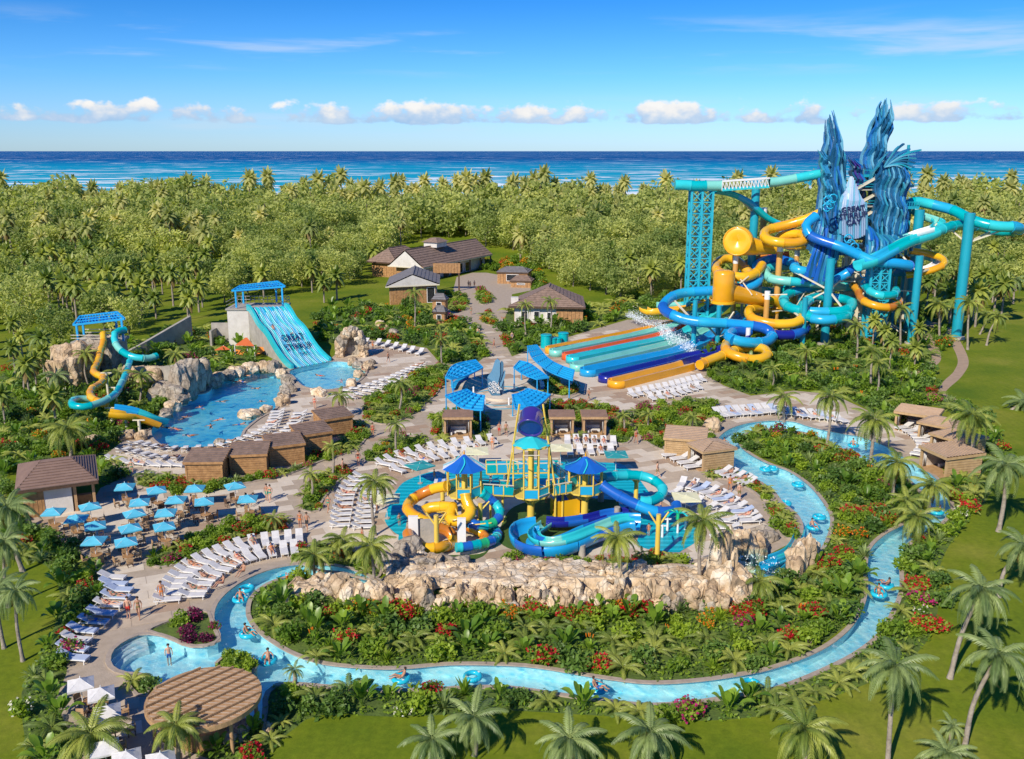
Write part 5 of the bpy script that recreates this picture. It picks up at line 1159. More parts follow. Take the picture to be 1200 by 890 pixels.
def build_houses():
 fl, fr = G(496, 315, 4.0), G(577, 299, 4.0); d = (fr - fl).normalized(); n = Vector((-d.y, d.x, 0))
 t = house('long_house', 'long brown shingle roofed hall with deep veranda at the top of the walkway', [fl, fr, fr + n * 12, fl + n * 12], 4.2, 4.6, 'gable', 'roof_brown', 1.8, ('plaster', 'wood', 'wood', 'wood'),
              [(0, .05, .12, 1, 3), (0, .2, .27, 1, 3), (0, .55, .62, .2, 3), (0, .66, .73, .2, 3), (0, .9, .96, 1, 3)], doors=[(0, .32, .4, 3), (0, .44, .52, 3)])
 o = t.location
 for i in range(7):
  p = fl.lerp(fr, (i + 0.1) / 6.2) + n * 0.3 - o; mb = MB(); mb.box((p.x, p.y, 2.0), (0.45, 0.45, 4.0), 'wood_dark'); part('veranda_post', mb, t)
 c = G(526, 291, 7.5); c = Vector((c.x, c.y, 0)); c = (fl + fr) / 2 + n * 6 - d * 4 - o; mb = MB(); mb.box((c.x, c.y, 9.2), (5.5, 4.5, 1.5), 'plaster', math.atan2(d.y, d.x)); cu = part('cupola', mb, t)
 mb = MB(); mb.box((c.x, c.y, 10.5), (6.6, 5.6, 1.1), 'roof_brown', math.atan2(d.y, d.x), taper=0.35); part('cupola_roof', mb, cu)
 c2 = fl.lerp(fr, 0.30) + n * 17
 house('rear_hall', 'lower brown roofed wing behind the long hall', rect(c2, 11, 16, math.atan2(d.y, d.x) + R(90)), 4.4, 3.8, 'hip', 'roof_brown', 1.2, ('wood', 'wood', 'wood', 'wood'), [(0, .3, .45, 1, 2.6)])
 a, b = G(452, 337, 4.4), G(515, 334, 4.4); d = (b - a).normalized(); n = Vector((-d.y, d.x, 0)); n = (n + d * 0.28).normalized()
 house('timber_house', 'timber clad house with grey gabled roof and pale gable, left of the walkway', [a, b, b + n * 17, a + n * 17], 4.6, 2.6, 'gable', 'roof_grey', 0.9, ('wood', 'plaster', 'wood', 'wood'), [(1, .1, .3, 1, 3), (0, .80, .97, 0.1, 3.8)])
 c = G(512, 345); t = thing('timber_screen', 'dark timber screen on posts beside the grey roofed house', 'screen', c + Vector((2, 6, 0)))
 for i in range(9): mb = MB(); mb.box((i * 0.8 - 3, 0, 6.0), (0.74, 0.15, 2.6), 'wood'); part('plank', mb, t)
 for x in (-3, 3.4): mb = MB(); mb.box((x, 0.2, 3.6), (0.4, 0.4, 7.2), 'wood_dark'); part('post', mb, t)
 a, b = G(596, 360, 3.6), G(686, 361.5, 3.6); d = (b - a).normalized(); n = Vector((-d.y, d.x, 0))
 t = house('barn_roofed_house', 'single house with broad brown hipped roof and timber end, right of the walkway', [a, b, b + n * 15.5 - d * 1.0, a + n * 15.5 + d * 1.0], 3.7, 3.6, 'hip', 'roof_brown', 1.1, ('plaster', 'wood', 'wood', 'wood'),
              [(0, .1, .2, .6, 2.6), (0, .3, .38, .6, 2.6), (0, .5, .56, .8, 2.4), (1, .3, .5, 1, 2.4)], ridge=0.62)
 o = t.location; e0 = a.lerp(b, 0.62) + n * 1.0 - o; e1 = a.lerp(b, 0.97) + n * 1.0 - o; plank_wall(t, (e0.x, e0.y, 0), (e1.x, e1.y, 0), 0, 3.5, 'wood', out=0.12)
 mb = MB(); p = a + n * 3 + d * 1 - o; mb.box((p.x, p.y, 4.6), (1.6, 1.6, 1.4), 'plaster'); part('chimney', mb, t)
 for lab, u, v, w, h, roof in (('small kiosk with grey roof beside the walkway bed', 516, 379, 3.0, 2.6, 'roof_grey'), ('taller kiosk with stepped grey roof beside the timber house', 516, 369, 3.4, 3.6, 'roof_grey'), ('open timber pavilion with grey roof at the top right of the walkway', 603, 331, 9.0, 3.2, 'roof_grey'), ('low timber counter hut beside the pavilion', 612, 336, 6.0, 1.8, 'roof_brown')):
  house('kiosk', lab, rect(G(u, v), w, w * 0.8, R(-10)), h, 1.1, 'hip', roof, 0.3, ('wood', 'wood', 'wood', 'wood'), [(0, .3, .7, .8, h - .6)], cat='kiosk')
 z = 3.2; c4 = [G(18, 577, z), G(115, 564, z), G(106, 534, z), G(14, 546, z)]
 fl_, fr_, br_, bl_ = c4; d = (fr_ - fl_).normalized(); n = Vector((-d.y, d.x, 0)); W = (fr_ - fl_).length; D = (bl_ - fl_).length
 t = thing('poolside_bar', 'open bar with tan hipped roof, slatted timber wall and white panel, left edge', 'building', (fl_ + br_) / 2 - Vector((0, 0, z))); o = t.location
 q = [x - o for x in (fl_, fr_, fl_ + d * W + n * D, fl_ + n * D)]; q = [Vector((p.x, p.y, z)) for p in q]
 rc = sum(q, Vector()) / 4 + Vector((0, 0, 1.5)); r0 = rc - d * W * 0.18; r1 = rc + d * W * 0.18
 for pl in ([q[0], q[1], r1, r0], [q[2], q[3], r0, r1], [q[3], q[0], r0, r0 + Vector((.001, 0, 0))], [q[1], q[2], r1, r1 + Vector((.001, 0, 0))]): roof_plane(t, pl, 'roof_tan', 0.5)
 mb = MB(); 
 for i in range(4): mb.beam(q[i] - Vector((0, 0, .14)), q[(i + 1) % 4] - Vector((0, 0, .14)), 0.08, 0.26, 'wood_dark')
 mb.add([x + Vector((0, 0, -.05)) for x in q], [(0, 3, 2, 1)], 'wood_light'); part('fascia', mb, t)
 g = lambda s, k: Vector(((q[0] + d * W * s + n * D * k).x, (q[0] + d * W * s + n * D * k).y, 0))
 plank_wall(t, g(.08, .1), g(.32, .1), 0, 3.1, 'wood', n=14, name='slat')
 plank_wall(t, g(.08, .9), g(.08, .1), 0, 3.1, 'wood', n=16, name='slat')
 mb = MB(); mb.beam(g(.32, .1) + Vector((0, 0, 1.5)), g(.66, .1) + Vector((0, 0, 1.5)), 0.15, 3.0, 'plaster'); mb.beam(g(.08, .9) + Vector((0, 0, 1.5)), g(.66, .9) + Vector((0, 0, 1.5)), 0.15, 3.0, 'wood_dark'); mb.beam(g(.66, .1) + Vector((0, 0, 1.5)), g(.66, .9) + Vector((0, 0, 1.5)), 0.15, 3.0, 'wood_dark'); part('wall', mb, t)
 mb = MB(); mb.beam(g(.68, .3) + Vector((0, 0, .55)), g(.9, .3) + Vector((0, 0, .55)), 0.6, 1.1, 'wood'); part('bar_counter', mb, t)
 for s, k in ((.93, .1), (.93, .9), (.70, .1)): mb = MB(); p = g(s, k); mb.box((p.x, p.y, 1.6), (0.28, 0.28, 3.2), 'wood_light', math.atan2(d.y, d.x)); part('post', mb, t)
def closed_cabana(label, p, rz, w=3.9, d=3.2, h=2.5, wall='wood', roof='roof_brown', group=None):
 """boarded back and sides, open front towards +Y local"""
 t = thing('cabana', label, 'cabana', p, rz, group)
 nb = 9; bh = h / nb
 for side, (a, b) in enumerate((((-w / 2, -d / 2), (w / 2, -d / 2)), ((w / 2, -d / 2), (w / 2, d / 2)), ((-w / 2, d / 2), (-w / 2, -d / 2)))):
  a, b = Vector((a[0], a[1], 0)), Vector((b[0], b[1], 0)); me = None
  for i in range(nb):
   mb = MB(); off = 0.015 * (i % 2); mb.beam(a + Vector((0, 0, (i + .5) * bh)), b + Vector((0, 0, (i + .5) * bh)), 0.10 + off, bh * 0.88, wall); part('board', mb, t)
 for x in (-w / 2, w / 2):
  for y in (-d / 2, d / 2): mb = MB(); mb.box((x, y, h / 2), (0.2, 0.2, h), wall); part('post', mb, t)
 mb = MB(); z = h
 pts = [(-w / 2 - .25, -d / 2 - .25, z - .12), (w / 2 + .25, -d / 2 - .25, z - .12), (w / 2 + .25, d / 2 + .3, z + .35), (-w / 2 - .25, d / 2 + .3, z + .35)]
 top = [Vector(p_) for p_ in pts]; k = 7
 mb.add(pts, [(0, 3, 2, 1)], wall)
 roof_plane(t, [top[0] + Vector((0, 0, .12)), top[1] + Vector((0, 0, .12)), top[2] + Vector((0, 0, .12)), top[3] + Vector((0, 0, .12))], roof, 0.5)
 for i in range(4): mb.beam(top[i] + Vector((0, 0, .05)), top[(i + 1) % 4] + Vector((0, 0, .05)), 0.07, 0.28, wall)
 part('fascia', mb, t)
 mb = MB(); mb.box((0, 0.1, 0.3), (w * 0.7, d * 0.5, 0.4), 'white_cloth'); part('daybed', mb, t)
 return t
def open_cabana(label, p, rz, w=3.6, d=3.0, h=2.5, roof='roof_tan', wall='wood_light', group=None, hip=False, curtains=True):
 """opening towards -Y local, beige lining, sofa inside"""
 t = thing('cabana', label, 'cabana', p, rz, group)
 mb = MB(); mb.box((0, d / 2, h / 2), (w, 0.1, h), 'interior'); mb.box((-w / 2, 0, h / 2), (0.1, d, h), 'interior'); mb.box((w / 2, 0, h / 2), (0.1, d, h), 'interior'); part('lining', mb, t)
 n = 8
 for sx in (-1, 1):
  for i in range(n): mb = MB(); mb.beam((sx * (w / 2 + .09), -d / 2, (i + .5) * h / n), (sx * (w / 2 + .09), d / 2, (i + .5) * h / n), 0.07, h / n * .85, wall); part('board', mb, t)
 for sx in (-1, 1):
  mb = MB(); mb.box((sx * w / 2, -d / 2 - .05, h / 2), (0.26, 0.2, h), wall); part('post', mb, t)
  if curtains: mb = MB(); mb.sweep([Vector((sx * (w / 2 - 0.25 - .06 * (k % 2)), -d / 2 + 0.1 + k * 0.06, 0)) for k in range(6)], [(0, 0.05), (0.02, h - .3), (-.02, h - .3)], 'white_cloth'); part('curtain', mb, t)
 T = [Vector(q) for q in ((-w / 2 - .3, -d / 2 - .35, h), (w / 2 + .3, -d / 2 - .35, h), (w / 2 + .3, d / 2 + .25, h + (0 if hip else .15)), (-w / 2 - .3, d / 2 + .25, h + (0 if hip else .15)))]
 if hip:
  r = sum(T, Vector()) / 4 + Vector((0, 0, 0.8)); r0 = r - Vector((w * .15, 0, 0)); r1 = r + Vector((w * .15, 0, 0))
  for pl in ([T[0], T[1], r1, r0], [T[2], T[3], r0, r1], [T[3], T[0], r0, r0 + Vector((.001, 0, 0))], [T[1], T[2], r1, r1 + Vector((.001, 0, 0))]): roof_plane(t, pl, roof, 0.4)
 else: roof_plane(t, [x + Vector((0, 0, .15)) for x in T], roof, 0.4)
 mb = MB(); [mb.beam(T[i] + Vector((0, 0, .0)), T[(i + 1) % 4] + Vector((0, 0, .0)), 0.07, 0.3, wall) for i in range(4)]; mb.add([x - Vector((0, 0, .02)) for x in T], [(0, 3, 2, 1)], 'wood_light'); part('fascia', mb, t)
 mb = MB(); mb.box((0, .5, .35), (w * .62, .8, .3), 'white_cloth'); mb.box((0, .95, .65), (w * .62, .2, .5), 'white_cloth'); mb.box((-w * .28, .1, .35), (.3, 1.4, .35), 'white_cloth'); part('sofa', mb, t)
 mb = MB(); mb.box((0.1, -.3, .4), (.7, .5, .06), 'wood_dark'); mb.box((0.1, -.3, .2), (.1, .1, .4), 'wood_dark'); part('side_table', mb, t)
 mb = MB(); mb.box((0, -.2, .06), (w, d + .6, .12), 'wood_light'); part('floor', mb, t)
 return t
def build_cabanas():
 names = ['first brown boarded cabana from the left, behind the umbrella terrace', 'second brown boarded cabana from the left below the big pool', 'middle brown boarded cabana of the curved row', 'fourth brown boarded cabana of the row, roof greyer', 'last brown boarded cabana at the walkway end of the row']
 for (u, v, rz), lab in zip(((245, 561, 2), (294, 552, 8), (334, 541, 24), (366, 527, 30), (391, 508, 32)), names): closed_cabana(lab, G(u, v), R(rz), roof='roof_brown')
 open_cabana('single cabana with tan roof and white sofa below the plaza', G(537, 510), R(2), 3.3, 2.6, 2.7, 'roof_tan')
 open_cabana('left cabana of the twin pair above the play area', G(658, 508), 0, 2.75, 2.4, 2.5, 'roof_tan')
 open_cabana('right cabana of the twin pair above the play area', G(695.5, 508), 0, 2.75, 2.4, 2.5, 'roof_tan')
 closed_cabana('sand coloured flat roofed cabana open to the left, beside the hipped one', G(803, 532), R(-14) , 4.6, 3.6, 2.4, 'wood_tan', 'roof_sand')
 open_cabana('sand coloured hipped roof cabana right of the four loungers', G(833, 545), R(-70), 3.2, 4.0, 2.3, 'roof_sand', 'wood_tan', hip=True)
 open_cabana('flat sand roofed cabana above the right loungers', G(1075, 503), R(-35), 4.8, 3.6, 2.4, 'roof_sand', 'wood_tan')
 open_cabana('second sand roofed cabana in the right corner group', G(1101, 517), R(-45), 4.0, 3.4, 2.4, 'roof_sand', 'wood_tan', hip=True)
 open_cabana('third sand roofed cabana, hipped, under the leaning palm', G(1121, 534), R(-60), 4.2, 4.2, 2.5, 'roof_sand', 'wood_tan', hip=True)
 open_cabana('lowest sand coloured cabana with plain boarded side facing the camera', G(1113, 552), R(-75), 4.2, 4.6, 2.4, 'roof_sand', 'wood_tan')
build_houses(); build_cabanas()
def build_plaza():
 def arc_canopy(label, outer, inner, z=3.0, solid=False):
  O = spline([G(u, v, z) for u, v in outer], 0.7); I = spline([G(u, v, z) for u, v in inner], 0.7); c = (O[0] + I[0]) / 2
  t = thing('shade_canopy', label, 'canopy', (c.x, c.y, 0), group=None); o = t.location; n = 15
  def at(L, s): k = s * (len(L) - 1); a = min(int(k), len(L) - 2); return L[a].lerp(L[a + 1], k - a) - o
  for i in range(6):
   s0, s1 = i / 6 + .01, (i + 1) / 6 - .01; mb = MB(); pts = []
   for k in range(4): s = lerp(s0, s1, k / 3); pts += [at(O, s) + Vector((0, 0, .0)), at(I, s)]
   mb.add(pts + [p + Vector((0, 0, .06)) for p in pts], [(2 * k, 2 * k + 2, 2 * k + 3, 2 * k + 1) for k in range(3)] + [(8 + 2 * k, 8 + 2 * k + 1, 8 + 2 * k + 3, 8 + 2 * k + 2) for k in range(3)], 'canopy'); part('shade_panel', mb, t)
  for f in (0.0, .2, .4, .6, .8, 1.0):
   mb = MB(); mb.sweep([at(O, s / 12).lerp(at(I, s / 12), f) + Vector((0, 0, .12)) for s in range(13)], [(-.09, -.1), (.09, -.1), (.09, .1), (-.09, .1)], 's_lblue' if 0 < f < 1 else 'canopy', smooth=False); part('rail', mb, t)
  for i in range(7): mb = MB(); mb.beam(at(O, i / 6) + Vector((0, 0, .16)), at(I, i / 6) + Vector((0, 0, .16)), .16, .16, 'canopy'); part('rafter', mb, t)
  for L, s in ((O, .03), (O, .5), (O, .97), (I, .03), (I, .97)): p = at(L, s); mb = MB(); mb.cyl((p.x, p.y, 0), (p.x, p.y, p.z), .09, .09, 'canopy', 8); part('post', mb, t)
 arc_canopy('curved blue canopy on the upper left of the plaza', [(522,444),(532,429),(557,423)], [(529,446),(548,441),(566,432)])
 arc_canopy('curved blue canopy on the upper right of the plaza', [(609,424),(622,428),(643,444)], [(602,432),(614,440),(630,446)])
 arc_canopy('curved blue canopy on the lower left of the plaza', [(522,465),(542,479),(567,482)], [(547,457.5),(556,463),(568,465)])
 arc_canopy('curved blue canopy on the lower right of the plaza', [(604,481),(628,478),(645,464)], [(600,464),(609,462),(619,456.5)])
 arc_canopy('long curved blue canopy between plaza and racing lanes', [(629,405.6),(642,421),(657,429.5),(673,435)], [(618,407),(625,422),(645,437),(671,447)])
 for lab, pts_ in (('curved turquoise bench on the upper left of the plaza', [(531,458),(536,450),(548,444)]), ('curved turquoise bench on the right of the plaza', [(618,442),(632,447),(636,457)]), ('curved turquoise bench under the lower left canopy', [(532,482),(545,490),(558,494)]), ('curved turquoise bench behind the lower right canopy', [(624,488),(634,484),(642,477)])):
  pp = spline([G(u, v) for u, v in pts_], .6); c = pp[0]; t = thing('curved_bench', lab, 'bench', c); mb = MB(); mb.sweep([p - c + Vector((0, 0, .48)) for p in pp], [(-.35, -.07), (.35, -.07), (.35, .07), (-.35, .07)], 's_lblue', smooth=False); part('seat', mb, t)
  mb = MB(); mb.sweep([p - c + Vector((0, 0, .25)) for p in pp], [(-.2, -.25), (.2, -.25), (.2, .16), (-.2, .16)], 'canopy_d', smooth=False); part('base', mb, t)
 c = G(586, 466); t = thing('plaza_ring', 'circular turquoise inlay and low seat wall round the leaf sculpture', 'paved ring', c)
 for r, w, m in ((6.6, .35, 'steel_aqua'), (4.6, .3, 'steel_aqua')):
  mb = MB(); mb.sweep([Vector((r * math.cos(a * math.pi / 24), r * math.sin(a * math.pi / 24), .03)) for a in range(48)], [(-w / 2, -.01), (w / 2, -.01), (w / 2, .02), (-w / 2, .02)], m, closed=True, smooth=False); part('inlay_ring', mb, t)
 mb = MB(); mb.cyl((0, 0, 0), (0, 0, .35), 2.4, 2.4, 'slab_b', 36, smooth=False); part('pedestal', mb, t)
 for i in range(8):
  a = i * math.pi / 4 + .3; c2 = c + Vector((4.6 * math.cos(a), 4.6 * math.sin(a), 0)); tt = thing('light_bollard', 'white light bollard on the ring round the leaf sculpture', 'bollard', c2, group='white bollards on the plaza ring')
  mb = MB(); mb.cyl((0, 0, 0), (0, 0, 1.0), .16, .13, 's_white', 8); part('post', mb, tt); mb = MB(); mb.cyl((0, 0, 1.0), (0, 0, 1.15), .17, .06, 's_white', 8); part('cap', mb, tt)
 t = thing('feather_sculpture', 'tall slate blue feather sculpture with white lettering on the plaza', 'sculpture', c + Vector((0, 0, .35))); o = c
 Y = c.y - 0.3
 def fin(pts_, dy, col, nm='feather'):
  q = [P(u, v, Y) - t.location + Vector((0, dy, 0)) for u, v in pts_]; n = len(q); mb = MB()
  mb.add(q + [p + Vector((0, .4, 0)) for p in q], [tuple(reversed(range(n))), tuple(range(n, 2 * n))] + [(i, (i + 1) % n, n + (i + 1) % n, n + i) for i in range(n)], col); part(nm, mb, t)
 fin([(586.5,471.5),(588,468),(583,452),(571,443),(572,458),(577,465)], 0.0, 'panel_d', 'lettered_feather')
 fin([(583,452),(571,443),(576,436),(580,424),(583,421),(586,424),(586,440)], .18, 'panel_l')
 fin([(586,448),(582,440),(585,428),(588,424),(590,427),(590,436)], .38, 'panel_d')
 fin([(587,456),(583,447),(589,439),(592,435),(592,442)], .58, 'panel_l')
 fin([(588,464),(584,452),(587,447),(590,444),(591,450)], .78, 'panel_d')
 fin([(589,470),(585,460),(588,454),(591,452),(590,462)], .95, 'panel_l')
 part('lettering', text_mesh('GREAT\nSTIRRUP\nCAY', .60, 's_white', .03, space=.9), t, P(579, 455, Y) - t.location + Vector((0, -.08, 0)), (math.pi / 2, R(48), 0))
plastic('panel_d', (.06, .17, .28), rough=.5); plastic('panel_l', (.13, .31, .46), rough=.5)
build_plaza()
def build_play():
 pads = [('left turquoise splash pad with curling lines', [(453,600),(466,573),(480,562),(510,553),(520,566),(500,580),(480,600),(472,628),(453,615)]), ('back turquoise splash pad under the bridge', [(523,552),(560,546),(620,542),(700,542),(735,549),(730,590),(700,585),(640,572),(560,575),(530,572)]),
   ('right turquoise splash pad with diagonal lines', [(735,550),(755,570),(765,590),(745,604),(748,620),(756,604),(790,606),(815,618),(822,625),(815,636),(800,645),(790,648),(748,640),(752,618),(740,600),(725,590)]), ('small turquoise pad corner by the rocks at left', [(468,626),(480,632),(482,650),(476,652),(468,640)])]
 for k, (lab, px) in enumerate(pads):
  w = spline([G(u, v) for u, v in px], .6, closed=True); c = w[0]; c = Vector((c.x, c.y, 0)); t = thing('splash_pad', lab, 'splash pad', c)
  v_, e_ = [Vector((p.x - c.x, p.y - c.y)) for p in w], None
  ov, oe, of, _, _, _ = delaunay_2d_cdt(v_, [(i, (i + 1) % len(v_)) for i in range(len(v_))], [], 1, 1e-4); mb = MB()
  mb.add([(p.x, p.y, .030 + .004 * k) for p in ov], [tuple(f) for f in of], 'splash'); part('printed_surface', mb, t)
 for k, (nm, px, mt) in enumerate((('play_turf', [(585,625),(600,596),(640,585),(700,585),(745,590),(750,600),(745,612),(700,628),(620,645),(590,640)], 'turf'), ('play_turf', [(478,645),(490,650),(560,650),(575,640),(560,655),(500,662),(475,655)], 'turf'))):
  w = spline([G(u, v) for u, v in px], .6, closed=True); v_ = [Vector((p.x, p.y)) for p in w]
  ov, oe, of, _, _, _ = delaunay_2d_cdt(v_, [(i, (i + 1) % len(v_)) for i in range(len(v_))], [], 1, 1e-4); mb = MB(); mb.add([(p.x, p.y, .036) for p in ov], [tuple(f) for f in of], mt); part(nm, mb, kind='structure')
 YE = 's_pyellow'
 def pod(label, u, vb, r, zdeck, ztop, roof_cols, h_roof=1.3, nside=8, trunk=.38):
  c = G(u, vb); t = thing('play_pod', label, 'play tower', c)
  mb = MB(); mb.cyl((0, 0, 0), (0, 0, zdeck), trunk, trunk * .9, YE, 12); mb.cyl((0, 0, 0), (0, 0, .3), trunk * 1.7, trunk * 1.4, 'concrete', 12); part('trunk', mb, t)
  for i in range(5): a = i * 2 * math.pi / 5; mb = MB(); mb.cyl((0, 0, zdeck - 1.2), (r * .75 * math.cos(a), r * .75 * math.sin(a), zdeck - .1), .14, .12, YE, 6); part('branch', mb, t)
  mb = MB(); mb.cyl((0, 0, zdeck - .12), (0, 0, zdeck + .04), r, r, YE, nside, smooth=False); part('deck', mb, t)
  for i in range(nside):
   a0, a1 = 2 * math.pi * (i + .5) / nside, 2 * math.pi * (i + 1.5) / nside; p = Vector((r * math.cos(a0), r * math.sin(a0), 0)); q = Vector((r * math.cos(a1), r * math.sin(a1), 0))
   mb = MB(); mb.cyl((p.x, p.y, zdeck), (p.x, p.y, ztop), .08, .08, YE, 6); part('post', mb, t)
   if i in (0, 4): continue
   mb = MB(); mb.beam(p.lerp(q, .06) + Vector((0, 0, zdeck + .5)), p.lerp(q, .94) + Vector((0, 0, zdeck + .5)), .05, .85, 's_lblue' if i % 2 else 's_aqua'); part('side_panel', mb, t)
   mb = MB(); mb.beam(p + Vector((0, 0, zdeck + 1.0)), q + Vector((0, 0, zdeck + 1.0)), .1, .1, YE); part('rail', mb, t)
  mb = MB(); mb.cyl((0, 0, zdeck), (0, 0, ztop), .3, .3, YE, 10); part('core_post', mb, t)
  if roof_cols:
   R_ = r * 1.28
   for i in range(nside):
    a0, a1 = 2 * math.pi * (i + .5) / nside, 2 * math.pi * (i + 1.5) / nside; mb = MB(); p = Vector((R_ * math.cos(a0), R_ * math.sin(a0), ztop)); q = Vector((R_ * math.cos(a1), R_ * math.sin(a1), ztop)); tp = Vector((0, 0, ztop + h_roof))
    m0 = p.lerp(tp, .5) + Vector((0, 0, -.12)); m1 = q.lerp(tp, .5) + Vector((0, 0, -.12)); am = (a0 + a1) / 2
    mb.add([p, q, m1, m0, tp], [(0, 1, 2, 3), (3, 2, 4)], roof_cols[i % len(roof_cols)]); rp = part('roof_panel', mb, t)
    if i % 2 == 1:
     mb = MB(); s = spline([p.lerp(q, .3) + Vector((0, 0, .06)), m0.lerp(m1, .6) + Vector((0, 0, .12)), m0.lerp(m1, .4).lerp(tp, .55) + Vector((0, 0, .12))], .2); mb.sweep(s, [(-.06, 0), (.06, 0), (.06, .03), (-.06, .03)], 's_aqua', smooth=False); part('painted_swirl', mb, rp)
   mb = MB(); mb.cyl((0, 0, ztop + h_roof - .05), (0, 0, ztop + h_roof + .35), .1, .04, 's_orange', 6); part('finial', mb, t)
  return t, c
 pod('left play pod with blue and white umbrella roof', 545, 616, 1.75, 3.4, 6.1, ('canopy_d', 's_dblue', 'canopy_d', 's_white'), 1.35)
 pod('right play pod with plain blue umbrella roof on a tree like trunk', 685, 606, 1.75, 2.9, 5.3, ('canopy_d', 's_dblue', 'canopy_d', 'canopy_d'), 1.2)
 t, c = pod('central yellow play tower with tipping bucket', 622, 610, 1.9, 2.9, 7.9, None)
 mb = MB(); mb.cyl((0, 0, 7.9), (0, 0, 8.1), 1.9, 1.9, YE, 8, smooth=False); part('ring_beam', mb, t)
 n = 8
 for i in range(n):
  a0, a1 = 2 * math.pi * (i + .5) / n, 2 * math.pi * (i + 1.5) / n; mb = MB(); p = Vector((1.95 * math.cos(a0), 1.95 * math.sin(a0), 8.05)); q = Vector((1.95 * math.cos(a1), 1.95 * math.sin(a1), 8.05)); tp = Vector((0, 0, 9.0)); mb.add([p, q, tp, Vector((0, 0, 8.0))], [(0, 1, 2), (1, 0, 3)], 's_aqua'); part('roof_panel', mb, t)
 for i in range(12):
  a = i * math.pi / 4 + .4; z = 3.2 + (i % 6) * .85; a2 = a + math.pi / 4; mb = MB(); mb.beam((2.0 * math.cos(a), 2.0 * math.sin(a), z), (2.0 * math.cos(a2), 2.0 * math.sin(a2), z), .07, .07, 's_cream'); part('crossbar', mb, t)
 for s in (-1, 1): mb = MB(); mb.beam((s * 2.5, -.6, 2.9), (s * 1.15, .3, 12.0), .14, .14, YE); part('bucket_mast', mb, t)
 bt = thing('tipping_bucket', 'dark purple water bucket with turquoise swirls tipped above the play tower', 'bucket', c + Vector((0, 0, 10.4)), rot=(R(122), R(0), R(-8)), sc=.78)
 mb = MB(); prof = [(1.35, -1.25), (1.5, -.9), (1.5, 1.0), (1.62, 1.15), (1.62, 1.35), (1.45, 1.35), (1.3, 1.0), (1.2, -.9)]; n = 24; pts = []
 for r_, z in prof:
  for i in range(n): a = 2 * math.pi * i / n; pts.append((r_ * math.cos(a), r_ * math.sin(a), z))
 mb.add(pts, [(k * n + i, k * n + (i + 1) % n, (k + 1) * n + (i + 1) % n, (k + 1) * n + i) for k in range(len(prof) - 1) for i in range(n)] + [tuple(reversed(range(n)))], 's_purple', True); part('bucket_body', mb, bt)
 for k, (z0, a0, L, r_) in enumerate(((.4, -2.6, 1.5, .5), (-.5, -1.9, 1.6, .45), (-.2, -1.0, 1.2, .4), (.7, -1.4, 1.0, .3), (-.9, -2.8, 1.0, .3))):
  mb = MB(); pth = [Vector((1.53 * math.cos(a0 + L * s / 12), 1.53 * math.sin(a0 + L * s / 12), z0 + r_ * math.sin(s * .5))) for s in range(13)]; mb.sweep(pth, [(-.07, -.02), (.07, -.02), (.07, .02), (-.07, .02)], 's_lblue' if k % 2 else 's_aqua'); part('painted_swirl', mb, bt)
 mb = MB(); mb.sweep([Vector((1.05 * math.cos(a * .4), 1.05 * math.sin(a * .4), -1.28)) for a in range(14)], circ(.06, 6), 's_lblue'); part('painted_swirl', mb, bt)
 mb = MB(); mb.cyl((0, 0, -1.5), (0, 0, -1.25), 1.0, 1.3, 's_navy', 24); mb.cyl((0, 0, 1.12), (0, 0, 1.16), 1.36, 1.36, 's_navy', 24); part('bucket_base_and_dark_mouth', mb, bt)  # base, plus a navy disc standing in for the dark inside the mouth
 def bridge(label, a, b, za, zb):
  A, B = Vector((a.x, a.y, za)), Vector((b.x, b.y, zb)); t = thing('rope_bridge', label, 'bridge', (A.x, A.y, 0)); o = t.location; d = (B - A).normalized(); s = d.cross(Vector((0, 0, 1))).normalized() * .75
  mb = MB(); mb.beam(A - o, B - o, 1.5, .15, YE); part('walkway', mb, t)
  k = max(3, int((B - A).length / 1.1))
  for sg in (-1, 1):
   for i in range(k):
    p, q = A.lerp(B, i / k) + s * sg - o, A.lerp(B, (i + 1) / k) + s * sg - o; mb = MB(); mb.beam(p.lerp(q, .05) + Vector((0, 0, .5)), p.lerp(q, .95) + Vector((0, 0, .5)), .05, .8, 's_lblue' if i % 2 else 's_teal'); part('side_panel', mb, t)
    mb = MB(); mb.beam(p, p + Vector((0, 0, 1.1)), .09, .09, YE, up=Vector((0, 1, 0))); part('baluster', mb, t)
   mb = MB(); mb.beam(A + s * sg - o + Vector((0, 0, 1.1)), B + s * sg - o + Vector((0, 0, 1.1)), .1, .1, 's_cream'); part('handrail', mb, t)
  for f in (.3, .7): p = A.lerp(B, f) - o; mb = MB(); mb.cyl((p.x, p.y, 0), (p.x, p.y, p.z), .12, .12, YE, 8); part('post', mb, t)
 c1, c2, c3 = G(545, 616), G(622, 610), G(685, 606)
 bridge('left play bridge between blue roofed pod and bucket tower', c1 + Vector((1.6, 0.3, 0)), c2 + Vector((-1.9, -.2, 0)), 3.4, 2.9)
 bridge('right play bridge between bucket tower and right pod', c2 + Vector((1.9, 0, 0)), c3 + Vector((-1.7, 0, 0)), 2.9, 2.9)
 bridge('rear play bridge over the splash pad', G(570, 580), G(655, 578), 2.6, 2.6)
 bridge('rear right play bridge to the umbrella pod', G(655, 578), c3 + Vector((-.8, 1.6, 0)), 2.6, 2.9)
 t = thing('play_house', 'yellow box house under the right play bridge', 'playhouse', G(662, 603)); mb = MB(); mb.box((0, 0, .9), (2.6, 1.6, 1.8), 's_yellow', R(20)); part('wall', mb, t); mb = MB(); mb.box((-.6, 0, 2.0), (1.4, 1.8, .5), 's_dblue', R(20), taper=.6); part('roof', mb, t); mb = MB(); mb.box((-1.0, -.9, 1.1), (.5, .1, .7), 's_dorange', R(20)); part('window', mb, t)
 y0 = c1.y
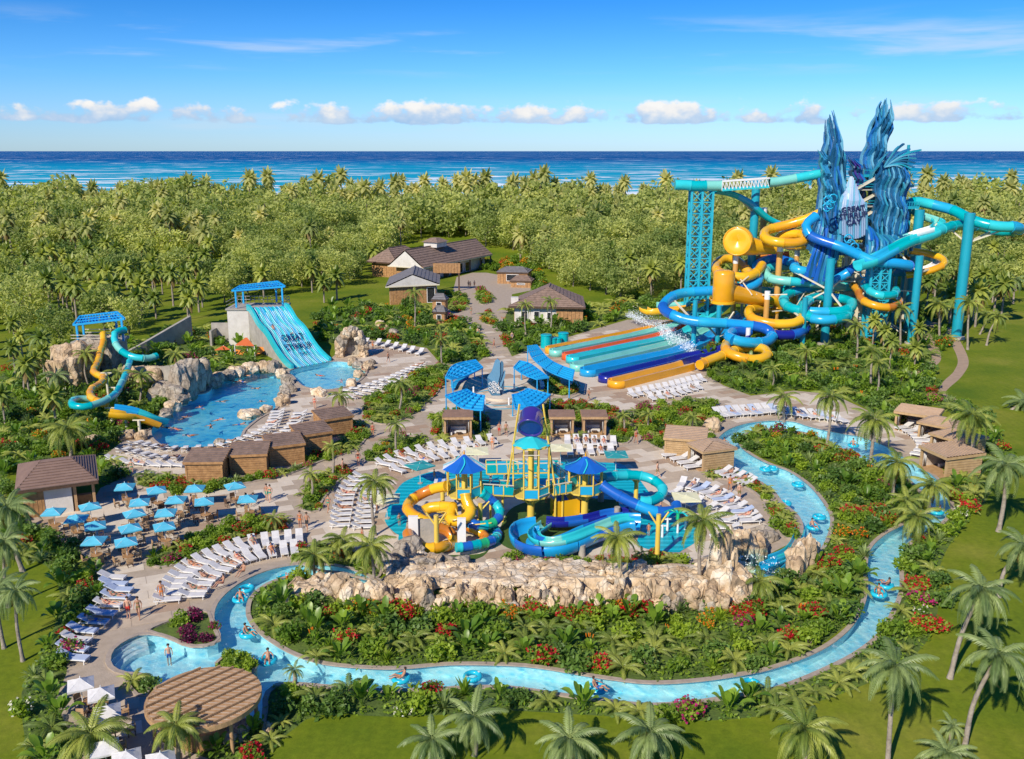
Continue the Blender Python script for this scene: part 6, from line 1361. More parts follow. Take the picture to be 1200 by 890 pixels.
 slide_thing('tube_slide', 'amber tube slide with dots looping out left and back round the left pod', pts3([(523,570,y0-.5),(508,573,y0+.3),(492,580,y0+.3),(480,589,y0-.8),(478,597,y0-2.2),(486,605,y0-3.4),(500,612,y0-4),(512,618,y0-4.2),(524,622,y0-4),(531,630,y0-4.4),(529,638,y0-5),(518,641,y0-7),(502,643,y0-7.6),(488,639,y0-7.4),(480,632,y0-6.4),(478,625,y0-5.4)]), 'tube', ('s_yellow', 's_dorange', 's_yellow', 's_orange'), .52, 2.2, .5)
 slide_thing('tube_slide', 'bright yellow tube slide dropping from the front of the left pod', pts3([(546,580,y0-1.6),(547,588,y0-1.9),(551,596,y0-2.3),(550,604,y0-2.8),(541,610,y0-3.2),(531,611,y0-3.2),(527,604,y0-2.4),(531,596,y0-1.6),(522,594,y0-.8),(505,595,y0-.4),(497,599,y0-.6)]), 'tube', ('s_yellow',), .55, 1.6, .5)
 slide_thing('tube_slide', 'turquoise and blue banded tube slide curling down the right side of the left pod', pts3([(565,578,y0-.6),(573,584,y0-.3),(582,592,y0-.3),(586,601,y0-.8),(582,610,y0-1.8),(572,615,y0-2.6),(560,616,y0-3),(552,613,y0-3),(556,620,y0-2.2),(570,620,y0-1.4),(580,621,y0-1.6),(583,628,y0-3),(576,634,y0-5.2),(562,638,y0-6.4),(546,641,y0-7.2),(533,642,y0-7.6)]), 'tube', ('s_teal', 's_dblue', 's_aqua', 's_teal', 's_dblue', 's_green'), .46, 1.1, .45)
 slide_thing('tube_slide', 'yellow tube slide under the turquoise one', pts3([(536,616,y0-2.6),(550,619,y0-2.8),(562,624,y0-3),(570,630,y0-3.6),(565,634,y0-4.2)]), 'tube', ('s_dorange', 's_yellow'), .4, 1.4, .45)
 y3 = c3.y
 slide_thing('tube_slide', 'translucent teal tube slide circling behind the right pod', pts3([(708,560,y3+.4),(724,558,y3+1.6),(745,557,y3+2.2),(762,561,y3+2),(773,568,y3+1.2),(777,576,y3),(771,584,y3-1),(760,588,y3-1.8),(750,587,y3-1.8)]), 'tube', ('s_teal', 's_aqua'), .5, 1.5, .5)
 slide_thing('tube_slide', 'dark blue tube slide running down right from the right pod to a striped end', pts3([(706,569,y3-.8),(716,576,y3-1.2),(728,583,y3-1.6),(742,590,y3-2),(756,596,y3-2.4),(770,600,y3-2.6),(784,600,y3-2.4),(793,597,y3-1.8),(792,590,y3-1)]), 'tube', ('s_dblue', 's_dblue', 's_blue'), .55, 2.0, .5)
 slide_thing('open_slide', 'wide blue family slide sweeping left round a bend in front of the right pod', [G(748, 612, 1.9), G(735, 612, 1.8), G(715, 617, 1.6), G(690, 626, 1.3), G(668, 636, 1.1), G(645, 641, .95), G(622, 638, .8), G(611, 628, .8), G(616, 619, .8), G(630, 616, .9)], 'flume', ('s_blue', 's_dblue', 's_blue'), 1.05, 2.4, .5)
 slide_thing('open_slide', 'turquoise inner flume of the family slide', [G(742, 608, 1.95), G(730, 608, 2.0), G(715, 613, 1.9), G(695, 621, 1.75), G(672, 630, 1.55), G(650, 635, 1.35), G(632, 633, 1.2), G(626, 625, 1.15), G(640, 614, 1.2)], 'flume', ('s_aqua', 's_mint', 's_aqua'), .55, 2.0, .5)
 slide_thing('open_slide', 'dark blue return flume behind the family slide', [G(640, 611, 1.1), G(660, 612, 1.0), G(690, 608, 1.0), G(715, 602, 1.1), G(738, 600, 1.2)], 'flume', ('s_navy', 's_dblue'), .6, 2.0, .5)
 for u, v, h, lab, col in ((628,650,.8,'left grey pier under the family slide','concrete'),(652,650,.9,'middle grey pier under the family slide','concrete'),(682,652,1.1,'right grey pier under the family slide','concrete'),(723,612,1.6,'grey pier behind the palm under the family slide','concrete'),(770,655,4.3,'yellow branching post standing on the right splash pad','s_pyellow'),(745,590,3.0,'yellow post inside the teal ring slide','s_pyellow'),(512,652,4.0,'left yellow post amid the amber slide','s_pyellow'),(563,622,2.8,'yellow post behind the banded slide','s_pyellow'),(519,600,2.6,'short yellow post behind the amber slide','s_pyellow'),(704,588,2.4,'thin grey post under the dark blue slide','concrete')):
  t = thing('slide_post', lab, 'post', G(u, v)); mb = MB(); r = .22 if col == 's_pyellow' else .3; mb.cyl((0, 0, 0), (0, 0, h), r * 1.1, r, col, 10); part('shaft', mb, t)
  if h > 2:
   for a in (-1, 1): mb = MB(); mb.cyl((0, 0, h * .72), (a * .9, .1, h + .2), .1, .08, col, 6); part('branch', mb, t)
 rr = random.Random(8); t = thing('brace_frame', 'yellow braces between the curling slides of the left pod', 'frame', c1 + Vector((0, -3, 0)))
 for i in range(16):
  a = Vector((rr.uniform(-3, 1.5), rr.uniform(-1.5, 1.5), rr.uniform(.8, 3))); mb = MB(); mb.beam(a, a + Vector((rr.uniform(-1.6, 1.6), rr.uniform(-.6, .6), rr.uniform(-.6, .6))), .09, .09, 's_pyellow'); part('brace', mb, t)
 t = thing('play_wall', 'pale panel wall with grey opening under the amber slide', 'play wall', G(500, 640)); mb = MB(); mb.box((-1.2, 0, 1.5), (.9, .3, 3.0), 's_white'); mb.box((3.3, 0, 1.4), (.8, .3, 2.8), 's_white'); part('panel', mb, t); mb = MB(); mb.box((0, .2, 1.3), (1.5, .15, 2.6), 'concrete'); part('grey_panel', mb, t)
 t = thing('spray_palm', 'turquoise water spray palm on the right splash pad', 'spray toy', G(794, 625)); mb = MB(); mb.cyl((0, 0, 0), (0, 0, 1.9), .12, .1, 's_white', 8); part('stem', mb, t)
 for i in range(7):
  a = i * .9; mb = MB(); s = spline([Vector((0, 0, 1.9)), Vector((.7 * math.cos(a), .7 * math.sin(a), 2.3)), Vector((1.4 * math.cos(a), 1.4 * math.sin(a), 1.9))], .2); mb.sweep(s, [(-.2, 0), (0, .05), (.2, 0), (0, -.03)], ('s_teal', 's_green')[i % 2]); part('leaf', mb, t)
 for u, v, lab in ((782, 622, 'left white spray post on the right splash pad'), (803, 621, 'right white spray post on the right splash pad'), (776, 630, 'low white spray post near the yellow post')):
  t = thing('spray_post', lab, 'spray toy', G(u, v)); mb = MB(); mb.cyl((0, 0, 0), (0, 0, 1.3), .13, .1, 's_white', 8); part('stem', mb, t); mb = MB(); mb.beam((-.4, 0, 1.2), (.4, 0, 1.2), .12, .12, 's_white'); part('arm', mb, t)
 t = thing('spray_flower', 'small purple striped spray hood left of the left pod', 'spray toy', G(520, 583)); mb = MB(); mb.cyl((0, 0, 0), (0, 0, 1.8), .08, .08, 's_navy', 6); part('stem', mb, t)
 for i in range(5): mb = MB(); mb.beam((-.8 + i * .4, -.5, 1.85), (-.8 + i * .4, .5, 1.85 + .1 * (i % 2)), .36, .1, 's_dblue' if i % 2 else 's_white'); part('stripe', mb, t)
build_play()
def build_rockwall():
 w0 = G(610, 705); t = thing('rock_wall', 'long cream limestone retaining wall below the play area', 'rock wall', w0); o = t.location
 base = spline([G(u, v) for u, v in ((350,694),(375,692),(400,697),(430,704),(455,710),(485,714),(520,712),(560,710),(600,712),(650,711),(700,712),(745,713),(780,712),(815,712),(845,716),(870,714))], .85)
 rr = random.Random(21); n = len(base)
 for i, p in enumerate(base):
  u = to_px(p)[0]
  h = 2.05 if 480 < u < 860 else 1.7 if u > 430 else 1.3
  if 700 < u < 760: h = 2.5
  h *= rr.uniform(.55, 1.12); w = rr.uniform(.42, .95)
  part('rock', TALLR[rr.randrange(6)], t, p - o + Vector((rr.uniform(-.2, .2), rr.uniform(-.3, .3) + .3, h * .42)), (rr.uniform(-.12, .12), rr.uniform(-.14, .14), rr.uniform(0, 6)), (w, w * .9, h * .62))
  for q in range(2):
   s = rr.uniform(.28, .7); zz = rr.choice([.3, .5, 1.0, 1.5]) * min(1, h / 2.2); part('rock', (ROCKS + TALLR)[rr.randrange(15)], t, p - o + Vector((rr.uniform(-.4, .4), -.62 + zz * .22, zz)), (rr.uniform(-.5, .5), rr.uniform(-.5, .5), rr.uniform(0, 6)), (s, s * .8, s * rr.uniform(.8, 1.5)))
 back = [G(u, v) for u, v in ((455,664),(480,668),(500,671),(560,674),(610,674),(660,673),(720,674),(780,676),(815,674),(850,672),(880,672))]
 bk = spline(back, .85); lw = spline([G(u, v) for u, v in ((450,702),(485,708),(520,707),(600,706),(700,706),(780,706),(845,708),(880,700))], .85)
 vs, fs = [], []; rows = 6; cols = 44
 def at(L, s): k = s * (len(L) - 1); a = min(int(k), len(L) - 2); return L[a].lerp(L[a + 1], k - a)
 for j in range(rows + 1):
  for i in range(cols + 1):
   p = at(lw, i / cols).lerp(at(bk, i / cols), j / rows) - o; z = lerp(1.75, 1.45, j / rows) * min(1, 6 * i / cols + .5, 6 * (1 - i / cols) + .4); z += .35 * noise.noise(Vector((p.x * .5, p.y * .5, 2)))
   if j == rows: z = 0.0
   if j == 0: z = .2
   vs.append((p.x, p.y, z))
 mb = MB(); mb.add(vs, [(j * (cols + 1) + i, j * (cols + 1) + i + 1, (j + 1) * (cols + 1) + i + 1, (j + 1) * (cols + 1) + i) for j in range(rows) for i in range(cols)], 'rock_pale'); part('ledge', mb, t)
 for k in range(120):
  s, q = rr.random(), rr.uniform(.1, .92); p = at(lw, s).lerp(at(bk, s), q) - o; sz = rr.uniform(.35, 1.1); e = min(1, 6 * s + .5, 6 * (1 - s) + .4)
  part('rock', ROCKS[(1, 4, 7, 0)[rr.randrange(4)]], t, p + Vector((0, 0, 1.5 * e)), (0, 0, rr.uniform(0, 6)), (sz, sz * .8, rr.uniform(.15, .4)))
 for i, (u, v, w, h, lab) in enumerate(((478,660,3.2,2.6,'tall brown boulder at the left edge of the play area'),(455,668,2.2,1.8,'pale rock beside the stream mouth'),(475,676,2.4,2.0,'white rock above the stream'),(500,676,2.6,2.2,'cracked pale rock left of the wall top'),(520,668,2.4,1.8,'rock at the wall corner'),(490,664,2.2,1.7,'round rock below the amber slide'),(540,664,2,1.2,'flat rock below the turquoise slide'),
                                     (362,700,2.4,1.6,'left end rock of the stream bank'),(377,704,2.2,1.8,'pale rock on the lower stream bank'),(395,700,2.6,2.2,'block shaped rock on the lower stream bank'),(415,706,2.2,2.2,'tall rock on the lower stream bank'),(350,706,1.6,1.2,'small rock among flowers by the stream'))): boulder(u, v, w, h, lab)
 for i, (u, v, w, h) in enumerate(((836,690,1.5,4.4),(843,692,1.3,5.0),(850,688,1.4,4.2),(838,705,1.7,3.4),(848,708,1.9,3.6),(860,707,2.2,3.2),(870,706,1.8,2.8),(846,662,1.6,3.2),(856,660,1.6,3.4),(866,659,1.6,3.4),(876,656,1.8,2.8),(886,652,1.8,2.2),(936,672,1.4,2.8),(942,668,1.4,3.2),(949,664,1.2,3.0),(931,678,1.6,2.2))):
  p = G(u, v); o_ = part('rock_spire', TALLR[i % 6], None, (p.x, p.y, h * .38), (random.uniform(-.1, .1), random.uniform(-.1, .1), i), (w / 2, w / 2, h * .56)); tag(o_, '%s cream rock spire %s, %s from the left' % ('tall' if h > 3.6 else 'short' if h < 2.6 else 'upright', 'in the front rank of the cascade' if i in range(3, 7) else 'at the left side of the cascade' if i < 3 else 'behind the cascade' if i < 12 else 'on the right bank of the river end', ordn((i, i, i, i - 3, i - 3, i - 3, i - 3, i - 7, i - 7, i - 7, i - 7, i - 7, i - 12, i - 12, i - 12, i - 12)[i])), 'rock')
 t = thing('cascade', 'stepped waterfall spilling from the river end between the rock spires', 'waterfall', G(865, 680))
 o2 = t.location; rr = random.Random(5)
 for k in range(6):
  a = G(838 + k * 3, 668 + k * 4) - o2; mb = MB(); z = 1.9 - k * .34; pts = [a + Vector((0, 0, z)), a + Vector((4.6, .3, z)), a + Vector((4.8, -.6, z - .1)), a + Vector((.2, -.9, z - .1)), a + Vector((5.0, -.8, z - .4)), a + Vector((.3, -1.1, z - .4))]
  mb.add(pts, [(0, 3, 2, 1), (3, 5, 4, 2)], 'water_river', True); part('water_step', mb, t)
  cen = np.array([[a.x + rr.uniform(.2, 5), a.y - rr.uniform(.7, 1.2), z - rr.uniform(.05, .4)] for _ in range(90)]); part('foam', soup('foam', leaf_quads(cen, .06, .8), np.zeros(90, dtype=int), ['foam']), t, kind='stuff')
 for k, (pts_, lab) in enumerate(((((905,655),(925,646),(935,632),(938,618)), 'turquoise edged slide channel beside the river rocks'), (((895,664),(915,656),(930,650)), 'short turquoise channel curving into the lower pool'), (((918,672),(930,662),(945,655),(960,652)), 'curved turquoise lip of the river under the right spires'))):
  slide_thing('water_channel', lab, [G(u, v, .35) for u, v in pts_], 'flume', ('s_lblue', 's_aqua'), .45, 2.5, .5, cat='water channel')
def build_pergola():
 z = 2.4; c = G(239, 819, z); R_ = 3.45; t = thing('round_pergola', 'large round slatted timber pergola at the edge of the lazy river', 'pergola', (c.x, c.y, 0))
 mb = MB(); mb.sweep([Vector((R_ * math.cos(a * math.pi / 32), R_ * math.sin(a * math.pi / 32), z)) for a in range(64)], [(-.09, -.16), (.09, -.16), (.09, .16), (-.09, .16)], 'wood_light', closed=True, smooth=False); part('rim', mb, t)
 ang = R(48); d = Vector((math.cos(ang), math.sin(ang), 0)); n = Vector((-d.y, d.x, 0))
 for i in range(9):
  s = -R_ + (i + .5) * 2 * R_ / 9; L = math.sqrt(max(0, R_ ** 2 - s ** 2)); mb = MB(); mb.beam(n * s - d * L + Vector((0, 0, z + .25)), n * s + d * L + Vector((0, 0, z + .25)), .10, .14, 'wood_light'); part('beam', mb, t)
 k = 62; ang2 = R(-4); d2 = Vector((math.cos(ang2), math.sin(ang2), 0)); n2 = Vector((-d2.y, d2.x, 0))
 for i in range(k):
  s = -R_ + (i + .5) * 2 * R_ / k; L = math.sqrt(max(0, R_ ** 2 - s ** 2)) - .06
  mb = MB(); mb.beam(n2 * s - d2 * L + Vector((0, 0, z + .14)), n2 * s + d2 * L + Vector((0, 0, z + .14)), .056, .05, ('wood_slat', 'wood_slat_b', 'wood_slat')[(i * 7) % 3]); part('slat', mb, t)
 for a in range(6): x, y = (R_ - .35) * math.cos(a * math.pi / 3 + .3), (R_ - .35) * math.sin(a * math.pi / 3 + .3); mb = MB(); mb.cyl((x, y, -.9), (x, y, z), .13, .13, 'wood_light', 8); part('post', mb, t)
 mb = MB(); mb.cyl((0, -.6, 0), (0, -.6, 1.1), 1.5, 1.5, 'wood', 20, smooth=False); part('bar_counter', mb, t)
 for i in range(10):
  p = G(random.uniform(268, 320), random.uniform(852, 866)); boulder(*to_px(p), random.uniform(.9, 1.6), random.uniform(.5, 1.0), '%s pale stone on the bank under the round pergola, %s of ten' % (['flat', 'round'][i % 2], ordn(i)))
M['wood_slat'] = pm('slat_wood', (.46, .29, .16), (.34, .20, .10), 3, .6); M['wood_slat_b'] = pm('slat_wood_weathered', (.52, .42, .32), (.42, .32, .24), 3, .6)
build_rockwall(); build_pergola()
def skin_body(joints, bones, mats_fn, swim):
 """one continuous body grown over a skeleton"""
 names = list(joints); me = bpy.data.meshes.new('skel'); me.from_pydata([joints[k][0] for k in names], [(names.index(a), names.index(b)) for a, b in bones], [])
 o = bpy.data.objects.new('skel', me); COL.objects.link(o)
 sk = o.modifiers.new('skin', 'SKIN'); sk.use_smooth_shade = True
 for i, k in enumerate(names):
  d = me.skin_vertices[0].data[i]; r = joints[k][1]; d.radius = r if isinstance(r, tuple) else (r, r); d.use_root = (k == 'pelvis')
 su = o.modifiers.new('sub', 'SUBSURF'); su.levels = 1
 dg = bpy.context.evaluated_depsgraph_get(); m2 = bpy.data.meshes.new_from_object(o.evaluated_get(dg)); bpy.data.objects.remove(o); bpy.data.meshes.remove(me)
 return m2
def pose(kind):
 j = {}
 V = lambda x, y, z: (x, y, z)
 if kind in ('stand', 'walk'):
  s = 0.22 if kind == 'walk' else 0.02
  j = {'pelvis': (V(0, 0, .95), (.15, .11)), 'belly': (V(0, 0, 1.10), (.13, .10)), 'chest': (V(0, 0, 1.32), (.165, .11)), 'neck': (V(0, 0, 1.50), .055), 'head': (V(0, .01, 1.66), (.088, .105)),
             'shl': (V(-.19, 0, 1.42), .06), 'shr': (V(.19, 0, 1.42), .06), 'ell': (V(-.25, -s * .4, 1.14), .043), 'elr': (V(.25, s * .4, 1.14), .043), 'hal': (V(-.25, s * .5, .90), .034), 'har': (V(.25, s * 1.1 , .92), .034), 'fl': (V(-.25, s * .55, .80), .022), 'fr': (V(.25, s * 1.25, .82), .022),
             'hpl': (V(-.09, 0, .88), .095), 'hpr': (V(.09, 0, .88), .095), 'knl': (V(-.10, s * .9, .48), .06), 'knr': (V(.10, -s * .3, .48), .06), 'anl': (V(-.10, s * 1.3, .09), .04), 'anr': (V(.10, -s * 1.5, .11), .04), 'tol': (V(-.11, s * 1.3 + .15, .035), .032), 'tor': (V(.11, -s * 1.5 + .14, .035), .032)}
 elif kind == 'sit':   # seated on the ground or lounger edge, knees bent, origin at the seat
  j = {'pelvis': (V(0, 0, .14), (.15, .12)), 'belly': (V(0, -.04, .30), (.13, .10)), 'chest': (V(0, -.08, .50), (.165, .11)), 'neck': (V(0, -.07, .68), .055), 'head': (V(0, -.04, .83), (.088, .105)),
             'shl': (V(-.19, -.08, .60), .06), 'shr': (V(.19, -.08, .60), .06), 'ell': (V(-.27, .05, .36), .043), 'elr': (V(.27, .05, .36), .043), 'hal': (V(-.20, .28, .30), .034), 'har': (V(.20, .28, .30), .034), 'fl': (V(-.17, .37, .30), .022), 'fr': (V(.17, .37, .30), .022),
             'hpl': (V(-.10, .06, .12), .095), 'hpr': (V(.10, .06, .12), .095), 'knl': (V(-.13, .46, .22), .06), 'knr': (V(.13, .46, .22), .06), 'anl': (V(-.13, .75, -.10), .04), 'anr': (V(.13, .80, -.10), .04), 'tol': (V(-.14, .90, -.12), .032), 'tor': (V(.14, .95, -.12), .032)}
 elif kind == 'recline':  # on a lounger: head end -Y, back raised
  j = {'pelvis': (V(0, 0, .13), (.15, .11)), 'belly': (V(0, -.14, .19), (.13, .10)), 'chest': (V(0, -.34, .31), (.165, .11)), 'neck': (V(0, -.50, .41), .055), 'head': (V(0, -.65, .51), (.088, .105)),
             'shl': (V(-.19, -.42, .36), .06), 'shr': (V(.19, -.42, .36), .06), 'ell': (V(-.30, -.20, .22), .043), 'elr': (V(.30, -.20, .22), .043), 'hal': (V(-.20, .02, .25), .034), 'har': (V(.20, .02, .25), .034), 'fl': (V(-.14, .10, .25), .022), 'fr': (V(.14, .10, .25), .022),
             'hpl': (V(-.09, .07, .12), .095), 'hpr': (V(.09, .07, .12), .095), 'knl': (V(-.11, .46, .26), .06), 'knr': (V(.11, .48, .14), .06), 'anl': (V(-.12, .82, .07), .04), 'anr': (V(.12, .90, .06), .04), 'tol': (V(-.12, .90, .16), .032), 'tor': (V(.12, .98, .15), .032)}
 elif kind == 'swim':  # face down at the surface, arms reaching
  j = {'pelvis': (V(0, 0, -.06), (.15, .11)), 'belly': (V(0, .16, -.03), (.13, .10)), 'chest': (V(0, .38, .0), (.165, .11)), 'neck': (V(0, .55, .05), .055), 'head': (V(0, .70, .11), (.09, .105)),
             'shl': (V(-.19, .46, .01), .06), 'shr': (V(.19, .46, .01), .06), 'ell': (V(-.48, .52, .02), .043), 'elr': (V(.44, .68, .03), .043), 'hal': (V(-.72, .40, -.02), .034), 'har': (V(.60, .90, .02), .034), 'fl': (V(-.82, .36, -.02), .022), 'fr': (V(.64, 1.0, .02), .022),
             'hpl': (V(-.09, -.08, -.07), .095), 'hpr': (V(.09, -.08, -.07), .095), 'knl': (V(-.15, -.48, -.12), .06), 'knr': (V(.15, -.46, -.05), .06), 'anl': (V(-.18, -.88, -.10), .04), 'anr': (V(.20, -.86, -.12), .04), 'tol': (V(-.19, -1.02, -.10), .032), 'tor': (V(.21, -1.0, -.12), .032)}
 elif kind == 'tube':  # seated back in a swim ring
  j = {'pelvis': (V(0, -.05, .02), (.15, .11)), 'belly': (V(0, -.16, .16), (.13, .10)), 'chest': (V(0, -.26, .36), (.165, .11)), 'neck': (V(0, -.30, .54), .055), 'head': (V(0, -.29, .69), (.09, .105)),
             'shl': (V(-.19, -.27, .46), .06), 'shr': (V(.19, -.27, .46), .06), 'ell': (V(-.36, -.10, .30), .043), 'elr': (V(.36, -.10, .30), .043), 'hal': (V(-.40, .14, .24), .034), 'har': (V(.40, .14, .24), .034), 'fl': (V(-.40, .22, .20), .022), 'fr': (V(.40, .22, .20), .022),
             'hpl': (V(-.10, .04, .04), .095), 'hpr': (V(.10, .04, .04), .095), 'knl': (V(-.14, .42, .26), .06), 'knr': (V(.14, .42, .26), .06), 'anl': (V(-.15, .74, .08), .04), 'anr': (V(.15, .74, .08), .04), 'tol': (V(-.15, .86, .12), .032), 'tor': (V(.15, .86, .12), .032)}
 return j
BONES = [('pelvis', 'belly'), ('belly', 'chest'), ('chest', 'neck'), ('neck', 'head'), ('chest', 'shl'), ('chest', 'shr'), ('shl', 'ell'), ('ell', 'hal'), ('hal', 'fl'), ('shr', 'elr'), ('elr', 'har'), ('har', 'fr'),
         ('pelvis', 'hpl'), ('pelvis', 'hpr'), ('hpl', 'knl'), ('knl', 'anl'), ('anl', 'tol'), ('hpr', 'knr'), ('knr', 'anr'), ('anr', 'tor')]
BODY = {}
def body_mesh(kind, skin, swim, woman):
 key = (kind, skin, swim, woman)
 if key in BODY: return BODY[key]
 j = pose(kind)
 if ('b', kind) not in BODY: BODY[('b', kind)] = skin_body(j, BONES, None, None)
 me = BODY[('b', kind)].copy(); me.materials.clear(); me.materials.append(M[skin]); me.materials.append(M[swim])
 segs = [(Vector(j[a][0]), Vector(j[b][0]), (a, b)) for a, b in BONES]
 suit = {('pelvis', 'belly'): 'lo', ('pelvis', 'hpl'): 'lo', ('pelvis', 'hpr'): 'lo', ('hpl', 'knl'): 'th', ('hpr', 'knr'): 'th', ('belly', 'chest'): 'up'}
 for p in me.polygons:
  c = p.center; best = None
  for a, b, k in segs:
   d = b - a; t = max(0, min(1, (c - a).dot(d) / d.length_squared)); q = (a + d * t - c).length
   if best is None or q < best[0]: best = (q, k, t)
  s = suit.get(best[1]); t = best[2]; on = False
  if s == 'lo': on = not (best[1] == ('pelvis', 'belly') and t > .5)
  elif s == 'th': on = t < (.08 if woman else .62)
  elif s == 'up': on = woman and .55 < t < .98
  elif best[1] == ('chest', 'neck') and woman: on = t < .1
  p.material_index = 1 if on else 0; p.use_smooth = True
 BODY[key] = me; me.name = 'body'; return me
HAIR = {}
def hair_mesh(kind, woman, col='hair'):
 key = (kind, woman, col)
 if key in HAIR: return HAIR[key]
 j = pose(kind); h = Vector(j['head'][0]); up = (h - Vector(j['neck'][0])).normalized(); f = Vector((0, 1, 0)) if kind in ('stand', 'walk', 'sit', 'tube') else (Vector((0, .55, .83)) if kind == 'recline' else Vector((0, .5, -.85)))
 mb = MB(); n, m = 10, 6; r = .117; side = up.cross(f).normalized(); bk = side.cross(up).normalized()
 if bk.dot(f) > 0: bk = -bk
 pts = []
 for a in range(m + 1):
  th = (math.pi * (.62 if not woman else .78)) * a / m
  for b in range(n):
   ph = 2 * math.pi * b / n; d = up * math.cos(th) + (bk * math.cos(ph) + side * math.sin(ph)) * math.sin(th)
   k = 1.0 if math.cos(ph) > -.35 else (1.0 if th < .95 else .55)
   pts.append(h + up * .02 + d * r * k + bk * .01)
 mb.add(pts, [(a * n + b, a * n + (b + 1) % n, (a + 1) * n + (b + 1) % n, (a + 1) * n + b) for a in range(m) for b in range(n)], col, True)
 HAIR[key] = mb.mesh('hair'); return HAIR[key]
def person(label, p, kind, rz, swim='sw_red', skin='skin2', woman=False, sc=1.0, group=None):
 t = thing('person', label, 'person', p, R(rz), group, sc)
 part('body', body_mesh(kind, skin, swim, woman), t); part('hair', hair_mesh(kind, woman), t)
 return t
def lounger_kit(mat='white', cushion='white_cloth'):
 K = Kit('sun_lounger', 'sun lounger'); 
 mb = MB()
 for x in (-.3, .3): mb.box((x, .05, .30), (.05, 1.95, .06), mat)
 for y in (-.9, .1, 1.0): mb.box((0, y, .30), (.6, .05, .05), mat)
 K.add('frame', mb)
 mb = MB(); mb.sweep([Vector((0, -.22, .36)), Vector((0, .2, .35)), Vector((0, .7, .36)), Vector((0, 1.02, .35))], [(-.31, -.035), (.31, -.035), (.31, .04), (-.31, .04)], cushion, smooth=False); s = K.add('seat', mb)
 mb = MB(); mb.sweep([Vector((0, -.22, .37)), Vector((0, -.6, .56)), Vector((0, -.98, .74))], [(-.31, -.035), (.31, -.035), (.31, .04), (-.31, .04)], cushion, smooth=False); K.add('backrest', mb)
 leg = MB(); leg.box((0, 0, .14), (.05, .05, .28), mat); leg = leg.mesh('leg')
 for x in (-.28, .28):
  for y in (-.75, .9): K.add('leg', leg, loc=(x, y, 0))
 return K
LK = lounger_kit(); LKB = lounger_kit('white', 'blue_cushion')
def build_loungers():
 rows = []
 def row(name, pts, n, head, sc=1.0, people=(), group=None, kit=None, end='left'):
  """pts: photo pixels along the row, head: pixel direction the heads point, as ground vector"""
  c = spline([G(u, v) for u, v in pts], .1)
  for i in range(n):
   k = int(round(i / max(1, n - 1) * (len(c) - 1))); p = c[k]; a = c[max(0, k - 6)]; b = c[min(len(c) - 1, k + 6)]; d = (b - a).normalized()
   nrm = Vector((-d.y, d.x, 0)) if head == 'L' else Vector((d.y, -d.x, 0))
   if isinstance(head, tuple): nrm = Vector((head[0], head[1], 0)).normalized()
   rz = math.atan2(nrm.y, nrm.x) + math.pi / 2 + random.uniform(-.06, .06)
   K = kit[i % len(kit)] if isinstance(kit, (list, tuple)) else (kit or LK)
   col = 'blue cushioned' if K is LKB else 'white'
   K.place('%s lounger, %s from the %s end of %s' % (col, ordn(i), end, name), p + Vector((0, 0, .022)), rz, 'loungers in ' + name, sc)
   if i in people:
    sw, sk, wo = [('sw_red', 'skin1', True), ('sw_black', 'skin2', False), ('sw_blue', 'skin1', False), ('sw_orange', 'skin2', True), ('sw_green', 'skin2', True)][(i + n) % 5]
    q = p - nrm * .05 + Vector((0, 0, .022 + .36))
    person('%s in %s on the %s lounger, %s' % ('woman' if wo else 'man', sw[3:], ordn(i), name[4:]), q, 'recline', math.degrees(rz), sw, sk, wo, 1.0)
 row('the back row above the left river', [(196,707),(199,700),(203,694),(211,682),(226.5,668),(245.5,658),(266,650),(289,642),(314,638),(351,634)], 17, 'L', 1.08, people=(6, 12))
 row('the front row above the left river', [(225,702),(230,695),(239,684),(257,672),(274,662),(296,655),(321,650),(345,647)], 13, 'L', 1.08, people=(1, 3, 6, 7, 10))
 row('the far left column by the hedge', [(132,681),(133,688),(141,698),(136,704),(129,712),(121,722),(112,732),(100,741),(92,751),(86,763),(86,776)], 11, (-1, .12), 1.15, people=(3, 4, 6, 9), kit=[LK, LKB, LKB, LKB], end='far')
 row('the pool edge row', [(159,522),(176,526),(206,529),(230,528),(254,526),(276,520),(297,513),(316,504),(322,496),(326,485)], 20, 'R', 1.0, people=(9, 3, 15))
 row('the second row behind the big pool', [(145,530),(163,534),(181,539),(217,540),(255,537),(301,522),(321,515),(338,507),(346,498),(352,487)], 21, 'R', 1.0, people=(18, 13, 5, 9))
 row('the third row by the bar path', [(133,541),(141,543),(150,545),(162,546)], 4, (-1, .3), 1.0, people=(3,))
 row('the short row left of the second brown cabana', [(181,548),(193,548),(206,548)], 3, (-1, .2), 1.0)
 row('the upper row beside the cave arch', [(428,404),(446,405),(457,408),(467,410),(479,413),(492,416)], 7, (.3, 1), 1.35)
 row('the diagonal row below the landing pool', [(494,430),(478,437),(462,444),(445,450),(425,456),(407,460)], 13, (.95, -.4), 1.1, people=(0, 1), end='upper')
 row('the second diagonal row beside the garden', [(492,437),(465,449),(440,458),(412,468)], 10, (.95, -.4), 1.1, end='upper')
 row('the back row left of the play area', [(450,547),(461,542),(473,538),(490,533),(511,528),(533,524),(553,522),(577,519)], 11, 'L', 1.15, people=(2,))
 row('the front row left of the play area', [(466,554),(477,550),(488,545),(501,540),(522,536),(543,533),(560,531)], 9, 'L', 1.15, people=(3, 8))
 row('the row below the twin cabanas', [(665,521),(681,520),(693,521),(707,522),(719,522)], 6, (0, 1), 1.2, people=(1, 2, 3, 4))
 row('the lower row below the twin cabanas', [(668,533),(681,532),(692,532),(705,531),(716,531)], 5, (0, 1), 1.2, people=(3,))
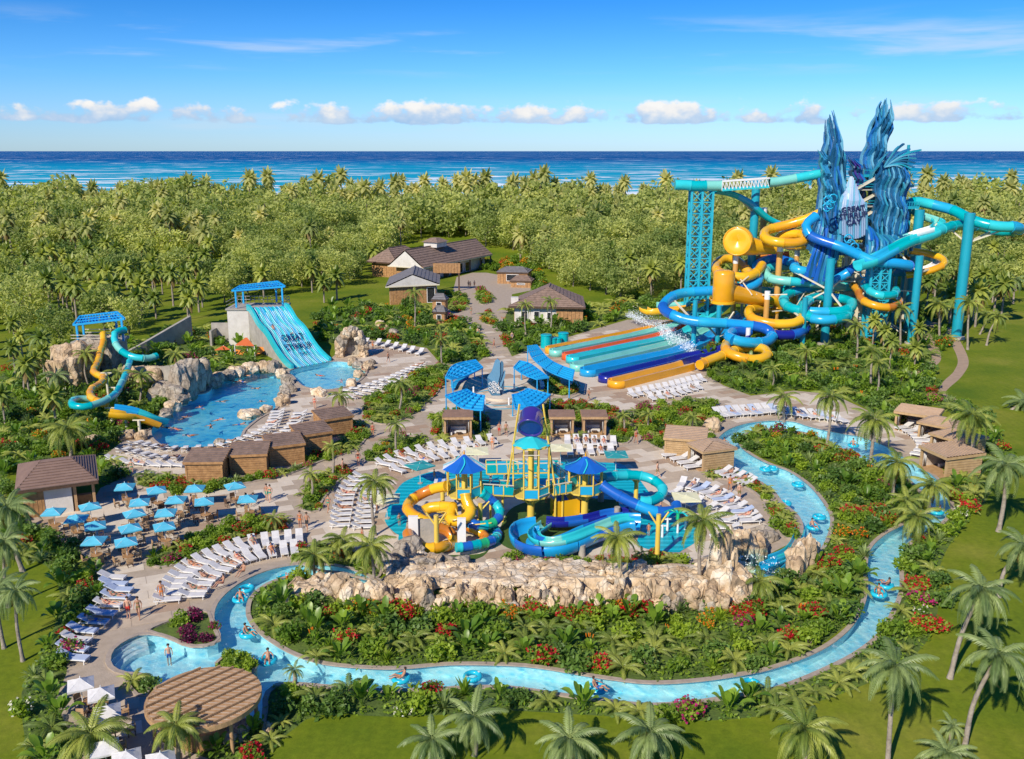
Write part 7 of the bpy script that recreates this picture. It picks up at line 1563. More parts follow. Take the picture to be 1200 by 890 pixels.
 row('the outer column left of the play area', [(424,561),(416,568),(408,577),(404,587),(402,597),(400,607),(398,619)], 11, 'R', 1.0, people=(4, 7), end='upper')
 row('the inner column left of the play area', [(436,575),(432,584),(430,594),(428,604),(426,613),(424,621)], 9, 'R', 1.0, people=(3,), end='upper')
 row('the outer arc right of the play area', [(799,571),(812,573),(824,577),(833,581),(843,586),(850,591),(859,596),(867,601),(873,607),(879,614)], 11, 'L', 1.15, people=(1, 4, 6, 9), kit=[LK, LK, LKB])
 row('the inner arc right of the play area', [(788,581),(800,588),(822,596),(837,604),(848,609),(853,624),(858,632),(843,636)], 9, 'L', 1.15)
 row('the group of four beside the hipped cabana', [(788,536),(797,540),(806,545),(814,550)], 4, (1, .35), 1.3)
 row('the row below the cabana bed', [(847,556),(857,560),(868,564),(876,569)], 5, (1, .5), 1.15, people=(1, 3))
 row('the row in front of the racing lanes', [(741,465),(761,461),(782,457),(802,452),(822,447)], 12, (-.2, 1), 1.25)
 row('the second row in front of the racing lanes', [(764,469),(782,466),(800,461),(818,456)], 8, (-.2, 1), 1.25, people=(2, 6))
 row('the upper river row', [(843,489),(860,487),(880,486),(900,484),(920,487),(945,490),(965,492),(984,495)], 17, (-.35, 1), 1.45, people=(2, 4, 5, 9, 11, 13, 15), kit=[LK, LK, LKB])
 row('the right corner row by the sand cabanas', [(1059,504),(1069,508),(1076,512),(1081,517),(1085,522),(1087,527),(1085,532),(1080,537)], 9, 'L', 1.3, people=(2, 5))
def umbrella_kit(cloth, w, hz, name='parasol', drop=.45):
 K = Kit(name, 'parasol'); n = 4
 for i in range(n):
  a0, a1 = math.pi / 4 + i * math.pi / 2, math.pi / 4 + (i + 1) * math.pi / 2; r = w / math.sqrt(2)
  p = Vector((r * math.cos(a0), r * math.sin(a0), hz - drop)); q = Vector((r * math.cos(a1), r * math.sin(a1), hz - drop)); tp = Vector((0, 0, hz)); m = (p + q) / 2 + Vector((0, 0, -.03)); mm = p.lerp(tp, .5) + Vector((0, 0, -.04)); mn = q.lerp(tp, .5) + Vector((0, 0, -.04))
  mb = MB(); mb.add([p, m, q, mn, tp, mm, p - Vector((0, 0, .12)), m - Vector((0, 0, .12)), q - Vector((0, 0, .12))], [(0, 1, 5), (1, 3, 5), (1, 2, 3), (5, 3, 4), (0, 6, 7, 1), (1, 7, 8, 2)], cloth); K.add('canopy_panel', mb)
 mb = MB(); mb.cyl((0, 0, 0), (0, 0, hz + .12), .03, .03, 'white', 6); K.add('pole', mb)
 mb = MB(); mb.cyl((0, 0, 0), (0, 0, .08), .3, .28, 'concrete', 10); K.add('base', mb)
 mb = MB()
 for i in range(4): a = math.pi / 4 + i * math.pi / 2; mb.beam((0, 0, hz - .05), (w / 1.42 * math.cos(a), w / 1.42 * math.sin(a), hz - drop - .01), .02, .02, 'white')
 K.add('rib', mb); return K
def table_kit():
 K = Kit('cafe_table', 'table'); mb = MB(); mb.cyl((0, 0, .71), (0, 0, .75), .5, .5, 'wood', 16, smooth=False); K.add('table_top', mb); mb = MB(); mb.cyl((0, 0, 0), (0, 0, .71), .05, .05, 'wood_dark', 6); mb.cyl((0, 0, 0), (0, 0, .04), .3, .28, 'wood_dark', 10); K.add('pedestal', mb); return K
def chair_kit(m='wood_light'):
 K = Kit('cafe_chair', 'chair'); mb = MB(); mb.box((0, 0, .44), (.5, .5, .06), m); K.add('seat', mb); mb = MB(); mb.box((0, -.24, .72), (.5, .05, .42), m); K.add('backrest', mb)
 lg = MB(); lg.box((0, 0, .21), (.05, .05, .42), 'wood_dark'); lg = lg.mesh('leg')
 for x in (-.21, .21):
  for y in (-.21, .21): K.add('leg', lg, loc=(x, y, 0))
 mb = MB(); mb.box((-.26, 0, .62), (.05, .45, .05), m); mb.box((.26, 0, .62), (.05, .45, .05), m); K.add('armrest', mb); return K
def build_terrace():
 U = umbrella_kit('aqua_cloth', 1.85, 2.5); T = table_kit(); CH = chair_kit(); CD = chair_kit('wood_dark'); rr = random.Random(3)
 L = [(146,567,'aqua parasol furthest back on the left of the terrace, man seated below'),(62,596,'aqua parasol closest to the bar wall'),(105,590,'aqua parasol in front of the bar post'),(89,604,'aqua parasol by the white bar panel'),(111,612,'aqua parasol just right of the bar group'),(110,629.5,'nearest left aqua parasol by the hedge'),(147,631,'nearest aqua parasol with two people seated below'),(152,615,'aqua parasol, middle column, second row'),(157,598,'aqua parasol in the middle column, centre of the terrace'),(163,585,'aqua parasol fourth from the front in the middle column'),(183,571,'aqua parasol at the back edge near the red flowers'),(194,597,'aqua parasol right of the middle column'),(192,613,'darker aqua parasol left of the flower bed'),(206,582,'aqua parasol above the centre right of the terrace'),(239,584,'aqua parasol alone on the right of the terrace'),(228,569,'aqua parasol in front of the first brown cabana'),(275,566,'aqua parasol in front of the second brown cabana'),(290,581,'last aqua parasol at the right end, person seated below')]
 for i, (u, v, lab) in enumerate(L):
  p = G(u, v, 2.4); p.z = .022; rz = rr.uniform(-.25, .25) + R(20); U.place(lab, p, rz, 'aqua parasols on the terrace')
  short = lab.split(',')[0].replace('furthest back on the left of the terrace', 'furthest back').replace('with two people seated below', '').replace('in the middle column', 'mid column').replace('second from the front', 'second').replace('fourth from the front', 'fourth').strip()
  T.place('round wooden cafe table under the ' + short, p + Vector((.0, .0, 0)) + Vector((.12, -.1, 0)), 0, 'cafe tables on the terrace')
  n = 4
  for k in range(n):
   a = rr.uniform(-.2, .2) + k * 2 * math.pi / n + .6; q = p + Vector((.95 * math.cos(a), .95 * math.sin(a), 0)); K = CD if (i in (10, 14, 16)) else CH
   K.place('%s cafe chair, %s' % ('dark' if K is CD else 'light wooden', ['right of', 'behind', 'left of', 'in front of'][k] + ' the table under the ' + short), q, a + math.pi / 2, 'chairs on the terrace')
 for (u, v, a, sw, wo, lab) in ((152,578,200,'sw_green',False,'man in green seated under the furthest back parasol'),(143,650,40,'sw_black',True,'woman in black seated at the nearest table'),(155,649,160,'sw_green',True,'woman in green seated at the nearest table'),(197,624,150,'sw_red',True,'person in red seated at the full table'),(186,626,30,'sw_blue',False,'man in blue seated at the full table'),(297,592,170,'sw_green',False,'person in green seated under the last parasol')):
  person(lab, G(u, v) + Vector((0, 0, .40)), 'sit', a, sw, 'skin2', wo)
 W = umbrella_kit('white_cloth', 1.6, 2.5)
 for u, v, lab in ((94,798,'upper left white parasol at the bottom left'),(118,809,'second white parasol down at the bottom left'),(125,830,'third white parasol down at the bottom left'),(113,850,'white parasol half hidden by the palm at the bottom left'),(122,872,'low white parasol behind the palm fronds'),(148,884,'bottom white parasol, left of the pair'),(188,886,'bottom white parasol, right of the pair')):
  p = G(u, v, 2.3); p.z = .022; W.place(lab, p, R(24), 'white parasols at the bottom left')
  T.place('round table under the ' + lab, p + Vector((.3, .1, 0)), 0, 'tables under the white parasols')
  for k in range(3): a = k * 2.1 + .5; CH.place(['right', 'left', 'front'][k] + ' wooden chair under the ' + lab, p + Vector((.3 + .95 * math.cos(a), .1 + .95 * math.sin(a), 0)), a + math.pi / 2, 'chairs under the white parasols')
 C = umbrella_kit('cream_cloth', 2.6, 2.3, drop=.15); D = umbrella_kit('teal_cloth', 2.5, 2.3, drop=.15)
 for K, u, v, rz, lab in ((D,492,545,40,'square teal shade left of the play area'),(C,453,584,5,'cream square shade by the left splash pad'),(C,559,528,3,'cream square shade above the left play pod'),(C,657,524,0,'cream square shade below the twin cabanas'),(D,722,532,2,'teal square shade right of the bucket tower'),(C,804,582,0,'cream square shade over the right loungers')):
  p = G(u, v, 2.2); p.z = .04; K.place(lab, p, R(rz), 'square shades round the play area')
def build_people():
 rings = Kit('swim_ring', 'swim ring'); mb = MB(); mb.sweep([Vector((.42 * math.cos(a * math.pi / 10), .42 * math.sin(a * math.pi / 10), 0)) for a in range(20)], circ(.15, 8), 'ring', closed=True); rings.add('inflated_tube', mb)
 mb = MB(); [mb.box((.42 * math.cos(a), .42 * math.sin(a), .13), (.08, .12, .06), 'white', a) for a in (0, math.pi)]; rings.add('handle', mb)
 wz = -.10
 for i, (u, v, who, lab) in enumerate(((282,702,1,'below the lounger rows in the left bend'),(289,690,0,'empty, just above the swimmer in the left bend'),(334,678,0,'empty, near the stream end'),(291,743,1,'beside the inner bank'),(314,774,1,'right of the oval hedge'),(1038,686,1,'upper one on the right river arm'),(1030,696,1,'lower one on the right river arm'),
                                     (850,521,1,'at the start of the river beside the cabanas'),(897,550,0,'empty, behind the river flowers'),(935,568,0,'empty, upper of the two at the river centre'),(960,606,0,'empty, above the swimmer before the rocks'),(953,618,1,'just above the cascade rocks'),(943,641,0,'empty, low by the cascade rocks'),(920,590,0,'empty, under the fern in the river'),(905,549,0,'small one upstream of the centre'),(554,793,0,'empty, on the lower river behind the plants'),(470,795,1,'on the lower river, left stretch'),(700,807,1,'on the lower river, right of centre'),(880,802,0,'empty, before the right bend'),(1098,600,1,'at the right bend below the palms'),(1000,522,1,'in the upper pool by the palms'))):
  p = G(u, v, wz); rings.place('blue swim ring floating ' + lab, p, i * 1.3, 'swim rings on the lazy river', 1.25)
  if who: person('swimmer in a blue ring ' + lab, p + Vector((0, 0, .04)), 'tube', [200, 150, 100, 240, 190, 30, 170][i % 7], ['sw_green', 'sw_black', 'sw_blue'][i % 3], 'skin2', i % 2 == 0)
 for i, (u, v, kind, rz, sw, wo, lab) in enumerate(((199,780,'stand',200,'sw_blue',False,'person standing waist deep in the entry pool'),(208,503,'swim',60,'sw_red',True,'swimmer in red left of centre in the big pool'),(224,510,'swim',130,'sw_orange',False,'swimmer closest to the near edge of the big pool'),(247,500,'swim',20,'sw_black',False,'swimmer in the middle of the big pool'),(255,492,'swim',300,'sw_red',True,'swimmer above the middle of the big pool'),
   (281,497,'swim',280,'sw_blue',False,'swimmer near the flat boulder in the big pool'),(195,501,'swim',90,'sw_black',False,'swimmer near the slide outlet'),(276,447,'swim',100,'sw_red',True,'swimmer near the back rocks of the big pool'),(284,447,'swim',60,'sw_blue',False,'second swimmer near the back rocks'),(300,455,'swim',250,'sw_black',False,'swimmer at the right side of the big pool'),(290,440,'swim',250,'sw_orange',True,'swimmer below the orange sails'),(236,478,'swim',40,'sw_blue',False,'swimmer near the grey outcrop'),(306,470,'swim',200,'sw_red',True,'swimmer off the right rocks of the big pool'),(215,490,'swim',330,'sw_black',False,'swimmer left of the pool centre'),(262,470,'swim',150,'sw_green',True,'swimmer in green in the upper middle of the big pool'),(375,440,'swim',80,'sw_red',False,'swimmer at the foot of the wave slide'),(400,447,'swim',10,'sw_blue',True,'swimmer at the right of the landing pool'))):
  person(lab, G(u, v, wz - (.95 if kind == 'stand' else -.02)), kind, rz, sw, 'skin2' if i % 2 else 'skin1', wo, 1.0)
 W = [(151,725,'stand',185,'sw_red',False,'man in red shorts walking with a woman on the left terrace'),(163,725,'walk',190,'sw_olive',True,'woman in olive walking beside the man on the left terrace'),(313,587,'stand',170,'sw_green',False,'man beside the woman in green on the terrace'),(317,588,'walk',160,'sw_green',True,'woman in green on the terrace near the last parasol'),
         (352,620,'stand',170,'sw_orange',True,'left person of the pair on the lounger path'),(360,622,'walk',175,'sw_black',False,'right person of the pair in dark shorts on the path'),(369,479,'stand',180,'sw_red',True,'woman in red standing by the pool palm'),(437,512,'stand',180,'sw_red',True,'woman in a red dress beside the flower bed'),(420,546,'stand',180,'sw_red',True,'person in red at the play area path'),
         (402,556,'stand',90,'sw_red',True,'person in red near the red flowers'),(585,511,'stand',180,'sw_red',False,'man in red walking below the plaza'),(593,511,'walk',185,'sw_olive',False,'man beside the one in red below the plaza'),(577,527,'stand',180,'sw_orange',True,'person standing above the play area loungers'),(579,408,'walk',100,'sw_red',False,'person in red walking on the main walkway'),
         (551,338,'walk',200,'sw_orange',True,'left person of the group at the top of the walkway'),(556,337,'stand',160,'sw_orange',False,'right person of the group at the top of the walkway'),(549,337,'stand',160,'sw_black',False,'person in dark clothes of the group on the walkway'),(552,369,'stand',180,'sw_green',True,'person in green beside the kiosks'),(155,557,'stand',180,'sw_green',True,'person in green on the path above the terrace'),
         (437,410,'stand',180,'sw_orange',False,'person near the cave arch'),(855,576,'walk',180,'sw_orange',True,'left person walking past the right loungers'),(866,586,'stand',190,'sw_olive',False,'right person in dark shorts by the right loungers'),(468,616,'stand',190,'sw_green',False,'child in green shorts on the left splash pad'),(509,563,'walk',230,'sw_red',True,'child in red running on the left splash pad'),(575,565,'stand',180,'sw_black',False,'child on the back splash pad, left'),(591,562,'walk',140,'sw_red',True,'child playing on the back splash pad, right'),(594,567,'stand',200,'sw_blue',False,'child in blue on the back splash pad'),
         (774,600,'stand',200,'sw_blue',False,'child at the end of the dark blue slide'),(442,600,'stand',90,'sw_orange',True,'person in orange under the palm by the splash pad'),(190,706,'stand',190,'sw_orange',True,'person at the lower end of the back lounger row'),(225,600,'walk',90,'sw_blue',False,'man in blue crossing the terrace'),(385,600,'walk',160,'sw_green',True,'woman in green walking left of the play loungers'),(455,425,'walk',220,'sw_black',False,'man in black near the upper lounger row'),(600,400,'walk',170,'sw_blue',True,'woman in blue on the walkway by the drums'),(690,470,'walk',120,'sw_black',False,'man in black crossing below the racing lanes'),(745,520,'walk',200,'sw_red',True,'woman in red right of the twin cabanas'),(560,395,'walk',180,'sw_green',False,'man in green on the left of the walkway'),(640,590,'stand',180,'sw_red',False,'child in red on the play turf'),(760,628,'stand',150,'sw_orange',True,'child in orange on the right splash pad'),(770,560,'walk',230,'sw_olive',False,'man in olive on the paving above the right loungers'),(650,405,'stand',180,'sw_blue',False,'attendant in blue beside the teal drums'),(425,640,'stand',120,'sw_red',True,'woman in red by the stream rocks'),(120,640,'walk',40,'sw_blue',True,'woman in blue at the edge of the terrace')]
 for i, (u, v, kind, rz, sw, wo, lab) in enumerate(W):
  person(lab, G(u, v) + Vector((0, 0, .03)), kind, rz, sw, 'skin2' if i % 3 else 'skin1', wo, .72 if 'child' in lab else 1.06)
 for (u, v, rz, sw, lab) in ((425, 437, 250, 'sw_orange', 'person sitting on the landing pool rocks'), (262, 690, 120, 'sw_red', 'person seated on the edge of the front lounger row'), (286, 676, 150, 'sw_orange', 'second person seated on the front lounger row'), (330, 471, 200, 'sw_black', 'person sitting at the rocks of the big pool')):
  person(lab, G(u, v) + Vector((0, 0, .45)), 'sit', rz, sw, 'skin2', True)
 person('rider in orange shorts on the left of the wave slide', P(320, 386, 167.8), 'recline', 200, 'sw_orange', 'skin2', False, 1.25)
 person('rider in red on the right of the wave slide', P(342, 391, 167.5), 'recline', 190, 'sw_red', 'skin1', True, 1.25)
build_loungers(); build_terrace(); build_people()
def frond_mesh(seed, L=3.4, w=.55, n=20, droop=.55, col='frond'):
 rr = random.Random(seed); mb = MB(); pts = []
 k = 9
 for i in range(k + 1):
  s = i / k; pts.append(Vector((0, L * (s - .12 * s * s) * (1 - .22 * droop * s), L * (.30 * s - (.25 + droop * .62) * s ** 2.2))))
 mb.sweep(pts, [(-.035, 0), (0, .03), (.035, 0)], col, closed_prof=True, smooth=True)
 def at(s): q = s * k; a = min(int(q), k - 1); return pts[a].lerp(pts[a + 1], q - a), (pts[a + 1] - pts[a]).normalized()
 for i in range(n):
  s = .10 + .89 * i / (n - 1); p, d = at(s); ln = w * (math.sin(math.pi * min(1, s * .86 + .14)) ** .6 + .18) * rr.uniform(.85, 1.1)
  for sg in (-1, 1):
   side = Vector((sg, 0, 0)); dirv = (side * .80 + d * .62 + Vector((0, 0, -.30 - .35 * s + rr.uniform(-.12, .12)))).normalized()
   wd = d * (L / n * .42); e = p + dirv * ln; mid = p + dirv * ln * .5 + Vector((0, 0, .05)); dr = Vector((0, 0, -.16 * ln))
   mb.add([p - wd * .6, p + wd * .6, mid + wd, mid - wd, e + dr], [(0, 1, 2, 3), (3, 2, 4)], col)
 return mb.mesh('frond')
FR = {c: [frond_mesh(s, droop=dp, col=m) for s, dp in ((1, .35), (2, .6), (3, .9), (4, 1.15))] for c, m in (('w', 'frond'), ('c', 'frond_cool'), ('d', 'frond_dry'))}
COCO = MB(); 
for i in range(5): a = i * 1.3; COCO.cyl((.2 * math.cos(a), .2 * math.sin(a), -.1), (.28 * math.cos(a), .28 * math.sin(a), -.38), .13, .11, 'frond_dry', 6)
COCO = COCO.mesh('fruit_cluster')
def palm(ub, vb, uc, vc, label, R_=None, kind='w', group=None, nf=22, dead=2, rpx=None):
 b = G(ub, vb); c = P(uc, vc, b.y + .2); c.z = max(c.z, .8)
 zc = (c.y) / math.cos(math.atan((CAM_H - c.z) / c.y)); L = 3.4
 s = (rpx / F * (c - Vector((0, 0, CAM_H))).length) / (L * .80) if rpx else (R_ or 3.2) / (L * .80)
 t = thing('palm_tree', label, 'palm tree', b, 0, group); rr = random.Random(int(ub * 31 + vb))
 top = c - b; mb = MB(); m = Vector((top.x * .35 + rr.uniform(-.3, .3), rr.uniform(-.3, .3), top.z * .5)); path = spline([Vector((0, 0, -.1)), m, top], max(.5, top.z / 12)); n = len(path); k = 8
 pts = []; r0 = .20 * max(.7, min(1.3, s))
 for i, p in enumerate(path):
  r = r0 * (1.45 if i == 0 else 1.0 - .35 * i / n) * (1 + .06 * (i % 2))
  for q in range(k): a = 2 * math.pi * q / k; pts.append(p + Vector((r * math.cos(a), r * math.sin(a), 0)))
 mb.add(pts, [(i * k + q, i * k + (q + 1) % k, (i + 1) * k + (q + 1) % k, (i + 1) * k + q) for i in range(n - 1) for q in range(k)], 'trunk', True); part('trunk', mb, t)
 if nf > 14: part('fruit_cluster', COCO, t, top, None, s)
 for i in range(nf):
  a = i * 2.39996 + rr.uniform(-.2, .2); lev = i / nf   # 0 top, 1 lowest
  tilt = lerp(.55, -.55, lev) + rr.uniform(-.1, .1); f = FR[kind][min(3, int(lev * 3.3 + rr.random() * .9))]
  part('frond', f, t, top + Vector((0, 0, .12 * (1 - lev))), (tilt, 0, a), s * rr.uniform(.85, 1.08))
 for i in range(dead):
  part('dry_frond', FR['d'][3], t, top - Vector((0, 0, .25)), (-.95, 0, i * 2.7 + ub), s * .75)
 return t
def build_palms():
 for a in (
  (1040,900,1049,782,'tall palm standing alone on the near right lawn','c',40),(1113,795,1150,692,'leaning palm with curved trunk at the upper right lawn','c',37),(1130,878,1170,768,'leaning palm in front at the right edge of the lawn','c',38),
  (940,905,943,855,'broad palm crown cut by the bottom edge right of centre','w',42),(1118,872,1116,852,'small low palm between the big right palms','c',17),(1112,900,1110,884,'palm crown at the bottom edge below the small palm','c',30),
  (760,900,762,860,'wide palm crown at the bottom centre right, on the lawn','c',42),(667,905,667,868,'wide palm crown at the bottom centre','c',40),(507,900,506,868,'dark palm crown at the bottom, left of the centre pair','c',34),(556,885,555,842,'dark palm crown at the bottom, right of the centre pair','c',38),
  (207,905,206,852,'small green palm beside the round pergola','w',32),(102,905,106,862,'bushy palm over the white parasols at the bottom left','w',42),(1170,623,1178,547,'single palm on the right lawn casting a long shadow','c',33),(1133,549,1138,488,'palm behind the sand cabanas','w',28),
  (1020,542,1024,493,'palm in front of the upper river pool','w',28),(969,523,973,466,'slim palm over the upper river pool','w',24),(919,494,919,466,'palm standing among the upper river loungers','w',20),(1046,590,1051,543,'palm on the garden between the river arms','w',26),
  (1088,597,1092,570,'palm leaning over the right river bend','w',26),(1076,634,1074,606,'low palm over the river at the right','w',27),(1064,614,1063,588,'middle palm of the three at the river bend','w',22),(27,670,8,596,'tall palm at the left edge below the bar','c',34),(10,712,5,636,'palm at the left edge above the lawn','c',26),
  (27,775,18,694,'palm with thin trunk at the far left lawn','c',26),(5,760,-4,690,'palm cut by the left edge','c',28),(83,536,79,503,'golden palm behind the bar roof','w',27),(440,628,439,566,'palm over the inner column of loungers','w',27),(436,697,434,641,'palm with slim white trunk in front of the rock wall','w',30),
  (370,682,368,652,'dark palm beside the stream end','w',25),(401,656,401,634,'palm above the stream beside the lounger path','w',24),(321,624,320,608,'small palm at the right end of the terrace bed','w',16),(822,697,823,612,'large yellow green palm at the right end of the rock wall','w',34),(723,698,723,632,'dark palm standing in front of the play area','w',30),
  (890,705,890,682,'broad low palm right of the cascade spires','w',30),(365,585,364,556,'young palm in the bed left of the play area','w',14),(400,490,398,464,'palm between the big pool and the walkway','w',17),(468,480,470,449,'palm at the corner of the upper garden','w',17),(486,383,485.6,343,'slim palm in front of the grey roofed house','w',13),
  (518,430,517,398,'palm in the garden left of the walkway','w',14),(616,392,616,357,'left palm in front of the barn roofed house','w',12),(645,390,645,353,'right palm in front of the barn roofed house','w',13),(1055,408,1055,361,'palm directly right of the low lattice tower','w',17),(1101,398,1101,357,'palm beside the upper garden path','w',17),
  (1134,410,1136,355,'palm beside the foot of the tallest post','w',17),(1156,405,1170,371,'right leaning palm on the upper lawn','w',15),(1148,392,1157,370,'palm behind the right leaning one','w',13),(1187,356,1189,328,'dark palm at the right edge of the upper lawn','c',14),(1004,420,1004,382,'palm left of the low lattice tower foot','w',16),
  (1021,458,1023,412,'left one of two close palm trunks by the tower garden','w',19),(1027,468,1028,425,'right one of two close palm trunks by the tower garden','w',16),(105,455,100,415,'brown fronded palm in front of the tan rock','w',15),(140,470,140,438,'palm between the kids slides','w',17),(164,470,165,440,'wide palm right of the kids slides','w',17),
  (210,456,206,416,'palm above the grey outcrop','w',15),(66,470,66,441,'palm at the left edge of the rock mound','c',17),(28,465,28,427,'dark palm in the hillside garden','c',17),(464,528,464,498,'small palm in the bed above the play area loungers','w',15),(390,556,389,524,'palm beside the red flowers near the play path','w',13),
  (47,420,45,396,'palm on the far left garden slope','c',15),(1185,480,1198,492,'palm crown at the right edge','c',22),(945,440,945,412,'palm in the tower garden behind the nearest beds','w',14),(1170,700,1200,640,'palm at the right edge of the lower lawn','c',30),(905,455,905,432,'low palm behind the upper river loungers','w',13),(640,520,640,500,'small palm in the bed behind the twin cabanas','w',9),(730,508,730,488,'leafy palm at the right end of the twin cabana bed','w',12),
  (520,512,518,490,'leafy palm left of the single cabana','w',13),(760,505,760,486,'bright palm in the bed below the racing lanes','w',12),(812,510,812,490,'palm in the bed above the sand cabanas','w',13),(750,640+30,752,650,'low palm in front of the right splash pad','w',12),(345,800,345,790,'low fan palm on the lower river bank','c',14)):
  palm(a[0], a[1], a[2], a[3], a[4], kind=a[5], rpx=a[6], nf=24 if a[6] > 20 else 16, dead=2 if a[6] > 15 else 1)
def bush_mesh(seed, n, size, leaf, petal=None, pn=0, flat=.75, ls=.13, aspect=.55):
 rr = np.random.default_rng(seed); k = 5
 cs = [(rr.uniform(-.5, .5), rr.uniform(-.5, .5), rr.uniform(.28, .62)) for _ in range(k)]; rs = [(rr.uniform(.36, .62),) * 2 + (rr.uniform(.28, .55) * flat / .75,) for _ in range(k)]
 p = blob_points(n, cs, rs, rr); p[:, 2] = np.abs(p[:, 2]); f = leaf_quads(p, ls, aspect, .4, rr=rr); mi = np.zeros(n, dtype=int)
 mats = [leaf]
 if petal:
  q = blob_points(pn * 3, cs, [tuple(x * 1.06 for x in r) for r in rs], rr, .97); q = q[q[:, 2] > .35][:pn]; cl = np.repeat(q, 3, axis=0) + rr.normal(scale=.05, size=(len(q) * 3, 3)); g = leaf_quads(cl, ls * .62, .8, .8, rr=rr)
  f = np.concatenate([f, g]); mi = np.concatenate([mi, np.ones(len(g), dtype=int)]); mats.append(petal)
 return soup('foliage', f * size, mi, mats)
def paddle_mesh(seed, n, L, W, leaf, petal=None, up=.9, stiff=.6):
 """clump of big single leaves on stems, for banana and bird of paradise"""
 rr = random.Random(seed); mb = MB()
 for i in range(n):
  a = i * 2.4 + rr.uniform(-.3, .3); l_ = L * rr.uniform(.7, 1.1); lean = rr.uniform(.25, 1.0); d = Vector((math.cos(a), math.sin(a), 0)); s = Vector((-d.y, d.x, 0)); pts = []
  k = 6
  for j in range(k + 1):
   t = j / k; p = d * (l_ * lean * t * .75) + Vector((0, 0, l_ * (t * up - stiff * lean * t ** 2.4))); w = W * (0.06 if t < .35 else math.sin(math.pi * (t - .3) / .72) ** .7 if t < 1 else .02) * .5
   pts += [p - s * w + Vector((0, 0, w * .35)), p, p + s * w + Vector((0, 0, w * .35))]
  mb.add(pts, [(3 * j + q, 3 * j + q + 1, 3 * j + q + 4, 3 * j + q + 3) for j in range(k) for q in (0, 1)], leaf, True)
  if petal and i % 5 == 0: mb.cyl(d * .3 + Vector((0, 0, L * .72)), d * .36 + Vector((0, 0, L * .9)), .025, .04, petal, 5)
 return mb.mesh('foliage')
def spiky_mesh(seed, n, L, leaf):
 rr = random.Random(seed); mb = MB()
 for i in range(n):
  a = i * 2.4; e = rr.uniform(.25, 1.35); d = Vector((math.cos(a) * math.cos(e), math.sin(a) * math.cos(e), math.sin(e))); s = Vector((-math.sin(a), math.cos(a), 0)) * .05 * L; l_ = L * rr.uniform(.75, 1.1); m = d * l_ * .55 + Vector((0, 0, .05)); q = d * l_ - Vector((0, 0, .18 * l_ * math.cos(e)))
  mb.add([-s * .6, s * .6, m + s, q, m - s], [(0, 1, 2, 4), (4, 2, 3)], leaf)
 return mb.mesh('foliage')
def stem_mesh(): mb = MB(); [mb.cyl((0, 0, -.05), (.18 * math.cos(a), .18 * math.sin(a), .5), .05, .03, 'bark', 5) for a in (0, 2.1, 4.2)]; return mb.mesh('stem')
STEM = stem_mesh()
KINDS = {
 'leafy_shrub': ('green leafy shrub', 'shrub', [bush_mesh(i, 420, 1.25, 'leaf') for i in range(4)]),
 'dark_shrub': ('dark green shrub', 'shrub', [bush_mesh(10 + i, 380, 1.3, 'leaf_dark') for i in range(3)]),
 'red_flower_bush': ('red flowering bush', 'flowering bush', [bush_mesh(20 + i, 400, 1.05, 'leaf', 'petal_red', 78) for i in range(3)]),
 'magenta_flower_bush': ('magenta flowering bush', 'flowering bush', [bush_mesh(30 + i, 360, 1.0, 'leaf', 'petal_pink', 85) for i in range(2)]),
 'orange_flower_bush': ('orange flowering bush', 'flowering bush', [bush_mesh(40 + i, 380, 1.0, 'leaf', 'petal_orange', 48) for i in range(2)]),
 'white_flower_bush': ('white flowering bush', 'flowering bush', [bush_mesh(45, 320, 1.05, 'leaf', 'petal_white', 26)]),
 'purple_shrub': ('purple leaved shrub', 'shrub', [bush_mesh(50, 380, .9, 'leaf_purple', 'petal_pink', 30)]),
 'banana_plant': ('broad leaved banana plant', 'plant', [paddle_mesh(60 + i, 14, 2.3, .46, 'leaf_banana') for i in range(3)]),
 'paradise_plant': ('upright paddle leaved plant', 'plant', [paddle_mesh(70 + i, 18, 1.4, .3, 'leaf_banana', 'petal_orange') for i in range(2)]),
 'spiky_plant': ('spiky fan leaved plant', 'plant', [spiky_mesh(80 + i, 46, 1.25, m) for i, m in enumerate(('leaf', 'frond_cool'))]),
 'young_palm': ('young feathery palm', 'palm', None),
}
def young_palm_mesh(seed):
 rr = random.Random(seed); mb = MB(); base = FR['w'][1]
 vs = np.empty(len(base.vertices) * 3); base.vertices.foreach_get('co', vs); vs = vs.reshape(-1, 3); fs = [tuple(p.vertices) for p in base.polygons]
 for i in range(9):
  M_ = Matrix.Rotation(i * 2.4, 4, 'Z') @ Matrix.Rotation(rr.uniform(.1, .8), 4, 'X') @ Matrix.Scale(rr.uniform(.42, .58), 4)
  mb.add([(M_ @ Vector(v)) + Vector((0, 0, .25)) for v in vs], fs, 'frond')
 return mb.mesh('foliage')
KINDS['young_palm'] = ('young feathery palm', 'palm', [young_palm_mesh(i) for i in range(2)])
COUNT = {}; OVER = {}
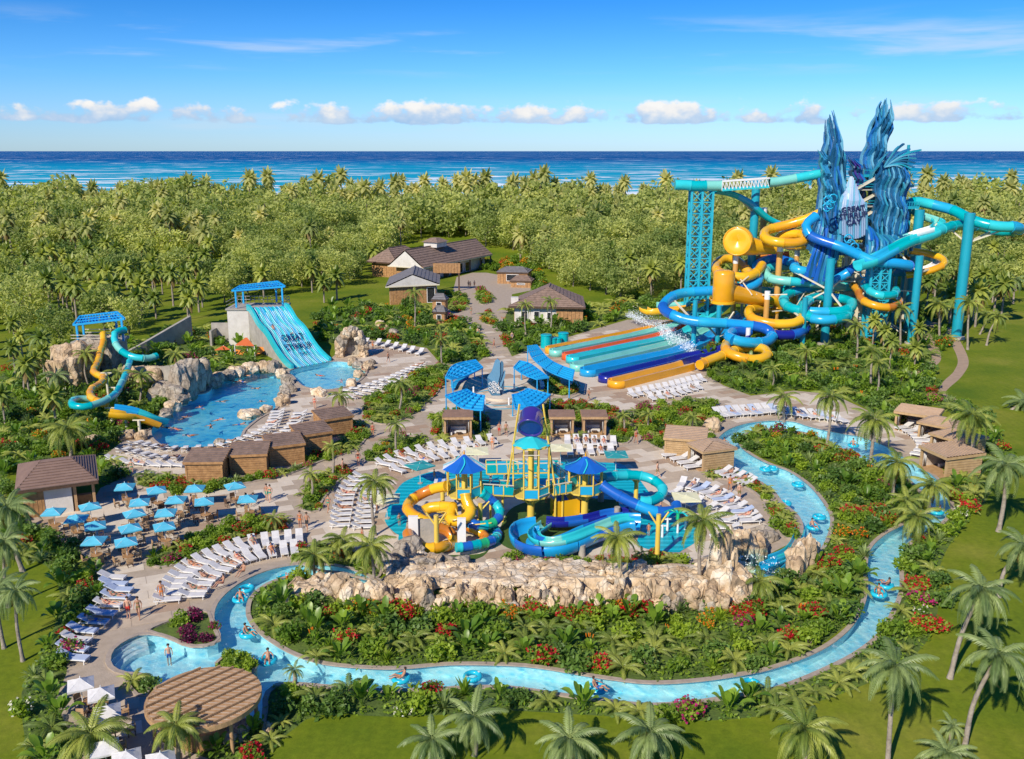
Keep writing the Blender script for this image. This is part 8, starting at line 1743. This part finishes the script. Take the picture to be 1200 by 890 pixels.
LMK = [(G(u, v), n_) for u, v, n_ in ((62,590,'the poolside bar'),(150,610,'the aqua parasols'),(245,565,'the first brown cabana'),(296,557,'the second brown cabana'),(340,545,'the middle brown cabana'),(391,512,'the last brown cabana'),(239,850,'the round pergola'),(277,781,'the oval hedge island'),(150,772,'the entry pool steps'),(120,700,'the left lounger column'),(95,810,'the white parasols'),
 (300,700,'the left river bend'),(295,745,'the inner bank left'),(390,700,'the stream rocks'),(437,700,'the slim palm by the wall'),(500,715,'the left end of the rock wall'),(570,715,'the left middle of the rock wall'),(640,715,'the middle of the rock wall'),(710,715,'the right middle of the rock wall'),(780,715,'the right end of the rock wall'),(850,712,'the cascade spires'),(890,700,'the low palm by the cascade'),(940,680,'the river end rocks'),
 (360,790,'the bank below the left bend'),(420,770,'the inner bank below the stream'),(480,775,'the inner bank, left stretch'),(550,772,'the inner bank, left centre'),(620,775,'the inner bank at the centre'),(700,785,'the inner bank, right centre'),(780,790,'the inner bank, right stretch'),(860,780,'the inner bank before the bend'),(930,760,'the inner bank at the lower right bend'),(985,730,'the inner bank at the right bend'),(1005,690,'the inner bank of the right arm'),
 (420,825,'the outer bank, left stretch'),(500,822,'the outer bank, left centre'),(580,820,'the outer bank above the pair of dark palms'),(660,828,'the outer bank at the centre'),(740,838,'the outer bank, right centre'),(820,835,'the outer bank, right stretch'),(900,820,'the outer bank before the bend'),(970,800,'the outer bank at the lower right bend'),(1040,770,'the outer bank by the tall palm'),(1075,720,'the outer bank of the right arm'),(1085,670,'the outer bank above the curved palm'),(1110,630,'the outer bank at the upper bend'),(1140,590,'the lone lawn palm'),
 (905,530,'the first river loop'),(950,545,'the garden head between the river arms'),(1000,580,'the middle garden between the river arms'),(1046,590,'the palm between the river arms'),(990,630,'the lower garden between the river arms'),(1113,550,'the sand cabanas'),(1060,490,'the upper sand cabana'),(1000,475,'the upper river loungers'),(920,455,'the garden above the river loungers'),(1021,460,'the twin trunk palms'),(1033,400,'the low lattice tower'),(944,415,'the short turquoise post'),(880,435,'the end of the racing lanes'),(1090,440,'the garden paths'),
 (803,530,'the flat sand cabana'),(760,500,'the bed below the racing lanes'),(725,500,'the right twin cabana'),(645,495,'the left twin cabana'),(540,500,'the single cabana'),(655,460,'the long blue canopy'),(583,400,'the main walkway'),(520,405,'the garden left of the walkway'),(470,460,'the upper garden corner'),(450,380,'the garden above the cave'),(486,375,'the grey roofed house'),(413,410,'the cave arch'),(645,380,'the barn roofed house'),(700,372,'the garden behind the racing lanes'),(770,360,'the foot of the lattice tower'),
 (464,525,'the bed above the lounger arc'),(380,575,'the bed left of the play area'),(330,615,'the right end of the terrace bed'),(200,655,'the left end of the terrace bed'),(265,630,'the middle of the terrace bed'),(620,660,'the family slide edge'),(760,658,'the right splash pad edge'),(910,600,'the river garden by the rocks'),(215,740,'the entry pool bed'),(265,392,'the wave slide building'),(200,440,'the grey outcrop'),(150,500,'the kids slide run'),(105,490,'the tan rock mound'),(40,460,'the left hillside'),(20,520,'the lower left hillside'),(90,550,'the path above the bar'),(30,640,'the hedge below the bar'),(95,670,'the hedge beside the left loungers'),(50,740,'the left lawn edge'),(40,830,'the bottom left corner'))]
def near(x, y):
 c, n_ = min(LMK, key=lambda q: (q[0].x - x) ** 2 + (q[0].y - y) ** 2 * .6); dx, dy = x - c.x, y - c.y
 return ('right of ' if dx > 0 else 'left of ') + n_ if abs(dx) > abs(dy) else ('behind ' if dy > 0 else 'in front of ') + n_
def plant(kind, p, sc, where, rr):
 lab, cat, meshes = KINDS[kind]; COUNT[kind] = COUNT.get(kind, 0) + 1
 me = meshes[rr.randrange(len(meshes))]
 if COUNT[kind] > 280: OVER.setdefault(kind, []).append((me, p, sc, rr.uniform(0, 6.28))); return
 mid = (lab.rsplit(' ', 1)[0], lab.rsplit(' ', 1)[1]); l_ = '%s %s %s' % ('low' if sc < .8 else 'tall' if sc > 1.25 else 'full', lab, near(p[0], p[1]))
 t = thing(kind, l_, cat, p, rr.uniform(0, 6.28), '%s, %s' % (lab, where), sc)
 part('foliage', me, t)
 if kind in ('leafy_shrub', 'dark_shrub') and sc > .9: part('stem', STEM, t)
def scatter(where, poly, spacing, mix, seed, sc=(.75, 1.2), keep=None, edge=.5):
 """Poisson like scatter inside a planted bed"""
 rr = random.Random(seed); xs = [p.x for p in poly]; ys = [p.y for p in poly]; out = []
 area = (max(xs) - min(xs)) * (max(ys) - min(ys)); names = [k for k, w in mix for _ in range(w)]; cell = {}
 tries = int(min(30000, area / (spacing ** 2) * 5))
 for _ in range(tries):
  x, y = rr.uniform(min(xs), max(xs)), rr.uniform(min(ys), max(ys))
  sp = spacing * (1.0 if y < 120 else 1.0 + (y - 120) / 130)
  if not inside((x, y), poly): continue
  if keep and not keep(x, y): continue
  key = (int(x / 3), int(y / 3)); bad = False
  for a in (-1, 0, 1):
   for b in (-1, 0, 1):
    for q in cell.get((key[0] + a, key[1] + b), ()):
     if (q[0] - x) ** 2 + (q[1] - y) ** 2 < sp * sp: bad = True
  if bad: continue
  cell.setdefault(key, []).append((x, y)); out.append((x, y, sp))
 out.sort(key=lambda q: q[1])
 for x, y, sp in out:
  g = noise.noise(Vector((x * .16, y * .16, seed))) * .5 + .5; k = names[int(min(.999, max(0, (g * .75 + rr.random() * .25 - .12) / .76)) * len(names))] if rr.random() < .75 else names[rr.randrange(len(names))]
  plant(k, (x, y, -.02), rr.uniform(*sc) * (sp / spacing) ** .7, where, rr)
def near_water(x, y, m=.5):
 for w in WATER_W.values():
  for i in range(0, len(w), 2):
   if (w[i].x - x) ** 2 + (w[i].y - y) ** 2 < m * m: return True
  if inside((x, y), w): return True
 return False
BLOCK = [(G(u, v), r) for u, v, r in ((245,561,2.6),(294,552,2.6),(334,541,2.6),(366,527,2.6),(391,508,2.8),(537,508,2.6),(658,506,2.6),(695,506,2.6),(803,532,3.0),(833,545,3),(1075,503,3.4),(1101,517,3),(1121,534,3),(1113,552,3),(615,375,8),(516,374,2.5),(413,418,2.6),(239,840,3.6))]
PATH_W = [[tuple(q.xy) for q in spline([G(u, v) for u, v in p], 1.5, closed=True)] for p in PATHS]
def free(x, y, m=.55, pave=True):
 if any(inside((x, y), w) for w in PATH_W): return False
 if near_water(x, y, m): return False
 for c, r in BLOCK:
  if (c.x - x) ** 2 + (c.y - y) ** 2 < r * r: return False
 if pave and inside((x, y), PAVE_W): return False
 return True
def wall_zone(x, y):
 u, v = to_px((x, y, 0)); return 350 < u < 885 and 640 < v < 707
def build_shrubs():
 lush = [('leafy_shrub', 7), ('red_flower_bush', 3), ('dark_shrub', 4), ('young_palm', 4), ('banana_plant', 4), ('leafy_shrub', 3), ('orange_flower_bush', 1), ('spiky_plant', 4), ('magenta_flower_bush', 1), ('paradise_plant', 3), ('white_flower_bush', 1), ('dark_shrub', 2)]
 small = [('leafy_shrub', 6), ('red_flower_bush', 2), ('young_palm', 3), ('leafy_shrub', 2), ('magenta_flower_bush', 1), ('spiky_plant', 2), ('orange_flower_bush', 1), ('dark_shrub', 2)]
 for i, (k, w) in enumerate(BED_W.items()):
  if 'hedge' in k: scatter(k, w, .75, [('leafy_shrub', 1)], 5, (.55, .7)); continue
  if 'entry pool' in k: scatter(k, w, 1.1, [('magenta_flower_bush', 3), ('purple_shrub', 2), ('red_flower_bush', 1), ('leafy_shrub', 1)], 3, (.6, .85), keep=lambda x, y: to_px((x, y, 0))[0] > 205 and free(x, y, .5, False)); continue
  sp = 1.0 if 'terrace' in k or 'pergola' in k or 'splash' in k else 1.15
  scatter(k, w, sp, small, 100 + i, (.5, .85) if 'play' in k or 'splash' in k else (.6, 1.0), keep=lambda x, y: free(x, y, .45, False))
 P_ = PLANT_W
 scatter('inner garden below the rock wall', P_['inner garden below the rock wall'], 1.35, lush, 1, (.75, 1.25), keep=lambda x, y: free(x, y, .8) and not wall_zone(x, y))
 scatter('planting on the outer river bank', P_['planting on the outer river bank'], 1.45, lush, 2, (.75, 1.2), keep=lambda x, y: free(x, y, .8))
 scatter('garden between the river arms', P_['garden between the river arms'], 1.5, lush, 3, (.8, 1.3), keep=lambda x, y: free(x, y, .8))
 scatter('garden bank by the left lawn', P_['garden bank by the left lawn'], 1.5, lush, 4, (.8, 1.2), keep=lambda x, y: free(x, y))
 scatter('garden beside the slide tower', P_['garden beside the slide tower'], 1.9, lush, 6, (.9, 1.4), keep=lambda x, y: free(x, y))
 scatter('hillside garden by the rock slides', P_['hillside garden by the rock slides'], 2.0, lush, 7, (.9, 1.4), keep=lambda x, y: free(x, y))
 scatter('garden behind the wave slide', P_['garden behind the wave slide'], 1.8, lush, 8, (.9, 1.3), keep=lambda x, y: free(x, y))
 scatter('garden beside the barn roofed house', P_['garden beside the barn roofed house'], 1.9, lush, 9, (.9, 1.4), keep=lambda x, y: free(x, y))
 scatter('garden at the top of the walkway', P_['garden at the top of the walkway'], 1.8, [('leafy_shrub', 3), ('orange_flower_bush', 2), ('red_flower_bush', 1)], 10, (.8, 1.2), keep=lambda x, y: free(x, y))
 rq = random.Random(31)
 for k, u0, v0, n_, s_ in (('red_flower_bush',466,722,7,1.1),('orange_flower_bush',428,716,6,1.0),('red_flower_bush',748,719,7,1.1),('orange_flower_bush',722,714,5,.95),('red_flower_bush',872,724,7,1.1),('orange_flower_bush',842,718,5,.95),('red_flower_bush',680,724,6,1.0),('red_flower_bush',1005,602,5,1.1),('red_flower_bush',1042,610,4,1.0),('orange_flower_bush',600,722,4,.9),('red_flower_bush',1128,588,4,1.0),('red_flower_bush',1075,690,4,1.0),('red_flower_bush',1085,740,4,1.1),('magenta_flower_bush',155,500,4,1.1),('orange_flower_bush',300,385,6,1.3),('magenta_flower_bush',560,430,3,1.0),('red_flower_bush',655,458,3,.9),('red_flower_bush',985,540,4,1.0)):
  for j in range(n_):
   p = G(u0 + rq.uniform(-16, 16), v0 + rq.uniform(-4, 4)); plant(k, (p.x, p.y, -.02), s_ * rq.uniform(.8, 1.1), 'flower drifts', rq)
 for k, lst in OVER.items():
  V_, I_, mats = [], [], None
  for me, p, sc, rz in lst:
   n = len(me.polygons)
   if len(me.polygons[0].vertices) == 4 and len(me.vertices) == n * 4:
    a = np.empty(len(me.vertices) * 3, dtype=np.float32); me.vertices.foreach_get('co', a); a = a.reshape(-1, 4, 3)[::2] * sc
    mi = np.empty(n, dtype=np.int32); me.polygons.foreach_get('material_index', mi); mi = mi[::2]
    a[:, :, :] *= 1.0
    ctr = a.mean(axis=1, keepdims=True); a = ctr + (a - ctr) * 1.35
   else:
    a = []
    for pl in me.polygons:
     vs = [me.vertices[i].co for i in pl.vertices]; vs = vs[:4] + [vs[-1]] * (4 - len(vs)) if len(vs) < 4 else vs[:4]; a.append([tuple(v) for v in vs])
    a = np.array(a, dtype=np.float32) * sc; mi = np.zeros(len(a), dtype=np.int32)
   c, s = math.cos(rz), math.sin(rz); x = a[..., 0] * c - a[..., 1] * s; y = a[..., 0] * s + a[..., 1] * c; a = np.stack([x + p[0], y + p[1], a[..., 2] + p[2]], axis=-1)
   V_.append(a); I_.append(mi); mats = mats or [m.name for m in me.materials]
  inv = {v.name: kk for kk, v in M.items()}
  o = part(k + '_mass', soup(k + '_mass', np.concatenate(V_), np.concatenate(I_), [inv[m] for m in mats])); tag(o, KINDS[k][0] + 's growing thickly together in the farther garden beds', KINDS[k][1], kind='stuff')
 rr = np.random.default_rng(77); rnd = random.Random(5); cen = []
 allb = list(BED_W.items()) + list(P_.items())
 for k, w in allb:
  xs = [p.x for p in w]; ys = [p.y for p in w]; A = (max(xs) - min(xs)) * (max(ys) - min(ys)); lawnish = 'entry pool' in k
  dens = 6 if min(ys) < 110 else 2.6
  for _ in range(int(A * dens)):
   x, y = rnd.uniform(min(xs), max(xs)), rnd.uniform(min(ys), max(ys))
   if lawnish or not inside((x, y), w) or (k in P_ and inside((x, y), PAVE_W)): continue
   if k in P_ and rnd.random() < .7 and y > 150: continue
   cen.append((x, y))
 cen = [c for c in cen if 0.0 < noise.noise(Vector((c[0] * .4, c[1] * .4, 3))) + .35 and not any(inside(c, w) for w in WATER_W.values() if True)]
 cen = np.array(cen); n = len(cen); k = 3
 c3 = np.repeat(cen, k, axis=0) + rr.normal(scale=.18, size=(n * k, 2)); z = rr.uniform(.02, .32, n * k); pts = np.column_stack([c3, z])
 o = part('ground_cover', soup('ground_cover', leaf_quads(pts, .15, .55, .6, rr=rr), (rr.random(n * k) < .35).astype(int), ['leaf', 'leaf_dark'])); tag(o, 'low leafy ground cover filling the planted beds', 'ground cover', kind='stuff')
def tree_foliage(seed, H, W, n, mat, ls):
 rr = np.random.default_rng(seed); k = 11; cs, rs = [], []
 for i in range(k):
  a = i * 2.4; q = i / k; rad = W * .36 * (1 - .35 * abs(q - .4)) * rr.uniform(.5, 1.1); cs.append((rad * math.cos(a), rad * math.sin(a), H * (.28 + .58 * q) + rr.uniform(-1, 1))); r = W * rr.uniform(.17, .27); rs.append((r, r, r * rr.uniform(.7, 1.0)))
 p = blob_points(n, cs, rs, rr, .35); return leaf_quads(p, ls, .55, .25, rr=rr)
def tree_parts(seed, H, W, n, mat, ls):
 rr = random.Random(seed); f = soup('crown', tree_foliage(seed, H, W, n, mat, ls), np.zeros(n, dtype=int), [mat])
 mb = MB(); mb.cyl((0, 0, -.4), (rr.uniform(-.3, .3), rr.uniform(-.3, .3), H * .55), .24, .13, 'bark', 7)
 for i in range(5): a = i * 1.3 + rr.random(); z = H * rr.uniform(.3, .52); mb.cyl((0, 0, z), (W * .3 * math.cos(a), W * .3 * math.sin(a), z + H * .24), .11, .04, 'bark', 5)
 return f, mb.mesh('trunk')
def far_palm(seed, H, mat='frond_far'):
 rr = random.Random(seed); tris = []; L = 3.3
 for i in range(30):
  a = i * 2.4 + rr.uniform(-.2, .2); lev = i / 30; el = lerp(1.15, -1.15, lev); d = Vector((math.cos(a), math.sin(a), 0)); s = Vector((-d.y, d.x, 0)); l_ = L * rr.uniform(.8, 1.1); prev = None
  for j in range(5):
   t = j / 4; c = d * l_ * t * math.cos(el) * (1 - .25 * t) + Vector((0, 0, H + l_ * t * math.sin(el) - l_ * .42 * t * t * math.cos(el))); w = .52 * math.sin(math.pi * min(1, .2 + t * .8)) + .05; l = c - s * w - Vector((0, 0, w * .7)); r = c + s * w - Vector((0, 0, w * .7))
   if prev: tris.append([prev[0], prev[1], c, l]); tris.append([prev[1], prev[2], r, c])
   prev = (l, c, r)
 a = np.array([[tuple(v) for v in q] for q in tris], dtype=np.float32); return a
def far_palm_parts(seed, H, mat='frond_far'):
 a = far_palm(seed, H); f = soup('crown', a, (np.arange(len(a)) > len(a) * .86).astype(int), [mat, 'frond_dry'])
 rr = random.Random(seed); mb = MB(); mb.cyl((0, 0, -.5), (rr.uniform(-.5, .5) * 0, 0, H), .24, .16, 'trunk', 6, caps=False); return f, mb.mesh('trunk')
FCOL = ['at the far left edge', 'above the left hillside', 'behind the kids slide canopy', 'right of the kids slide canopy', 'left of the wave slide', 'behind the wave slide canopy', 'right of the wave slide', 'left of the grey roofed house', 'left of the long hall', 'behind the long hall', 'right of the long hall', 'behind the timber pavilion', 'behind the barn roofed house', 'right of the barn roofed house', 'above the racing lanes', 'left of the tall lattice tower', 'behind the tall lattice tower', 'behind the yellow slides', 'behind the left spire', 'behind the right spire', 'behind the fin tower', 'behind the hairpin slide', 'beside the tallest right post', 'at the far right edge']
def build_forest():
 TV = [tree_parts(i, H, W, 1500, 'leaf_far', .36) for i, (H, W) in enumerate(((8.5, 8.5), (10, 10), (7.5, 9), (10.5, 9), (9, 10.5)))]
 PV = [far_palm_parts(i + 40, H) for i, H in enumerate((6.5, 8, 9.5))]; PG = [far_palm_parts(i + 50, H, 'frond') for i, H in enumerate((6, 7, 8))]
 rr = random.Random(99); pts = []
 zones = [  # (pixel polygon of tree feet on the flat ground, spacing, palm share, name)
  ([(-40,440),(-40,300),(250,292),(250,372),(225,385),(170,395),(90,400),(50,428)], 6.6, .72, 'grove behind the rock slides'),
  ([(250,292),(470,292),(440,318),(400,335),(370,345),(340,352),(280,350),(255,368)], 6.8, .12, 'woods behind the wave slide'),
  ([(590,292),(830,292),(830,345),(760,352),(700,358),(690,350),(660,328),(620,312)], 6.6, .12, 'woods right of the houses'),
  ([(830,292),(1240,292),(1240,330),(1180,345),(1120,350),(1090,360),(1040,372),(960,372),(905,372),(830,352)], 7.2, .45, 'woods behind the slide tower')]
 cell = {}
 def ok(x, y, sp):
  key = (int(x // 10), int(y // 10))
  for a in (-1, 0, 1):
   for b in (-1, 0, 1):
    for q in cell.get((key[0] + a, key[1] + b), ()):
     if (q[0] - x) ** 2 + (q[1] - y) ** 2 < sp * sp: return False
  cell.setdefault(key, []).append((x, y)); return True
 TWR = P(900, 340, 186)
 for px, sp, share, nm in zones:
  w = [G(u, v) for u, v in px]; xs = [p.x for p in w]; ys = [p.y for p in w]
  for _ in range(int((max(xs) - min(xs)) * (max(ys) - min(ys)) / sp ** 2 * 4)):
   x, y = rr.uniform(min(xs), max(xs)), rr.uniform(min(ys), max(ys))
   if not inside((x, y), [(p.x, p.y) for p in w]) or not ok(x, y, sp): continue
   if 176 < y < 202 and 35 < x < 98: continue
   pts.append((x, y, rr.random() < share, nm))
 for _ in range(16000):
  y = rr.uniform(338, 470); x = rr.uniform(-.62 * y - 20, .62 * y + 20)
  u, v = to_px((x, y, land_z(x, y)))
  if 400 < u < 560 and y < 365: continue
  if ok(x, y, 7.0):
   nm = 'coastal wood, left part' if x < -90 else 'coastal wood, middle part' if x < 90 else 'coastal wood, right part'
   pts.append((x, y, rr.random() < (.16 if y < 400 else .40 if y < 430 else .8), nm))
 for (u0, v0, u1, v1, n_, nm) in ((0,405,75,500,16,'hillside garden at the left'),(1090,335,1200,400,14,'lawn edge at the upper right'),(1000,400,1085,450,5,'garden beside the slide tower')):
  for _ in range(n_):
   p = G(rr.uniform(u0, u1), rr.uniform(v0, v1))
   if free(p.x, p.y) and ok(p.x, p.y, 4): pts.append((p.x, p.y, True, nm))
 for u, v in ((470,300),(455,318),(438,322),(715,330),(740,340),(1150,352),(1165,365),(380,355),(395,352),(610,308),(640,312),(30,360),(60,372),(120,380)): p = G(u, v); pts.append((p.x, p.y, True, 'upper lawn'))
 pts.sort(key=lambda q: q[1]); n = {'p': 0, 't': 0}; over = []
 for x, y, pal, nm in pts:
  z = land_z(x, y) if y > 285 else 0.0; sc = rr.uniform(.85, 1.2) * (.7 if y < 190 else 1.0 if y < 300 else 1.27 if y < 420 else 1.24); k = 'p' if pal else 't'; n[k] += 1
  if y > 405: sc *= rr.choice([.8, .9, 1.0, 1.1, 1.35])
  V = (PG if y < 300 else PV) if pal else TV; f, tr = V[rr.randrange(len(V))]; rz = rr.uniform(0, 6.28)
  if n[k] <= 300:
   u, v = to_px((x, y, z)); colm = FCOL[max(0, min(len(FCOL) - 1, int(u / 1200 * len(FCOL))))]; rank = 'front rank' if v > 372 else 'second rank' if v > 352 else 'third rank' if v > 335 else 'fourth rank' if v > 322 else 'deep rank' if v > 308 else 'rearmost rank'
   t = thing('palm_tree' if pal else 'broadleaf_tree', ('%s palm with drooping crown, %s, ' if pal else '%s feathery broadleaf tree, %s, ') % ('small' if sc < .95 else 'large' if sc > 1.15 else 'mid sized', rank) + colm, 'palm tree' if pal else 'tree', (x, y, z), rz, ('palms in the ' if pal else 'broadleaf trees in the ') + nm, sc)
   part('trunk', tr, t); part('crown', f, t)
  else: over.append((x, y, z, sc, rz, pal))
 srcP = [far_palm(60, 8.5), far_palm(61, 9.5)]; srcT = [tree_foliage(70 + i, 10, 10, 460, None, .66) for i in range(3)]
 A, I_, mb = [], [], MB()
 for i, (x, y, z, sc, rz, pal) in enumerate(over):
  a = (srcP[i % 2] if pal else srcT[i % 3]) * sc; c, s = math.cos(rz), math.sin(rz); X = a[..., 0] * c - a[..., 1] * s + x; Y = a[..., 0] * s + a[..., 1] * c + y
  A.append(np.stack([X, Y, a[..., 2] + z], axis=-1)); I_.append(np.full(len(a), 0 if pal else 1)); mb.cyl((x, y, z - .5), (x, y, z + 8.5 * sc), .25, .15, 'bark', 4, caps=False)
 if A:
  o = part('distant_wood', soup('distant_wood', np.concatenate(A), np.concatenate(I_), ['frond_far', 'leaf_far'])); tag(o, 'distant mixed wood of palms and broadleaf trees behind the park, towards the beach', 'wood', kind='stuff')
  o2 = part('distant_wood_stems', mb); tag(o2, 'trunks of the distant wood behind the park', 'wood', kind='stuff')
 print('forest', n, len(over), 'plants', COUNT)
build_palms(); build_shrubs(); build_forest()
def tidy_labels():
 tops = [o for o in bpy.data.objects if o.parent is None and o.get('label') and o.get('category')]
 def short(s):
  for a, b in ((' end of the ', ' in the '), ('from the left in', 'from left in'), ('light wooden', 'wooden'), (' in the garden', ''), (' with two people seated below', '')):
   if len(s.replace(',', ' ').split()) > 16: s = s.replace(a, b)
  while len(s.split()) > 16 and ' the ' in s: s = s.replace(' the ', ' ', 1)
  return s
 by = {}
 for o in tops: o['label'] = short(o['label']); by.setdefault(o['label'], []).append(o)
 for s, L in by.items():
  if len(L) < 2: continue
  L.sort(key=lambda o: to_px(o.location)[0]); n = len(L)
  if n == 2: words = ['left one', 'right one']
  elif n == 3: words = ['left one', 'middle one', 'right one']
  else: words = [ordn(i) + ' from left' if i < n / 2 else (ordn(n - 1 - i) + ' from right' if i < n - 1 else 'rightmost') for i in range(n)]; words[0] = 'leftmost'
  for o, w in zip(L, words):
   if len((s + ' ' + w).split()) <= 16: o['label'] = s + ', ' + w
tidy_labels()
